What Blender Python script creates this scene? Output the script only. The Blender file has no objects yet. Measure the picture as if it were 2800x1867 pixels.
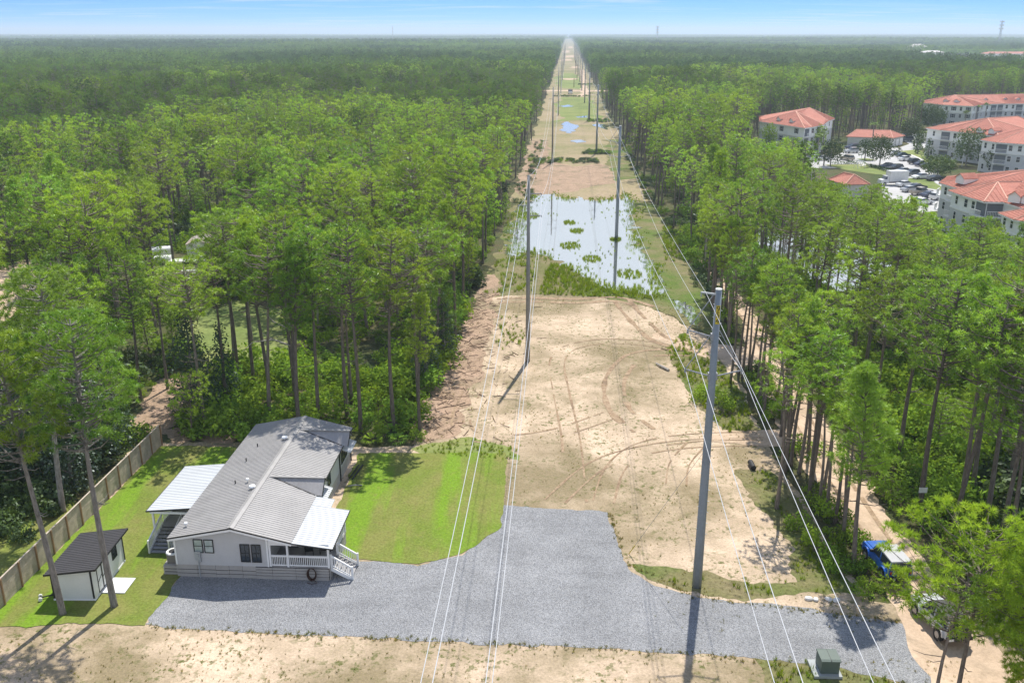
import bpy, math, random
import numpy as np
from mathutils import Vector, Matrix
from mathutils.geometry import tessellate_polygon

R = math.radians
rnd = random.Random(11)
scene = bpy.context.scene
COL = scene.collection

# ------------------------------------------------------------------ camera
cam_d = bpy.data.cameras.new('camera')
cam = bpy.data.objects.new('camera', cam_d)
COL.objects.link(cam)
cam.location = (0, 0, 36)
cam.rotation_euler = (R(90 - 18.64), 0, 0)
cam_d.sensor_width = 36
cam_d.lens = 32.14
cam_d.clip_start = 0.5
cam_d.clip_end = 60000
scene.camera = cam

# ------------------------------------------------------------------ sky
SUN_EL, SUN_AZ = 58.5, 14.0
world = bpy.data.worlds.new('World')
scene.world = world
world.use_nodes = True
wn = world.node_tree.nodes
wl = world.node_tree.links
wn.clear()
w_out = wn.new('ShaderNodeOutputWorld')
w_bg = wn.new('ShaderNodeBackground')
w_bg.inputs['Strength'].default_value = 0.112
sky = wn.new('ShaderNodeTexSky')
sky.sky_type = 'NISHITA'
sky.sun_disc = False
sky.sun_elevation = R(SUN_EL)
sky.sun_rotation = R(SUN_AZ)
sky.altitude = 0
sky.air_density = 1.0
sky.dust_density = 0.25
sky.ozone_density = 3.0
tc = wn.new('ShaderNodeTexCoord')
sep = wn.new('ShaderNodeSeparateXYZ')
wl.new(tc.outputs['Generated'], sep.inputs[0])


def wmath(op, a, b=None, c=None):
    n = wn.new('ShaderNodeMath')
    n.operation = op
    for k, v in enumerate((a, b, c)):
        if v is None:
            continue
        if isinstance(v, (int, float)):
            n.inputs[k].default_value = v
        else:
            wl.new(v, n.inputs[k])
    return n.outputs[0]


# a clear, dry sky: its blue comes down close to the horizon
zpos = wmath('MAXIMUM', sep.outputs['Z'], 0.0)
zup = wmath('MULTIPLY_ADD', wmath('POWER', zpos, 0.45), 1.0, 0.006)
comb = wn.new('ShaderNodeCombineXYZ')
wl.new(sep.outputs['X'], comb.inputs[0])
wl.new(sep.outputs['Y'], comb.inputs[1])
wl.new(zup, comb.inputs[2])
nrm = wn.new('ShaderNodeVectorMath')
nrm.operation = 'NORMALIZE'
wl.new(comb.outputs[0], nrm.inputs[0])
wl.new(nrm.outputs[0], sky.inputs['Vector'])
# cirrus streaks
inv = wmath('DIVIDE', 1.0, wmath('ADD', zpos, 0.03))
cx = wmath('MULTIPLY', sep.outputs['X'], inv)
cy = wmath('MULTIPLY', sep.outputs['Y'], inv)
cvec = wn.new('ShaderNodeCombineXYZ')
wl.new(wmath('MULTIPLY', cx, 0.34), cvec.inputs[0])
wl.new(wmath('MULTIPLY', cy, 0.85), cvec.inputs[1])
n1 = wn.new('ShaderNodeTexNoise')
n1.inputs['Scale'].default_value = 1.0
n1.inputs['Detail'].default_value = 7
n1.inputs['Roughness'].default_value = 0.62
n1.inputs['Distortion'].default_value = 0.6
wl.new(cvec.outputs[0], n1.inputs['Vector'])
cvec2 = wn.new('ShaderNodeCombineXYZ')
wl.new(wmath('MULTIPLY', cx, 0.11), cvec2.inputs[0])
wl.new(wmath('MULTIPLY', cy, 0.11), cvec2.inputs[1])
cvec2.inputs[2].default_value = 3.1
n2 = wn.new('ShaderNodeTexNoise')
n2.inputs['Scale'].default_value = 1.0
n2.inputs['Detail'].default_value = 2
wl.new(cvec2.outputs[0], n2.inputs['Vector'])
mr = wn.new('ShaderNodeMapRange')
mr.inputs['From Min'].default_value = 0.50
mr.inputs['From Max'].default_value = 0.74
wl.new(n1.outputs['Fac'], mr.inputs['Value'])
mr2 = wn.new('ShaderNodeMapRange')
mr2.inputs['From Min'].default_value = 0.34
mr2.inputs['From Max'].default_value = 0.55
wl.new(n2.outputs['Fac'], mr2.inputs['Value'])
# the veil of high cirrus thickens above the strip of clear blue along the horizon
veil = wn.new('ShaderNodeMapRange')
veil.inputs['From Min'].default_value = 0.035
veil.inputs['From Max'].default_value = 0.13
veil.inputs['To Max'].default_value = 0.88
wl.new(zpos, veil.inputs['Value'])
veil2 = wn.new('ShaderNodeMapRange')
veil2.inputs['From Min'].default_value = 0.40
veil2.inputs['From Max'].default_value = 0.95
veil2.inputs['To Min'].default_value = 1.0
veil2.inputs['To Max'].default_value = 0.15
wl.new(zpos, veil2.inputs['Value'])
cfac = wmath('MAXIMUM', wmath('MULTIPLY', wmath('MULTIPLY', mr.outputs[0], mr2.outputs[0]), 0.9), wmath('MULTIPLY', veil.outputs[0], veil2.outputs[0]))
tint = wn.new('ShaderNodeMix')
tint.data_type = 'RGBA'
tint.blend_type = 'MULTIPLY'
tint.inputs['Factor'].default_value = 1.0
wl.new(sky.outputs[0], tint.inputs['A'])
tint.inputs['B'].default_value = (0.36, 0.80, 1.40, 1)
cmix = wn.new('ShaderNodeMix')
cmix.data_type = 'RGBA'
wl.new(cfac, cmix.inputs['Factor'])
wl.new(tint.outputs['Result'], cmix.inputs['A'])
cmix.inputs['B'].default_value = (6.2, 6.5, 6.7, 1)
wl.new(cmix.outputs['Result'], w_bg.inputs['Color'])
wl.new(w_bg.outputs[0], w_out.inputs['Surface'])

# ------------------------------------------------------------------ sun
sun_d = bpy.data.lights.new('sun', 'SUN')
sun = bpy.data.objects.new('sun', sun_d)
COL.objects.link(sun)
sun_d.energy = 5.0
sun_d.angle = R(0.53)
sun_d.color = (1.0, 0.955, 0.88)
sdir = Vector((math.sin(R(SUN_AZ)) * math.cos(R(SUN_EL)), math.cos(R(SUN_AZ)) * math.cos(R(SUN_EL)), math.sin(R(SUN_EL))))
sun.rotation_euler = sdir.to_track_quat('Z', 'Y').to_euler()
sun.location = (0, 0, 300)

scene.view_settings.view_transform = 'Standard'
scene.view_settings.look = 'None'
scene.view_settings.gamma = 1.0
scene.view_settings.use_curve_mapping = False
scene.view_settings.exposure = 0.36
scene.render.engine = 'CYCLES'
cy_ = scene.cycles
cy_.max_bounces = 6
cy_.diffuse_bounces = 3
cy_.glossy_bounces = 3
cy_.transmission_bounces = 4
cy_.volume_bounces = 0
cy_.transparent_max_bounces = 8
cy_.sample_clamp_indirect = 6.0

# ------------------------------------------------------------------ helpers: materials


class NT:
    def __init__(self, name):
        self.m = bpy.data.materials.new(name)
        self.m.use_nodes = True
        self.n = self.m.node_tree.nodes
        self.l = self.m.node_tree.links
        self.n.clear()
        self.out = self.n.new('ShaderNodeOutputMaterial')

    def set(self, sock, v):
        if v is None:
            return
        if hasattr(v, 'is_output'):
            self.l.new(v, sock)
        elif isinstance(v, (tuple, list)) and len(v) == 3 and sock.type == 'RGBA':
            sock.default_value = (*v, 1)
        else:
            sock.default_value = v

    def math(self, op, a, b=None, c=None):
        n = self.n.new('ShaderNodeMath')
        n.operation = op
        for k, v in enumerate((a, b, c)):
            self.set(n.inputs[k], v)
        return n.outputs[0]

    def pos(self):
        return self.n.new('ShaderNodeNewGeometry').outputs['Position']

    def mapping(self, vec, scale=(1, 1, 1), rot=(0, 0, 0), loc=(0, 0, 0)):
        n = self.n.new('ShaderNodeMapping')
        self.l.new(vec, n.inputs['Vector'])
        n.inputs['Scale'].default_value = scale
        n.inputs['Rotation'].default_value = rot
        n.inputs['Location'].default_value = loc
        return n.outputs[0]

    def noise(self, vec, scale, detail=4, rough=0.55, dist=0.0):
        n = self.n.new('ShaderNodeTexNoise')
        self.l.new(vec, n.inputs['Vector'])
        n.inputs['Scale'].default_value = scale
        n.inputs['Detail'].default_value = detail
        n.inputs['Roughness'].default_value = rough
        n.inputs['Distortion'].default_value = dist
        return n.outputs['Fac']

    def voronoi(self, vec, scale, out='Color'):
        n = self.n.new('ShaderNodeTexVoronoi')
        self.l.new(vec, n.inputs['Vector'])
        n.inputs['Scale'].default_value = scale
        return n.outputs[out]

    def rng(self, v, a, b, c=0.0, d=1.0):
        n = self.n.new('ShaderNodeMapRange')
        self.set(n.inputs['Value'], v)
        n.inputs['From Min'].default_value = a
        n.inputs['From Max'].default_value = b
        n.inputs['To Min'].default_value = c
        n.inputs['To Max'].default_value = d
        return n.outputs[0]

    def mix(self, f, a, b, blend='MIX'):
        n = self.n.new('ShaderNodeMix')
        n.data_type = 'RGBA'
        n.blend_type = blend
        self.set(n.inputs['Factor'], f)
        self.set(n.inputs['A'], a)
        self.set(n.inputs['B'], b)
        return n.outputs['Result']

    def val(self, col, f):
        """colour times a number"""
        n = self.n.new('ShaderNodeVectorMath')
        n.operation = 'SCALE'
        self.set(n.inputs[0], col if hasattr(col, 'is_output') else tuple(col))
        self.set(n.inputs['Scale'], f)
        return n.outputs[0]

    def bump(self, h, strength=0.5, dist=0.02):
        n = self.n.new('ShaderNodeBump')
        self.l.new(h, n.inputs['Height'])
        n.inputs['Strength'].default_value = strength
        n.inputs['Distance'].default_value = dist
        return n.outputs[0]

    def principled(self, col, rough=0.8, metal=0.0, normal=None, spec=0.3):
        n = self.n.new('ShaderNodeBsdfPrincipled')
        self.set(n.inputs['Base Color'], col)
        self.set(n.inputs['Roughness'], rough)
        self.set(n.inputs['Metallic'], metal)
        n.inputs['Specular IOR Level'].default_value = spec
        if normal is not None:
            self.l.new(normal, n.inputs['Normal'])
        self.l.new(n.outputs[0], self.out.inputs['Surface'])
        return n

    def objrand(self):
        return self.n.new('ShaderNodeObjectInfo').outputs['Random']

    def attr(self, name):
        n = self.n.new('ShaderNodeAttribute')
        n.attribute_name = name
        return n.outputs['Fac']


def paint(name, col, rough=0.6, metal=0.0, var=0.12, scale=1.3, spec=0.3):
    """plain surface with faint dirt so that no face is perfectly uniform"""
    t = NT(name)
    p = t.pos()
    a = t.rng(t.noise(p, scale, 5, 0.6), 0.3, 0.75, 1 - var, 1 + var * 0.6)
    b = t.rng(t.noise(p, scale * 9, 3), 0.3, 0.7, 1 - var * 0.4, 1 + var * 0.4)
    t.principled(t.val(t.val(col, a), b), rough, metal, spec=spec)
    return t.m


def ground_mat(name, c1, c2, c3, s1=0.25, s2=0.08, t3=(0.52, 0.66), fine=7.0, fine_amt=0.3, bump=0.5, bd=0.05, dots=None, dot_col=None):
    t = NT(name)
    p = t.pos()
    n1 = t.rng(t.noise(p, s1, 8, 0.62, 0.4), 0.36, 0.64)
    n2 = t.rng(t.noise(t.mapping(p, loc=(31, 17, 3)), s2, 7, 0.66, 0.3), *t3)
    f = t.noise(p, fine, 6, 0.7)
    col = t.mix(n1, c1, c2)
    col = t.mix(n2, col, c3)
    if dots:
        d = t.noise(t.mapping(p, loc=(7, 91, 0)), dots[0], 4, 0.7)
        d2 = t.rng(t.noise(t.mapping(p, loc=(3, 5, 0)), dots[0] * 0.16, 3), 0.4, 0.62)
        col = t.mix(t.math('MULTIPLY', t.rng(d, dots[1], dots[1] + 0.09), d2), col, dot_col)
    col = t.val(col, t.rng(f, 0.25, 0.75, 1 - fine_amt, 1 + fine_amt))
    t.principled(col, 0.95, normal=t.bump(f, bump, bd), spec=0.1)
    return t.m


def leaf_mat(name, ca, cb, trans=0.45, tcol=None, gloss=0.0, hue=0.25, val=0.3, grough=0.35):
    t = NT(name)
    r = t.objrand()
    tone = t.attr('tone')
    col = t.mix(tone, ca, cb)
    col = t.mix(t.math('MULTIPLY', r, hue), col, (cb[0] * 1.35, cb[1] * 1.02, cb[2] * 0.6))
    r2 = t.math('FRACT', t.math('MULTIPLY', r, 17.37))
    col = t.val(col, t.rng(r2, 0, 1, 1 - val, 1 + val * 0.75))
    d = t.n.new('ShaderNodeBsdfDiffuse')
    t.set(d.inputs['Color'], col)
    tr = t.n.new('ShaderNodeBsdfTranslucent')
    k = tcol or (1.25, 1.15, 0.55)
    vm = t.n.new('ShaderNodeVectorMath')
    vm.operation = 'MULTIPLY'
    t.l.new(col, vm.inputs[0])
    vm.inputs[1].default_value = k
    t.l.new(vm.outputs[0], tr.inputs['Color'])
    mx = t.n.new('ShaderNodeMixShader')
    mx.inputs[0].default_value = trans
    t.l.new(d.outputs[0], mx.inputs[1])
    t.l.new(tr.outputs[0], mx.inputs[2])
    last = mx.outputs[0]
    if gloss:
        g = t.n.new('ShaderNodeBsdfGlossy')
        g.inputs['Roughness'].default_value = grough
        g.inputs['Color'].default_value = (0.9, 0.95, 1, 1)
        m2 = t.n.new('ShaderNodeMixShader')
        m2.inputs[0].default_value = gloss
        t.l.new(last, m2.inputs[1])
        t.l.new(g.outputs[0], m2.inputs[2])
        last = m2.outputs[0]
    t.l.new(last, t.out.inputs['Surface'])
    return t.m


def bark_mat(name, c1, c2):
    t = NT(name)
    tcn = t.n.new('ShaderNodeTexCoord').outputs['Object']
    n = t.noise(t.mapping(tcn, (5, 5, 1.2)), 1.6, 6, 0.7)
    col = t.mix(t.rng(n, 0.35, 0.68), c1, c2)
    col = t.val(col, t.rng(t.objrand(), 0, 1, 0.75, 1.2))
    t.principled(col, 0.95, normal=t.bump(n, 0.8, 0.06), spec=0.1)
    return t.m


M = {}
M['needle'] = leaf_mat('pine_needle', (0.130, 0.285, 0.036), (0.315, 0.510, 0.066), 0.36, hue=0.55, val=0.36, gloss=0.02)
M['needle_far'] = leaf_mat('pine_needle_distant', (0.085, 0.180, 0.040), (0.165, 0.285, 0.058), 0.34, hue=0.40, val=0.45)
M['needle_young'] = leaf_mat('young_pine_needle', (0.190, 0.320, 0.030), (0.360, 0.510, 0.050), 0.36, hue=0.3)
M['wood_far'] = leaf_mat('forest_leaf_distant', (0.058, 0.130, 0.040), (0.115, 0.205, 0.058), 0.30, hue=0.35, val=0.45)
M['magnolia'] = leaf_mat('magnolia_leaf', (0.022, 0.055, 0.018), (0.045, 0.095, 0.022), 0.18, gloss=0.06, hue=0.2, grough=0.5)
M['shrub'] = leaf_mat('shrub_leaf', (0.095, 0.205, 0.030), (0.220, 0.370, 0.050), 0.34, hue=0.5, val=0.35, gloss=0.0)
M['oak'] = leaf_mat('oak_leaf', (0.040, 0.080, 0.022), (0.085, 0.140, 0.035), 0.26, gloss=0.02, hue=0.3, grough=0.5)
M['hedge'] = leaf_mat('hedge_leaf', (0.035, 0.080, 0.018), (0.070, 0.135, 0.026), 0.30, hue=0.2)
M['palm'] = leaf_mat('palm_leaf', (0.10, 0.17, 0.06), (0.20, 0.28, 0.10), 0.3, hue=0.2)
M['grass'] = leaf_mat('grass_blade', (0.13, 0.23, 0.015), (0.24, 0.36, 0.025), 0.42, hue=0.5, val=0.3)
M['weed'] = leaf_mat('weed_blade', (0.12, 0.165, 0.035), (0.27, 0.26, 0.09), 0.40, hue=0.6, val=0.4)
M['dry'] = paint('dead_twig', (0.20, 0.135, 0.09), 0.95, var=0.35)
M['bark'] = bark_mat('pine_bark', (0.120, 0.098, 0.080), (0.250, 0.210, 0.178))
M['bark_grey'] = bark_mat('grey_bark', (0.16, 0.145, 0.125), (0.33, 0.305, 0.275))
M['deadwood'] = bark_mat('bare_deadwood', (0.33, 0.30, 0.265), (0.48, 0.45, 0.41))

# ------------------------------------------------------------------ helpers: meshes and objects


def np_mesh(name, V, F, mat=None, tone=None, smooth=False):
    """V (n,3), F (m,k) with k 3 or 4 -> mesh"""
    V = np.asarray(V, np.float32)
    F = np.asarray(F, np.int32)
    me = bpy.data.meshes.new(name)
    k = F.shape[1]
    me.vertices.add(len(V))
    me.vertices.foreach_set('co', V.ravel())
    me.loops.add(F.size)
    me.loops.foreach_set('vertex_index', F.ravel())
    me.polygons.add(len(F))
    me.polygons.foreach_set('loop_start', np.arange(0, F.size, k, dtype=np.int32))
    me.polygons.foreach_set('loop_total', np.full(len(F), k, np.int32))
    if smooth:
        me.polygons.foreach_set('use_smooth', np.ones(len(F), bool))
    if tone is not None:
        a = me.attributes.new('tone', 'FLOAT', 'POINT')
        a.data.foreach_set('value', np.asarray(tone, np.float32))
    me.update(calc_edges=True)
    if mat:
        me.materials.append(mat)
    return me


class MB:
    """collects shapes, then makes one mesh"""

    def __init__(self):
        self.v = []
        self.f = []

    def add(self, vs, fs):
        b = len(self.v)
        self.v += [tuple(p) for p in vs]
        self.f += [tuple(i + b for i in q) for q in fs]
        return self

    def box(self, x0, y0, z0, x1, y1, z1):
        vs = [(x0, y0, z0), (x1, y0, z0), (x1, y1, z0), (x0, y1, z0), (x0, y0, z1), (x1, y0, z1), (x1, y1, z1), (x0, y1, z1)]
        return self.add(vs, [(3, 2, 1, 0), (4, 5, 6, 7), (0, 1, 5, 4), (1, 2, 6, 5), (2, 3, 7, 6), (3, 0, 4, 7)])

    def bar(self, p, q, w, h=None, up=(0, 0, 1)):
        """rectangular bar from p to q"""
        h = w if h is None else h
        p, q = Vector(p), Vector(q)
        d = (q - p).normalized()
        u = Vector(up)
        if abs(d.dot(u)) > 0.98:
            u = Vector((0, 1, 0))
        s = d.cross(u).normalized() * (w / 2)
        t = s.cross(d).normalized() * (h / 2)
        vs = [p - s - t, p + s - t, p + s + t, p - s + t, q - s - t, q + s - t, q + s + t, q - s + t]
        return self.add(vs, [(3, 2, 1, 0), (4, 5, 6, 7), (0, 1, 5, 4), (1, 2, 6, 5), (2, 3, 7, 6), (3, 0, 4, 7)])

    def tube(self, pts, rad, n=6, cap=True):
        pts = [Vector(p) for p in pts]
        if not hasattr(rad, '__len__'):
            rad = [rad] * len(pts)
        vs, fs = [], []
        prev = None
        for i, p in enumerate(pts):
            a = pts[max(i - 1, 0)]
            b = pts[min(i + 1, len(pts) - 1)]
            d = (b - a).normalized()
            if prev is None:
                u = Vector((0, 0, 1)) if abs(d.z) < 0.9 else Vector((1, 0, 0))
                s = d.cross(u).normalized()
            else:
                s = (prev - d * prev.dot(d)).normalized()
            prev = s
            t = d.cross(s)
            for k in range(n):
                an = 2 * math.pi * k / n
                vs.append(p + (s * math.cos(an) + t * math.sin(an)) * rad[i])
        for i in range(len(pts) - 1):
            for k in range(n):
                k2 = (k + 1) % n
                fs.append((i * n + k, i * n + k2, (i + 1) * n + k2, (i + 1) * n + k))
        if cap:
            fs.append(tuple(range(n))[::-1])
            fs.append(tuple((len(pts) - 1) * n + k for k in range(n)))
        return self.add(vs, fs)

    def prism(self, poly, z0, z1):
        """vertical prism over a plan polygon"""
        n = len(poly)
        vs = [(x, y, z0) for x, y in poly] + [(x, y, z1) for x, y in poly]
        fs = [(i, (i + 1) % n, n + (i + 1) % n, n + i) for i in range(n)]
        tri = tessellate_polygon([[Vector((x, y, 0)) for x, y in poly]])
        for a, b, c in tri:
            fs.append((n + a, n + b, n + c))
            fs.append((c, b, a))
        return self.add(vs, fs)

    def extrude_x(self, prof, x0, x1):
        """profile in (y, z), swept along x"""
        n = len(prof)
        vs = [(x0, y, z) for y, z in prof] + [(x1, y, z) for y, z in prof]
        fs = [(i, (i + 1) % n, n + (i + 1) % n, n + i) for i in range(n)]
        fs.append(tuple(range(n))[::-1])
        fs.append(tuple(range(n, 2 * n)))
        return self.add(vs, fs)

    def extrude_y(self, prof, y0, y1):
        n = len(prof)
        vs = [(x, y0, z) for x, z in prof] + [(x, y1, z) for x, z in prof]
        fs = [(i, (i + 1) % n, n + (i + 1) % n, n + i)[::-1] for i in range(n)]
        fs.append(tuple(range(n)))
        fs.append(tuple(range(n, 2 * n))[::-1])
        return self.add(vs, fs)

    def slab(self, a, b, c, d, t):
        """a sloping sheet with corners a b c d and thickness t downward"""
        vs = [Vector(p) for p in (a, b, c, d)]
        vs += [p - Vector((0, 0, t)) for p in vs]
        return self.add(vs, [(0, 1, 2, 3), (7, 6, 5, 4), (0, 4, 5, 1), (1, 5, 6, 2), (2, 6, 7, 3), (3, 7, 4, 0)])

    def mesh(self, name, mat, smooth=False):
        me = bpy.data.meshes.new(name)
        me.from_pydata([tuple(p) for p in self.v], [], self.f)
        me.update()
        if mat:
            me.materials.append(mat)
        if smooth:
            for p in me.polygons:
                p.use_smooth = True
        return me

    def build(self, name, mat, parent=None, smooth=False):
        return obj(name, self.mesh(name, mat, smooth), parent)


def obj(name, data, parent=None, loc=None, rotz=None):
    o = bpy.data.objects.new(name, data)
    COL.objects.link(o)
    if parent is not None:
        o.parent = parent
    if loc is not None:
        o.location = loc
    if rotz is not None:
        o.rotation_euler = (0, 0, rotz)
    return o


def tag(o, label, cat, group=None):
    o['label'] = label
    o['category'] = cat
    if group:
        o['group'] = group
    return o


def thing(name, label, cat, loc=(0, 0, 0), rotz=0.0, group=None):
    o = bpy.data.objects.new(name, None)
    o.empty_display_size = 0.2
    COL.objects.link(o)
    o.location = loc
    o.rotation_euler = (0, 0, rotz)
    return tag(o, label, cat, group)


def struct(o):
    o['kind'] = 'structure'
    return o


def stuff(o, label=None):
    o['kind'] = 'stuff'
    if label:
        o['label'] = label
    return o


def copy_tree(o, parent=None):
    c = o.copy()
    COL.objects.link(c)
    if parent is not None:
        c.parent = parent
    for ch in list(o.children):
        copy_tree(ch, c)
    return c


def vnoise(x, y, s, seed=0):
    """cheap smooth value noise 0..1"""
    def h(i, j):
        v = math.sin(i * 127.1 + j * 311.7 + seed * 74.7) * 43758.5453
        return v - math.floor(v)
    x, y = x / s, y / s
    i, j = math.floor(x), math.floor(y)
    u, v = x - i, y - j
    u, v = u * u * (3 - 2 * u), v * v * (3 - 2 * v)
    return (h(i, j) * (1 - u) + h(i + 1, j) * u) * (1 - v) + (h(i, j + 1) * (1 - u) + h(i + 1, j + 1) * u) * v


def rough_outline(pts, step=1.0, amp=0.35, seed=0, close=True):
    rr = random.Random(seed)
    out = []
    n = len(pts)
    for i in range(n if close else n - 1):
        a, b = Vector(pts[i]), Vector(pts[(i + 1) % n])
        d = b - a
        m = max(1, int(d.length / step))
        nn = Vector((-d.y, d.x)).normalized() if d.length else Vector((0, 0))
        for k in range(m):
            p = a + d * (k / m)
            j = (vnoise(p.x, p.y, step * 3.1, seed) - 0.5) * 2 * amp * 1.4 + rr.uniform(-amp, amp) * 0.5
            out.append(tuple(p + nn * j))
    return out


def sheet(name, pts, z, mat, step=1.0, amp=0.3, seed=1):
    pl = rough_outline(pts, step, amp, seed)
    tri = tessellate_polygon([[Vector((x, y, 0)) for x, y in pl]])
    me = bpy.data.meshes.new(name)
    fs = []
    for a, b, c in tri:
        (ax, ay), (bx, by), (cx_, cy2) = pl[a], pl[b], pl[c]
        fs.append((a, b, c) if (bx - ax) * (cy2 - ay) - (by - ay) * (cx_ - ax) > 0 else (c, b, a))
    me.from_pydata([(x, y, z) for x, y in pl], [], fs)
    me.update()
    me.materials.append(mat)
    return struct(obj(name, me))


def inside(x, y, poly):
    c = False
    n = len(poly)
    j = n - 1
    for i in range(n):
        xi, yi = poly[i]
        xj, yj = poly[j]
        if (yi > y) != (yj > y) and x < (xj - xi) * (y - yi) / (yj - yi) + xi:
            c = not c
        j = i
    return c


def scatter(name, pts, variants, label):
    """ONE object of kind stuff: points that carry instanced geometry. pts rows: x y z rotz sx sz idx tiltx tilty"""
    a = np.asarray(pts, np.float32)
    me = bpy.data.meshes.new(name)
    me.vertices.add(len(a))
    me.vertices.foreach_set('co', np.ascontiguousarray(a[:, :3]).ravel())
    r = me.attributes.new('rot', 'FLOAT_VECTOR', 'POINT')
    r.data.foreach_set('vector', np.stack([a[:, 7], a[:, 8], a[:, 3]], 1).astype(np.float32).ravel())
    s = me.attributes.new('scl', 'FLOAT_VECTOR', 'POINT')
    s.data.foreach_set('vector', np.stack([a[:, 4], a[:, 4], a[:, 5]], 1).astype(np.float32).ravel())
    ix = me.attributes.new('idx', 'INT', 'POINT')
    ix.data.foreach_set('value', a[:, 6].astype(np.int32))
    o = obj(name, me)
    ng = bpy.data.node_groups.new(name + '_nodes', 'GeometryNodeTree')
    ng.interface.new_socket('Geometry', in_out='INPUT', socket_type='NodeSocketGeometry')
    ng.interface.new_socket('Geometry', in_out='OUTPUT', socket_type='NodeSocketGeometry')
    gi, go = ng.nodes.new('NodeGroupInput'), ng.nodes.new('NodeGroupOutput')
    iop = ng.nodes.new('GeometryNodeInstanceOnPoints')
    g2i = ng.nodes.new('GeometryNodeGeometryToInstance')
    # the last link made into a multi-input comes first
    for me_v in reversed(variants):
        vo = bpy.data.objects.new(me_v.name + '_source', me_v)
        oi = ng.nodes.new('GeometryNodeObjectInfo')
        oi.inputs['Object'].default_value = vo
        oi.inputs['As Instance'].default_value = False
        ng.links.new(oi.outputs['Geometry'], g2i.inputs[0])

    def na(nm, ty):
        q = ng.nodes.new('GeometryNodeInputNamedAttribute')
        q.data_type = ty
        q.inputs['Name'].default_value = nm
        return [s_ for s_ in q.outputs if s_.enabled and s_.name == 'Attribute'][0]
    ng.links.new(gi.outputs[0], iop.inputs['Points'])
    ng.links.new(g2i.outputs[0], iop.inputs['Instance'])
    iop.inputs['Pick Instance'].default_value = True
    ng.links.new(na('idx', 'INT'), iop.inputs['Instance Index'])
    ng.links.new(na('rot', 'FLOAT_VECTOR'), iop.inputs['Rotation'])
    ng.links.new(na('scl', 'FLOAT_VECTOR'), iop.inputs['Scale'])
    ng.links.new(iop.outputs[0], go.inputs[0])
    md = o.modifiers.new('scatter', 'NODES')
    md.node_group = ng
    return stuff(o, label)


# ------------------------------------------------------------------ the lie of the land
K = 0.0584           # the cleared corridor runs 3.3 degrees off the view


def S(x, y):
    return x - K * y


def P(s, y):
    return (s + K * y, y)

# ------------------------------------------------------------------ ground
M['floor'] = ground_mat('forest_floor', (0.070, 0.085, 0.028), (0.105, 0.090, 0.045), (0.050, 0.080, 0.020), 0.18, 0.05, fine=3.0, fine_amt=0.45, bump=0.8, bd=0.2)
M['sand'] = ground_mat('sandy_soil', (0.60, 0.465, 0.335), (0.395, 0.305, 0.21), (0.245, 0.195, 0.115), 0.20, 0.09, (0.43, 0.61), 6.0, 0.30, 0.7, 0.06, dots=(1.9, 0.52), dot_col=(0.125, 0.130, 0.045))
M['road'] = ground_mat('dirt_track', (0.56, 0.42, 0.30), (0.43, 0.32, 0.22), (0.26, 0.205, 0.14), 0.35, 0.12, (0.54, 0.72), 5.0, 0.18, 0.5, 0.05)
M['mulch'] = ground_mat('pine_litter', (0.30, 0.215, 0.145), (0.41, 0.285, 0.20), (0.22, 0.18, 0.11), 0.5, 0.16, (0.5, 0.62), 4.5, 0.42, 0.9, 0.10, dots=(2.4, 0.54), dot_col=(0.09, 0.07, 0.045))
M['cleared'] = ground_mat('cleared_strip', (0.34, 0.265, 0.17), (0.26, 0.225, 0.115), (0.185, 0.185, 0.075), 0.07, 0.028, (0.46, 0.62), 1.2, 0.30, 0.8, 0.15, dots=(0.5, 0.58), dot_col=(0.12, 0.10, 0.05))
M['wetgrass'] = ground_mat('wet_meadow', (0.150, 0.150, 0.055), (0.21, 0.175, 0.095), (0.100, 0.145, 0.028), 0.3, 0.1, (0.46, 0.62), 3.0, 0.42, 0.8, 0.1, dots=(1.2, 0.58), dot_col=(0.06, 0.055, 0.03))
M['green'] = ground_mat('green_meadow', (0.165, 0.215, 0.060), (0.23, 0.245, 0.085), (0.13, 0.17, 0.05), 0.12, 0.05, (0.5, 0.66), 2.0, 0.3, 0.7, 0.1)
M['lot'] = paint('pale_concrete', (0.43, 0.42, 0.40), 0.9, var=0.14, scale=0.25)
M['kerb'] = paint('kerb_concrete', (0.62, 0.60, 0.56), 0.9, var=0.1)

# lawn: mown stripes of its own growth, thin brown places
t = NT('lawn')
p_ = t.pos()
n_a = t.rng(t.noise(p_, 0.22, 6, 0.6, 0.5), 0.36, 0.62)
n_b = t.rng(t.noise(t.mapping(p_, (0.42, 0.05, 1), loc=(0.55, 0, 0)), 1.0, 3, 0.5, 0.3), 0.50, 0.62)
n_f = t.noise(p_, 5.5, 6, 0.72)
n_w = t.rng(t.noise(t.mapping(p_, loc=(9, 4, 0)), 1.1, 4, 0.7), 0.55, 0.70)
c_ = t.mix(n_a, (0.205, 0.205, 0.060), (0.150, 0.195, 0.034))
c_ = t.mix(t.math('MULTIPLY', n_b, 0.85), c_, (0.150, 0.265, 0.018))
c_ = t.mix(t.math('MULTIPLY', n_w, 0.45), c_, (0.21, 0.185, 0.065))
c_ = t.val(c_, t.rng(n_f, 0.25, 0.75, 0.58, 1.36))
t.principled(c_, 0.95, normal=t.bump(n_f, 0.8, 0.06), spec=0.1)
M['lawn'] = t.m

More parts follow.
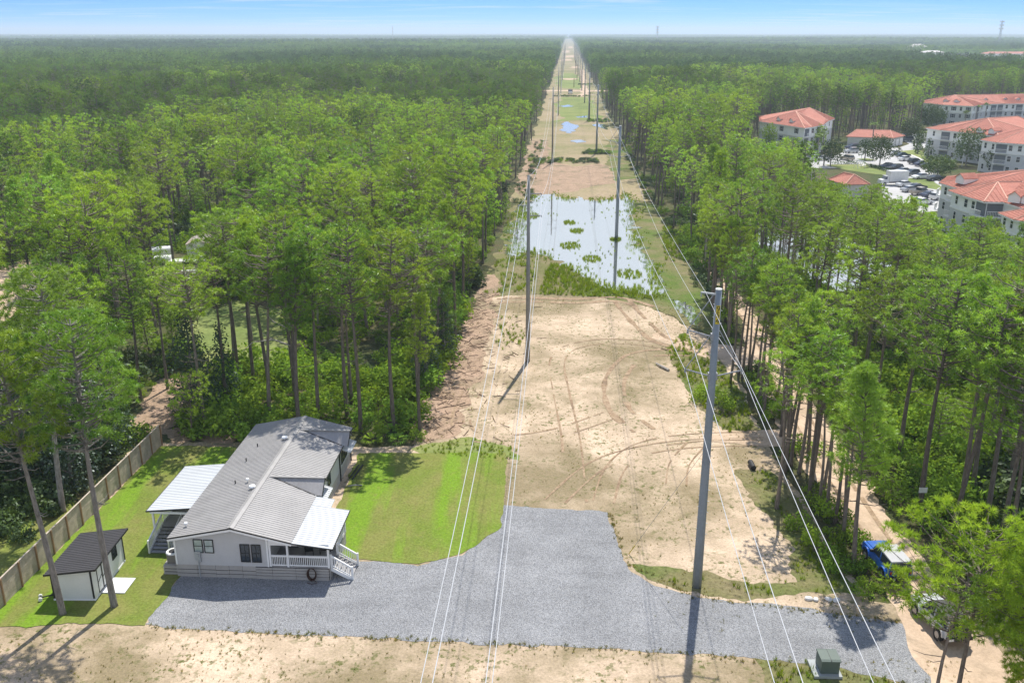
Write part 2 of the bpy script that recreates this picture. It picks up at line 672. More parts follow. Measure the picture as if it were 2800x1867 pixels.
# gravel: every stone its own grey
t = NT('gravel')
p_ = t.pos()
v1 = t.n.new('ShaderNodeTexVoronoi')
t.l.new(p_, v1.inputs['Vector'])
v1.inputs['Scale'].default_value = 20.0
gsep = t.n.new('ShaderNodeSeparateColor')
t.l.new(v1.outputs['Color'], gsep.inputs[0])
g1 = t.rng(gsep.outputs[0], 0, 1, 0.62, 1.38)
g2 = t.rng(t.noise(p_, 0.28, 6, 0.6), 0.35, 0.68, 0.86, 1.10)
g3 = t.rng(t.noise(t.mapping(p_, (0.6, 3.0, 1)), 0.35, 4), 0.5, 0.75, 1.0, 0.86)
c_ = t.mix(gsep.outputs[1], (0.250, 0.257, 0.268), (0.300, 0.298, 0.295))
c_ = t.val(t.val(t.val(c_, g1), g2), g3)
t.principled(c_, 0.9, normal=t.bump(v1.outputs['Distance'], 0.9, 0.05), spec=0.2)
M['gravel'] = t.m

# standing water over dark mud
t = NT('pond_water')
p_ = t.pos()
w_n = t.noise(t.mapping(p_, (1.0, 0.5, 1)), 1.6, 4, 0.6)
gl = t.n.new('ShaderNodeBsdfGlossy')
gl.inputs['Roughness'].default_value = 0.03
gl.inputs['Color'].default_value = (0.97, 0.98, 0.96, 1)
t.l.new(t.bump(w_n, 0.06, 0.03), gl.inputs['Normal'])
df = t.n.new('ShaderNodeBsdfDiffuse')
t.set(df.inputs['Color'], t.mix(t.rng(t.noise(p_, 0.12, 5), 0.35, 0.65), (0.17, 0.175, 0.15), (0.10, 0.105, 0.085)))
mx_ = t.n.new('ShaderNodeMixShader')
mx_.inputs[0].default_value = 0.84
t.l.new(df.outputs[0], mx_.inputs[1])
t.l.new(gl.outputs[0], mx_.inputs[2])
t.l.new(mx_.outputs[0], t.out.inputs['Surface'])
M['water'] = t.m

# the ground: one sheet to the horizon
xs = [-9000, -5000, -2500, -1200, -600, -300, -150, -75, 0, 75, 150, 300, 600, 1200, 2500, 5000, 9000]
ys = [-160, -60, 0, 40, 80, 120, 160, 220, 300, 400, 600, 900, 1400, 2200, 3500, 5500, 8500, 14000]
gv = [(x, y, 0) for y in ys for x in xs]
gf = [(j * len(xs) + i, j * len(xs) + i + 1, (j + 1) * len(xs) + i + 1, (j + 1) * len(xs) + i) for j in range(len(ys) - 1) for i in range(len(xs) - 1)]
struct(obj('ground', np_mesh('ground', gv, gf, M['floor'])))

# the cleared corridor under the power lines
sheet('cleared_strip', [P(-11.5, 205), P(-12, 300), P(-12.5, 500), P(-13, 900), P(-14, 2000), P(-16, 6000), P(20, 6000), P(20, 2000), P(20, 900), P(19.5, 500), P(19.5, 300), P(19.5, 205)], 0.03, M['cleared'], 4.0, 1.0, 3)
sheet('wet_meadow', [P(-11, 118), P(-11.5, 160), P(-11.5, 215), P(19.5, 215), P(20, 170), P(20.5, 130), P(21.5, 105), P(13, 120), P(4, 126), P(-5, 122)], 0.015, M['wetgrass'], 1.5, 0.7, 4)
sheet('sandy_clearing', [(-70, 20), (40, 20), (40, 44), (30, 52), (24.2, 52.5), (23.6, 60), (23.4, 80), (24.6, 92), (25.8, 104), (23, 113), (19, 122), (12, 126.5), (4.0, 128), (-3.0, 126.5), (-5.5, 118), (-7.2, 100), (-8.2, 84), (-9, 76.4), (-34.5, 77.6), (-34.3, 49), (-70, 47)], 0.02, M['sand'], 0.8, 0.35, 5)
sheet('pine_litter_strip', [(-9.0, 77.0), (-9.2, 86), (-8.4, 96), (-6.8, 110), (-5.5, 124), (-4.2, 140), (-2.0, 140), (-2.4, 124), (-2.6, 110), (-3.2, 98), (-4.4, 88), (-5.2, 79)], 0.026, M['mulch'], 0.7, 0.55, 6)
sheet('pine_litter_strip', [P(-11.8, 212), P(-12.2, 330), P(-6.5, 330), P(-5, 275), P(2, 262), P(10, 268), P(14.5, 255), P(12, 232), P(2, 219)], 0.045, M['mulch'], 1.6, 0.9, 7)
sheet('grass_verge', [(18.6, 104), (21.6, 110), (24.2, 101), (24.4, 88), (23.2, 78), (20.6, 77), (19.4, 84), (18.2, 93)], 0.028, M['wetgrass'], 0.6, 0.4, 8)
sheet('grass_verge', [(19.4, 71.5), (22.6, 72), (23.4, 62), (23.4, 53.2), (18.0, 52.6), (13.5, 53.0), (9.5, 55.0), (8.6, 57.0), (11, 56.6), (15.6, 54.8), (19.8, 54.6), (20.6, 60), (19.6, 66)], 0.028, M['wetgrass'], 0.5, 0.35, 9)
sheet('grass_verge', [(14.6, 46.9), (18.4, 46.4), (21.5, 45.4), (23, 43.6), (22, 41), (15.6, 42), (15.2, 45)], 0.028, M['wetgrass'], 0.5, 0.35, 10)
sheet('grass_verge', [(-9.6, 76.2), (-4.0, 78.6), (0.2, 76.6), (0.6, 73.6), (-0.2, 74.6), (-8.6, 75.0)], 0.029, M['green'], 0.5, 0.25, 12)
sheet('gravel_driveway', [(-23.0, 56.2), (-23.4, 54.2), (-23.6, 49.7), (-15, 48.9), (-5.9, 48.2), (4, 47.5), (11.3, 46.9), (19, 45.8), (25.5, 43.4), (29, 43.5), (28.6, 48.6), (25.4, 49.9), (19, 51.7), (12.4, 52.8), (9.9, 54.2), (8.3, 56.3), (7.8, 60), (7.6, 64.4), (3, 65.0), (-0.7, 65.5), (-1.0, 61.9), (-3.6, 58.0), (-6.7, 56.7), (-11.0, 57.4), (-14, 58)], 0.034, M['gravel'], 0.35, 0.13, 11)
sheet('dirt_road', [(23.4, 30), (24.2, 44), (25.4, 50), (25.4, 56), (25.6, 64), (25.6, 76), (26.0, 86), (27.2, 100), (30.4, 116), (30.6, 128), (31, 150), (33, 150), (32.6, 128), (32.6, 112), (32.0, 102), (31.0, 86), (30.4, 72), (29.6, 60), (29.2, 50), (30.5, 44), (31, 30)], 0.04, M['road'], 0.8, 0.3, 13)
sheet('dirt_road', [(25.6, 76), (18.6, 77.6), (18.6, 79.8), (25.8, 80.4)], 0.042, M['road'], 0.6, 0.3, 14)
sheet('dirt_road', [(26.8, 97), (22, 101.6), (17.4, 108), (18.2, 110), (23, 106.5), (28.2, 104)], 0.042, M['road'], 0.6, 0.3, 15)
sheet('lawn', [(-14.1, 58.2), (-14.0, 66), (-13.8, 75.0), (-8, 75.2), (-0.5, 75.2), (-0.6, 68), (-0.9, 62.0), (-3.6, 58.1), (-6.8, 56.85), (-10.9, 57.5)], 0.05, M['lawn'], 0.4, 0.12, 16)
sheet('lawn', [(-23.5, 49.7), (-23.3, 54.4), (-22.9, 56), (-22.2, 74.6), (-25.5, 76.4), (-32.3, 76.6), (-32.8, 66), (-33.6, 57), (-34.0, 49.5), (-29, 49.8)], 0.05, M['lawn'], 0.4, 0.15, 17)
sheet('lawn', [(-34.1, 50), (-33.7, 58), (-35, 66), (-41, 68), (-55, 66), (-60, 52)], 0.03, M['lawn'], 0.6, 0.4, 18)
sheet('grass_clearing', [(-46, 122), (-39, 125), (-30, 119), (-26, 108), (-27, 99), (-34, 98), (-42, 108)], 0.03, M['green'], 0.8, 0.6, 19)
sheet('grass_clearing', [(-60, 150), (-52, 152), (-47, 148), (-49, 136), (-58, 136)], 0.03, M['green'], 0.8, 0.6, 20)
sheet('sandy_path', [(-80, 150), (-74, 140), (-69, 126), (-66, 112), (-70, 112), (-74, 124), (-79, 134), (-90, 142), (-90, 150)], 0.03, M['road'], 0.8, 0.6, 21)
sheet('sandy_path', [(-36.5, 96), (-33.6, 92), (-33, 84), (-32.4, 79), (-36, 79), (-38, 86), (-38.6, 93)], 0.03, M['mulch'], 0.7, 0.5, 22)
sheet('sandy_path', [(-26, 77.6), (-32, 77.4), (-33.4, 80.4), (-28, 81.6), (-24, 79.4)], 0.031, M['mulch'], 0.5, 0.35, 23)
POND = [(-1.4, 150.9), (-0.6, 170), (0.0, 189), (2.6, 204), (4.8, 212.6), (10.1, 215.7), (12.5, 208.6), (15.4, 211.6), (19.0, 206.7), (23.5, 208.6), (27.0, 214.6), (28.6, 201.1), (25.2, 187.4), (23.7, 172.7), (22.8, 159.9), (23.4, 150.9), (23.6, 142.8), (21.7, 137.3), (21.6, 129.0), (19.6, 126.6), (18.0, 130.4), (15.1, 129.6), (12.9, 131.2), (12.1, 134.6), (10.6, 142.8), (7.9, 145.8), (5.7, 150.9), (3.3, 155.3), (1.3, 150.9)]
sheet('pond', POND, 0.05, M['water'], 0.7, 1.25, 24)
sheet('pond', [(22.4, 126), (24.6, 124), (25.4, 117), (24.2, 112), (22.8, 114), (23.0, 120)], 0.05, M['water'], 0.6, 0.4, 25)
sheet('pond', [(44, 138), (50, 130), (58, 134), (64, 146), (66, 162), (60, 176), (52, 180), (45, 172), (42, 156)], 0.05, M['water'], 1.2, 1.2, 26)
sheet('pond', [(40, 108), (45, 106), (49, 112), (46, 118), (41, 116)], 0.05, M['water'], 0.8, 0.7, 27)
for k, (pts, sd) in enumerate([([(19.2, 366), (21.6, 392), (23.4, 400), (26.6, 380), (24, 362), (22, 352), (20, 356)], 28), ([(20.2, 325), (24, 330), (25.4, 324), (22.4, 320)], 29),
                               ([(33.6, 384), (35.4, 392), (38.4, 388), (37.6, 366), (35.4, 372)], 30), ([(24, 488), (30, 496), (31, 484), (26, 480)], 31), ([(28, 424), (34, 428), (34, 420), (29, 419)], 33)]):
    sheet('puddle', pts, 0.09, M['water'], 1.2, 0.9, sd)
sheet('green_meadow', [(14.5, 395), (22, 415), (23, 500), (30, 560), (46, 560), (42, 470), (38, 400), (30, 408)], 0.07, M['green'], 3, 1.8, 34)
sheet('green_meadow', [(33, 650), (36, 800), (50, 900), (60, 900), (54, 700), (50, 640)], 0.08, M['green'], 4, 2, 35)
sheet('green_meadow', [P(12.5, 235), P(19, 240), P(19.2, 330), P(14, 330), P(12.4, 280)], 0.06, M['wetgrass'], 2, 1.2, 36)
sheet('crossing_road', [(-240, 628), (-60, 620), (20, 614), (60, 612), (180, 605), (180, 617), (60, 625), (20, 627), (-60, 633), (-240, 641)], 0.10, M['road'], 3, 0.6, 37)
sheet('dirt_road', [P(4, 560), P(9, 590), P(9, 624), P(10, 700), P(13, 980), P(17, 980), P(14, 700), P(13.5, 600), P(12, 560)], 0.11, M['road'], 3, 0.9, 38)
for k, (s0, y0, w, l) in enumerate([(-2, 1290, 8, 90), (3, 1450, 10, 160), (-4, 1800, 8, 260), (6, 2300, 7, 400), (1, 760, 6, 30), (8, 1020, 5, 60)]):
    sheet('sandy_patch', [P(s0 - w, y0), P(s0 + w, y0 + l * 0.1), P(s0 + w * 0.8, y0 + l), P(s0 - w * 0.7, y0 + l * 0.9)], 0.14, M['road'], 6, 2.5, 40 + k)


# tyre tracks pressed into the sand
M['track'] = ground_mat('tyre_track_sand', (0.27, 0.185, 0.115), (0.40, 0.295, 0.195), (0.22, 0.155, 0.10), 1.4, 0.5, (0.5, 0.65), 7.0, 0.42, 0.9, 0.08)


def track(pts, w=0.30, gap=1.65, seed=0, z=0.045):
    pts = [Vector(p) for p in pts]
    fine = []
    for i in range(len(pts) - 1):
        p0 = pts[max(i - 1, 0)]
        p1, p2 = pts[i], pts[i + 1]
        p3 = pts[min(i + 2, len(pts) - 1)]
        for k in range(14):
            u = k / 14
            fine.append(0.5 * ((2 * p1) + (p2 - p0) * u + (2 * p0 - 5 * p1 + 4 * p2 - p3) * u * u + (3 * p1 - p0 - 3 * p2 + p3) * u ** 3))
    b = MB()
    rr = random.Random(seed)
    for side in (-1, 1):
        run = []
        for i, p in enumerate(fine):
            d = (fine[min(i + 1, len(fine) - 1)] - fine[max(i - 1, 0)]).normalized()
            n = Vector((-d.y, d.x))
            c = p + n * side * gap / 2
            ww = w * (0.35 + 0.9 * vnoise(c.x, c.y, 2.3, seed + side)) * 0.5
            run.append((c + n * ww, c - n * ww))
        for i in range(len(run) - 1):
            if vnoise(run[i][0].x * 1.3, run[i][0].y * 1.3, 3.0, seed + 7 * side) < 0.22:
                continue
            a0, a1 = run[i]
            b0, b1 = run[i + 1]
            b.add([(a0.x, a0.y, z), (a1.x, a1.y, z), (b1.x, b1.y, z), (b0.x, b0.y, z)], [(0, 1, 2, 3)])
    return struct(b.build('tyre_tracks', M['track']))


track([(5.2, 66), (5.5, 78), (5.2, 90), (5.2, 99), (6.8, 104), (11, 106.6), (16, 106), (20, 103.4)], 0.26, 1.7, 1)
track([(12.6, 80), (10.9, 85), (10.9, 91), (12, 96), (14.4, 101), (18, 102.6), (22, 102.2)], 0.75, 2.1, 2)
track([(15.6, 125), (16.2, 119), (17.2, 112.7), (18.6, 107), (23, 103)], 0.85, 2.2, 3, 0.047)
track([(-2, 124.6), (2.7, 125.2), (9.4, 124.6), (15.1, 125.4), (19, 121)], 0.95, 1.9, 4, 0.049)
track([(7.4, 66), (9, 72), (12, 76.4), (17, 78.4), (24, 78.8)], 0.24, 1.7, 5)
track([(3.4, 66), (7, 72), (10.6, 75), (16, 77), (24, 77.6)], 0.22, 1.7, 6, 0.047)
track([(-4.2, 90), (-5, 84), (-4.4, 79.6), (-1.4, 78), (4, 79.4), (10, 84)], 0.25, 1.8, 7, 0.049)
track([(13.8, 69), (14.8, 73), (17, 77)], 0.22, 1.7, 8, 0.051)
track([(27.2, 52), (27.6, 64), (28.2, 78), (29.3, 92), (31.2, 110), (31.6, 128)], 0.4, 1.7, 9, 0.06)

# ------------------------------------------------------------------ the house
M['siding'] = paint('grey_lap_siding', (0.50, 0.495, 0.49), 0.7, var=0.06)
M['skirt'] = paint('greige_skirting', (0.40, 0.375, 0.345), 0.8, var=0.1)
M['white'] = paint('white_trim', (0.80, 0.80, 0.79), 0.5, var=0.05)
M['black'] = paint('black_trim', (0.025, 0.024, 0.024), 0.5, var=0.1)
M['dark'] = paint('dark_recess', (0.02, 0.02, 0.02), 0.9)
M['roof'] = paint('greige_ribbed_metal', (0.325, 0.312, 0.30), 0.45, metal=0.0, var=0.14, scale=0.5, spec=0.4)
M['roofwhite'] = paint('white_ribbed_metal', (0.56, 0.575, 0.58), 0.42, var=0.06, scale=0.5, spec=0.4)
M['charcoal'] = paint('charcoal_ribbed_metal', (0.060, 0.056, 0.058), 0.5, var=0.12, spec=0.4)
M['deck'] = paint('weathered_deck', (0.33, 0.32, 0.31), 0.85, var=0.15)
M['galv'] = paint('galvanised_steel', (0.42, 0.44, 0.45), 0.5, metal=0.3, var=0.15, scale=0.7)
M['ac'] = paint('air_conditioner_shell', (0.20, 0.185, 0.165), 0.6)
M['cream'] = paint('white_enamel', (0.74, 0.74, 0.71), 0.45)
t = NT('window_glass')
t.principled((0.035, 0.045, 0.055), 0.06, spec=0.7)
M['glass'] = t.m
t = NT('curtained_glass')
t.principled(t.mix(t.rng(t.noise(t.pos(), 3, 3), 0.4, 0.6), (0.30, 0.36, 0.33), (0.42, 0.47, 0.45)), 0.12, spec=0.6)
M['curtain'] = t.m

HX, HY, HA = -23.35, 55.37, R(-3.0)
house = thing('manufactured_house', 'long single storey grey house with ribbed greige metal roof and white porch roofs', 'house', (HX, HY, 0), HA)


def hp(mb, name, mat, label=None):
    o = mb.build(name, mat, house)
    if label:
        o['label'] = label
    return o


HW, HD, RX, RZ, EZL, EZR = 8.05, 18.6, 4.2, 4.12, 3.2, 3.10


def roof_z(x):
    return RZ - (RX - x) * (RZ - EZL) / (RX + 0.3) if x < RX else RZ - (x - RX) * (RZ - EZR) / (8.35 - RX)


# lap siding: each course a wedge that overhangs the one below
b = MB()
z = 1.0
while z < 4.0:
    z1 = min(z + 0.2, 4.02)
    zm = (z + z1) / 2

    def span(zz):
        x0 = 0.0
        x1 = 6.57
        lim0 = -0.3 + (zz + 0.07 - EZL) / (RZ - EZL) * (RX + 0.3)
        lim1 = 8.35 - (zz + 0.07 - EZR) / (RZ - EZR) * (8.35 - RX)
        return max(x0, lim0), min(x1, lim1)
    a0, a1 = span(z)
    c0, c1 = span(z1)
    if c1 > c0:
        b.add([(a0, -0.03, z), (a1, -0.03, z), (c1, -0.005, z1), (c0, -0.005, z1), (a0, 0.0, z), (a1, 0.0, z)], [(0, 1, 2, 3), (0, 4, 5, 1)])
    z += 0.2
hp(b, 'siding', M['siding'])
b = MB()
# the body of the house
b.extrude_y([(0.0, 1.0), (6.57, 1.0), (6.57, 3.45), (RX, RZ - 0.1), (0.0, 3.16)], 0.0, 2.6)
b.extrude_y([(0.0, 1.0), (HW, 1.0), (HW, 3.06), (RX, RZ - 0.1), (0.0, 3.16)], 2.602, HD)
hp(b, 'wall', M['siding'])
b = MB()
for z in np.arange(1.0, 3.0, 0.2):
    b.add([(HW + 0.03, 5.0, z), (HW + 0.03, HD, z), (HW + 0.004, HD, z + 0.2), (HW + 0.004, 5.0, z + 0.2)], [(0, 1, 2, 3)])
hp(b, 'siding', M['siding'])

# skirting boards, gaps between
skb = MB().box(0, -0.02, 0, 1, 0.02, 1).mesh('skirt_board', M['skirt'])
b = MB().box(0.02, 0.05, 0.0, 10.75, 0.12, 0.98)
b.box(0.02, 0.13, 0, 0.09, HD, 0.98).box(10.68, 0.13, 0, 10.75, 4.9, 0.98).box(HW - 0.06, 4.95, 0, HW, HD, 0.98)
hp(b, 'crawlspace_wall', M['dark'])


def skirt_run(p0, p1, zs):
    d = Vector((p1[0] - p0[0], p1[1] - p0[1]))
    for z0, z1 in zs:
        o = obj('skirt_board', skb, house, (p0[0], p0[1], z0), math.atan2(d.y, d.x))
        o.scale = (d.length, 1, z1 - z0)


cuts = [0.0, 1.45, 2.75, 3.7, 4.65, 5.6]
for i in range(5):
    jit = (0.0, 0.012, -0.008, 0.01, 0.0)[i]
    skirt_run((cuts[i] + 0.01, 0), (cuts[i + 1] - 0.01, 0), [(0.02, 0.28 + jit), (0.33 + jit, 0.58 + jit), (0.63 + jit, 0.995)])
for x0, x1 in ((5.6, 6.75), (6.75, 8.4), (8.4, 10.72)):
    skirt_run((x0 + 0.01, -0.03), (x1 - 0.01, -0.03), [(0.02, 0.27), (0.31, 0.50), (0.54, 0.73), (0.77, 0.93)])
for y0, y1 in ((0.0, 1.6), (1.6, 3.2), (3.2, 4.9)):
    skirt_run((10.76, y0 + 0.02), (10.76, y1 - 0.02), [(0.02, 0.27), (0.31, 0.50), (0.54, 0.73), (0.77, 0.93)])
for y0 in np.arange(5.0, HD - 0.5, 2.26):
    skirt_run((HW + 0.01, y0 + 0.02), (HW + 0.01, min(y0 + 2.24, HD)), [(0.02, 0.30), (0.35, 0.62), (0.67, 0.97)])
for y0 in np.arange(0.0, HD - 0.5, 2.3):
    skirt_run((-0.01, y0 + 2.28), (-0.01, y0 + 0.02), [(0.02, 0.30), (0.35, 0.62), (0.67, 0.97)])

b = MB()
for x in (0.05, 6.52):
    hp(MB().box(x - 0.06, -0.055, 1.0, x + 0.06, -0.032, 3.12), 'corner_trim', M['white'])
b.box(HW + 0.033, HD - 0.12, 0.9, HW + 0.06, HD, 3.0)
hp(b, 'corner_trim', M['white'])


def ribbed(mb, ax, az, bx, bz, y0, y1, step=0.26, th=0.06):
    """ribbed metal from (ax,az) to (bx,bz), between y0 and y1"""
    mb.slab((ax, y0, az), (bx, y0, bz), (bx, y1, bz), (ax, y1, az), th)
    n = int((y1 - y0) / step)
    for i in range(n + 1):
        y = y0 + 0.03 + (y1 - y0 - 0.06) * i / n
        lo, hi = (0.035, 0.016)
        mb.add([(ax, y - lo, az), (bx, y - lo, bz), (bx, y - hi, bz + 0.03), (ax, y - hi, az + 0.03), (ax, y + hi, az + 0.03), (bx, y + hi, bz + 0.03), (bx, y + lo, bz), (ax, y + lo, az)],
               [(0, 1, 2, 3), (3, 2, 5, 4), (4, 5, 6, 7), (0, 3, 4, 7), (1, 6, 5, 2)])


Y0, Y1 = -0.35, HD + 0.3
D1, D2 = (7.55, 1.12), (16.2, 1.05)          # cross gables: ridge y, half width
b = MB()
ribbed(b, -0.3, EZL, RX, RZ, Y0, Y1)
hp(b, 'roof_slope', M['roof'])
b = MB()
ribbed(b, RX, RZ, 8.35, EZR, Y0, Y1)
hp(b, 'roof_slope', M['roof'])
b = MB()
b.add([(RX - 0.24, Y0, roof_z(RX - 0.24) + 0.05), (RX, Y0, RZ + 0.075), (RX + 0.24, Y0, roof_z(RX + 0.24) + 0.05), (RX - 0.24, Y1, roof_z(RX - 0.24) + 0.05), (RX, Y1, RZ + 0.075), (RX + 0.24, Y1, roof_z(RX + 0.24) + 0.05)], [(0, 1, 4, 3), (1, 2, 5, 4)])
hp(b, 'ridge_cap', M['roof'])
# black drip edges and white rakes below them
b = MB()
b.bar((-0.32, Y0 - 0.02, EZL - 0.02), (RX, Y0 - 0.02, RZ - 0.02), 0.05, 0.09)
b.bar((RX, Y0 - 0.02, RZ - 0.02), (8.35, Y0 - 0.02, EZR - 0.02), 0.05, 0.09)
b.bar((8.38, 6.4, EZR - 0.03), (8.38, Y1, EZR - 0.03), 0.05, 0.08)
hp(b, 'drip_edge', M['black'])
b = MB()
b.bar((-0.28, Y0, EZL - 0.15), (RX, Y0, RZ - 0.15), 0.06, 0.15)
b.bar((RX, Y0, RZ - 0.15), (8.33, Y0, EZR - 0.15), 0.06, 0.15)
b.box(-0.28, Y0 + 0.04, EZL - 0.17, -0.02, Y1, EZL - 0.11)
b.box(HW + 0.04, 6.4, EZR - 0.17, 8.33, Y1, EZR - 0.11)
hp(b, 'rake_board', M['white'])
for (dy, hw) in (D1, D2):
    zt = 4.02
    b = MB()
    xe = 8.75
    for sgn in (-1, 1):
        ye = dy + sgn * hw
        xi = RX + 0.35
        b.add([(xi, dy, zt), (xe, dy, zt), (xe, ye, EZR - 0.02), (8.2, ye, EZR + 0.05)] if sgn < 0 else [(xe, dy, zt), (xi, dy, zt), (8.2, ye, EZR + 0.05), (xe, ye, EZR - 0.02)], [(0, 1, 2, 3) if sgn > 0 else (3, 2, 1, 0)])
        n = 14
        for i in range(n):
            u = (i + 0.5) / n
            x = xi + (xe - xi) * u
            y_end = dy + sgn * hw * min(1, (x - xi) / (8.2 - xi))
            z_end = zt - (zt - EZR) * min(1, (x - xi) / (8.2 - xi))
            b.bar((x, dy, zt + 0.012), (x, y_end, z_end + 0.012), 0.05, 0.035)
    b.bar((RX + 0.3, dy, zt + 0.03), (xe, dy, zt + 0.03), 0.26, 0.05)
    hp(b, 'cross_gable', M['roof'])
    b = MB()
    b.extrude_x([(dy - hw, EZR - 0.1), (dy + hw, EZR - 0.1), (dy, zt - 0.06)], HW + 0.05, HW + 0.12)
    b.slab((HW + 0.05, dy - hw - 0.1, 2.86), (9.0, dy - hw - 0.1, 2.55), (9.0, dy + hw + 0.1, 2.55), (HW + 0.05, dy + hw + 0.1, 2.86), 0.05)
    for i in range(9):
        y = dy - hw + i * 2 * hw / 8
        b.bar((HW + 0.05, y, 2.88), (9.0, y, 2.57), 0.04, 0.03)
    hp(b, 'window_awning', M['roofwhite'])
    b = MB()
    b.bar((xe + 0.02, dy, zt - 0.05), (xe + 0.02, dy - hw, EZR - 0.06), 0.05, 0.1)
    b.bar((xe + 0.02, dy, zt - 0.05), (xe + 0.02, dy + hw, EZR - 0.06), 0.05, 0.1)
    b.bar((8.25, dy - hw - 0.02, EZR + 0.06), (RX + 0.5, dy - 0.04, zt - 0.0), 0.05, 0.05)
    hp(b, 'drip_edge', M['black'])

# porch roof in white metal, stepping back at its far end
b = MB()
ribbed(b, 8.36, EZR - 0.02, 11.15, 2.72, Y0, 5.0)
ribbed(b, 8.36, EZR - 0.02, 9.75, EZR - 0.02 - 0.19, 5.02, 6.3)
hp(b, 'porch_roof', M['roofwhite'])
b = MB()
b.bar((8.36, Y0 - 0.02, EZR - 0.05), (11.17, Y0 - 0.02, 2.69), 0.05, 0.08)
b.bar((11.17, Y0, 2.69), (11.17, 5.0, 2.69), 0.05, 0.08)
hp(b, 'drip_edge', M['black'])
b = MB()
b.box(6.6, -0.04, 2.72, 10.82, 0.08, 2.9)
b.box(6.6, -0.03, 2.902, 8.3, 0.07, 3.04)
b.box(10.72, 0.1, 2.48, 10.86, 4.95, 2.64)
hp(b, 'porch_beam', M['white'])
b = MB()
for i in range(30):
    y = 0.02 + i * 0.163
    b.box(6.58, y, 0.96, 10.8, y + 0.15, 1.03)
hp(b, 'porch_deck', M['deck'])
post = MB().box(-0.065, -0.065, 0, 0.065, 0.065, 1.72).mesh('porch_post', M['white'])
for x, y in ((6.67, 0.04), (7.9, 0.04), (10.73, 0.04), (10.73, 4.9), (8.2, 4.2)):
    obj('porch_post', post, house, (x, y, 1.02))
b = MB().box(8.1, 4.86, 1.03, 10.66, 4.94, 2.72)
hp(b, 'porch_end_wall', M['siding'])
hp(MB().box(6.58, 2.56, 1.03, 8.0, 2.598, 2.95), 'porch_back_wall', M['siding'])
b = MB().box(7.0, 2.50, 1.05, 7.9, 2.555, 3.0)
hp(b, 'front_door', M['dark'])

bal = MB().box(-0.02, -0.02, 0, 0.02, 0.02, 0.68).mesh('baluster', M['white'])


def railing(p0, p1, n, par, z0=0.10, h=0.86):
    """top and bottom rail with balusters; the rails slope if the ends differ in height"""
    p0, p1 = Vector(p0), Vector(p1)
    m = MB()
    up = Vector((0, 0, h))
    m.bar(p0 + up, p1 + up, 0.1, 0.05)
    m.bar(p0 + Vector((0, 0, h - 0.08)), p1 + Vector((0, 0, h - 0.08)), 0.05, 0.08)
    m.bar(p0 + Vector((0, 0, z0)), p1 + Vector((0, 0, z0)), 0.05, 0.09)
    r_ = m.build('railing', M['white'], par)
    for i in range(n):
        p = p0.lerp(p1, (i + 0.5) / n)
        obj('baluster', bal, r_, (p.x, p.y, p.z + z0 + 0.02))
    return r_


railing((6.74, 0.04, 1.03), (7.83, 0.04, 1.03), 9, house)
railing((7.97, 0.04, 1.03), (10.66, 0.04, 1.03), 20, house)
railing((10.73, 2.1, 1.03), (10.73, 4.8, 1.03), 14, house)
# front steps, down to the right
trd = MB().box(-0.14, 0, -0.035, 0.16, 1.62, 0.0).mesh('stair_tread', M['deck'])
rsr = MB().box(-0.01, 0, -0.16, 0.01, 1.62, -0.036).mesh('stair_riser', M['white'])
for i in range(5):
    x = 10.95 + i * 0.29
    z = 0.86 - i * 0.17
    obj('stair_tread', trd, house, (x, 0.28, z))
    obj('stair_riser', rsr, house, (x - 0.13, 0.28, z))
b = MB()
for y in (0.22, 1.94):
    b.add([(10.78, y, 0.98), (12.32, y, 0.1), (12.32, y, 0.0), (12.0, y, 0.0), (10.78, y, 0.68), (10.78, y + 0.05, 0.98), (12.32, y + 0.05, 0.1), (12.32, y + 0.05, 0.0), (12.0, y + 0.05, 0.0), (10.78, y + 0.05, 0.68)],
          [(0, 1, 2, 3, 4), (9, 8, 7, 6, 5), (0, 5, 6, 1), (1, 6, 7, 2), (3, 8, 9, 4)])
hp(b, 'stair_stringer', M['white'])
stp = MB().box(-0.055, -0.055, 0, 0.055, 0.055, 1.05).mesh('newel_post', M['white'])
for y in (0.24, 1.97):
    obj('newel_post', stp, house, (12.3, y, 0.0))
    obj('newel_post', stp, house, (10.85, y, 0.9))
    railing((10.88, y, 0.98), (12.28, y, 0.10), 11, house)

# windows
def win(name, w, h, mat, loc, rotz, frame=None, bars=(0, 1), par=None, depth=0.05):
    m = MB()
    f = 0.055
    m.box(0, -depth, 0, w, 0.0, f).box(0, -depth, h - f, w, 0, h).box(0, -depth, f, f, 0, h - f).box(w - f, -depth, f, w, 0, h - f)
    nv, nh = bars
    for i in range(nh):
        zz = h * (i + 1) / (nh + 1)
        m.box(f, -depth + 0.012, zz - 0.018, w - f, -0.004, zz + 0.018)
    for i in range(nv):
        xx = w * (i + 1) / (nv + 1)
        m.box(xx - 0.014, -depth + 0.015, f, xx + 0.014, -0.006, h - f)
    o = m.build(name, frame or M['black'], par or house)
    o.location = loc
    o.rotation_euler = (0, 0, rotz)
    MB().box(f, -0.016, f, w - f, -0.002, h - f).build('pane', mat, o)
    return o


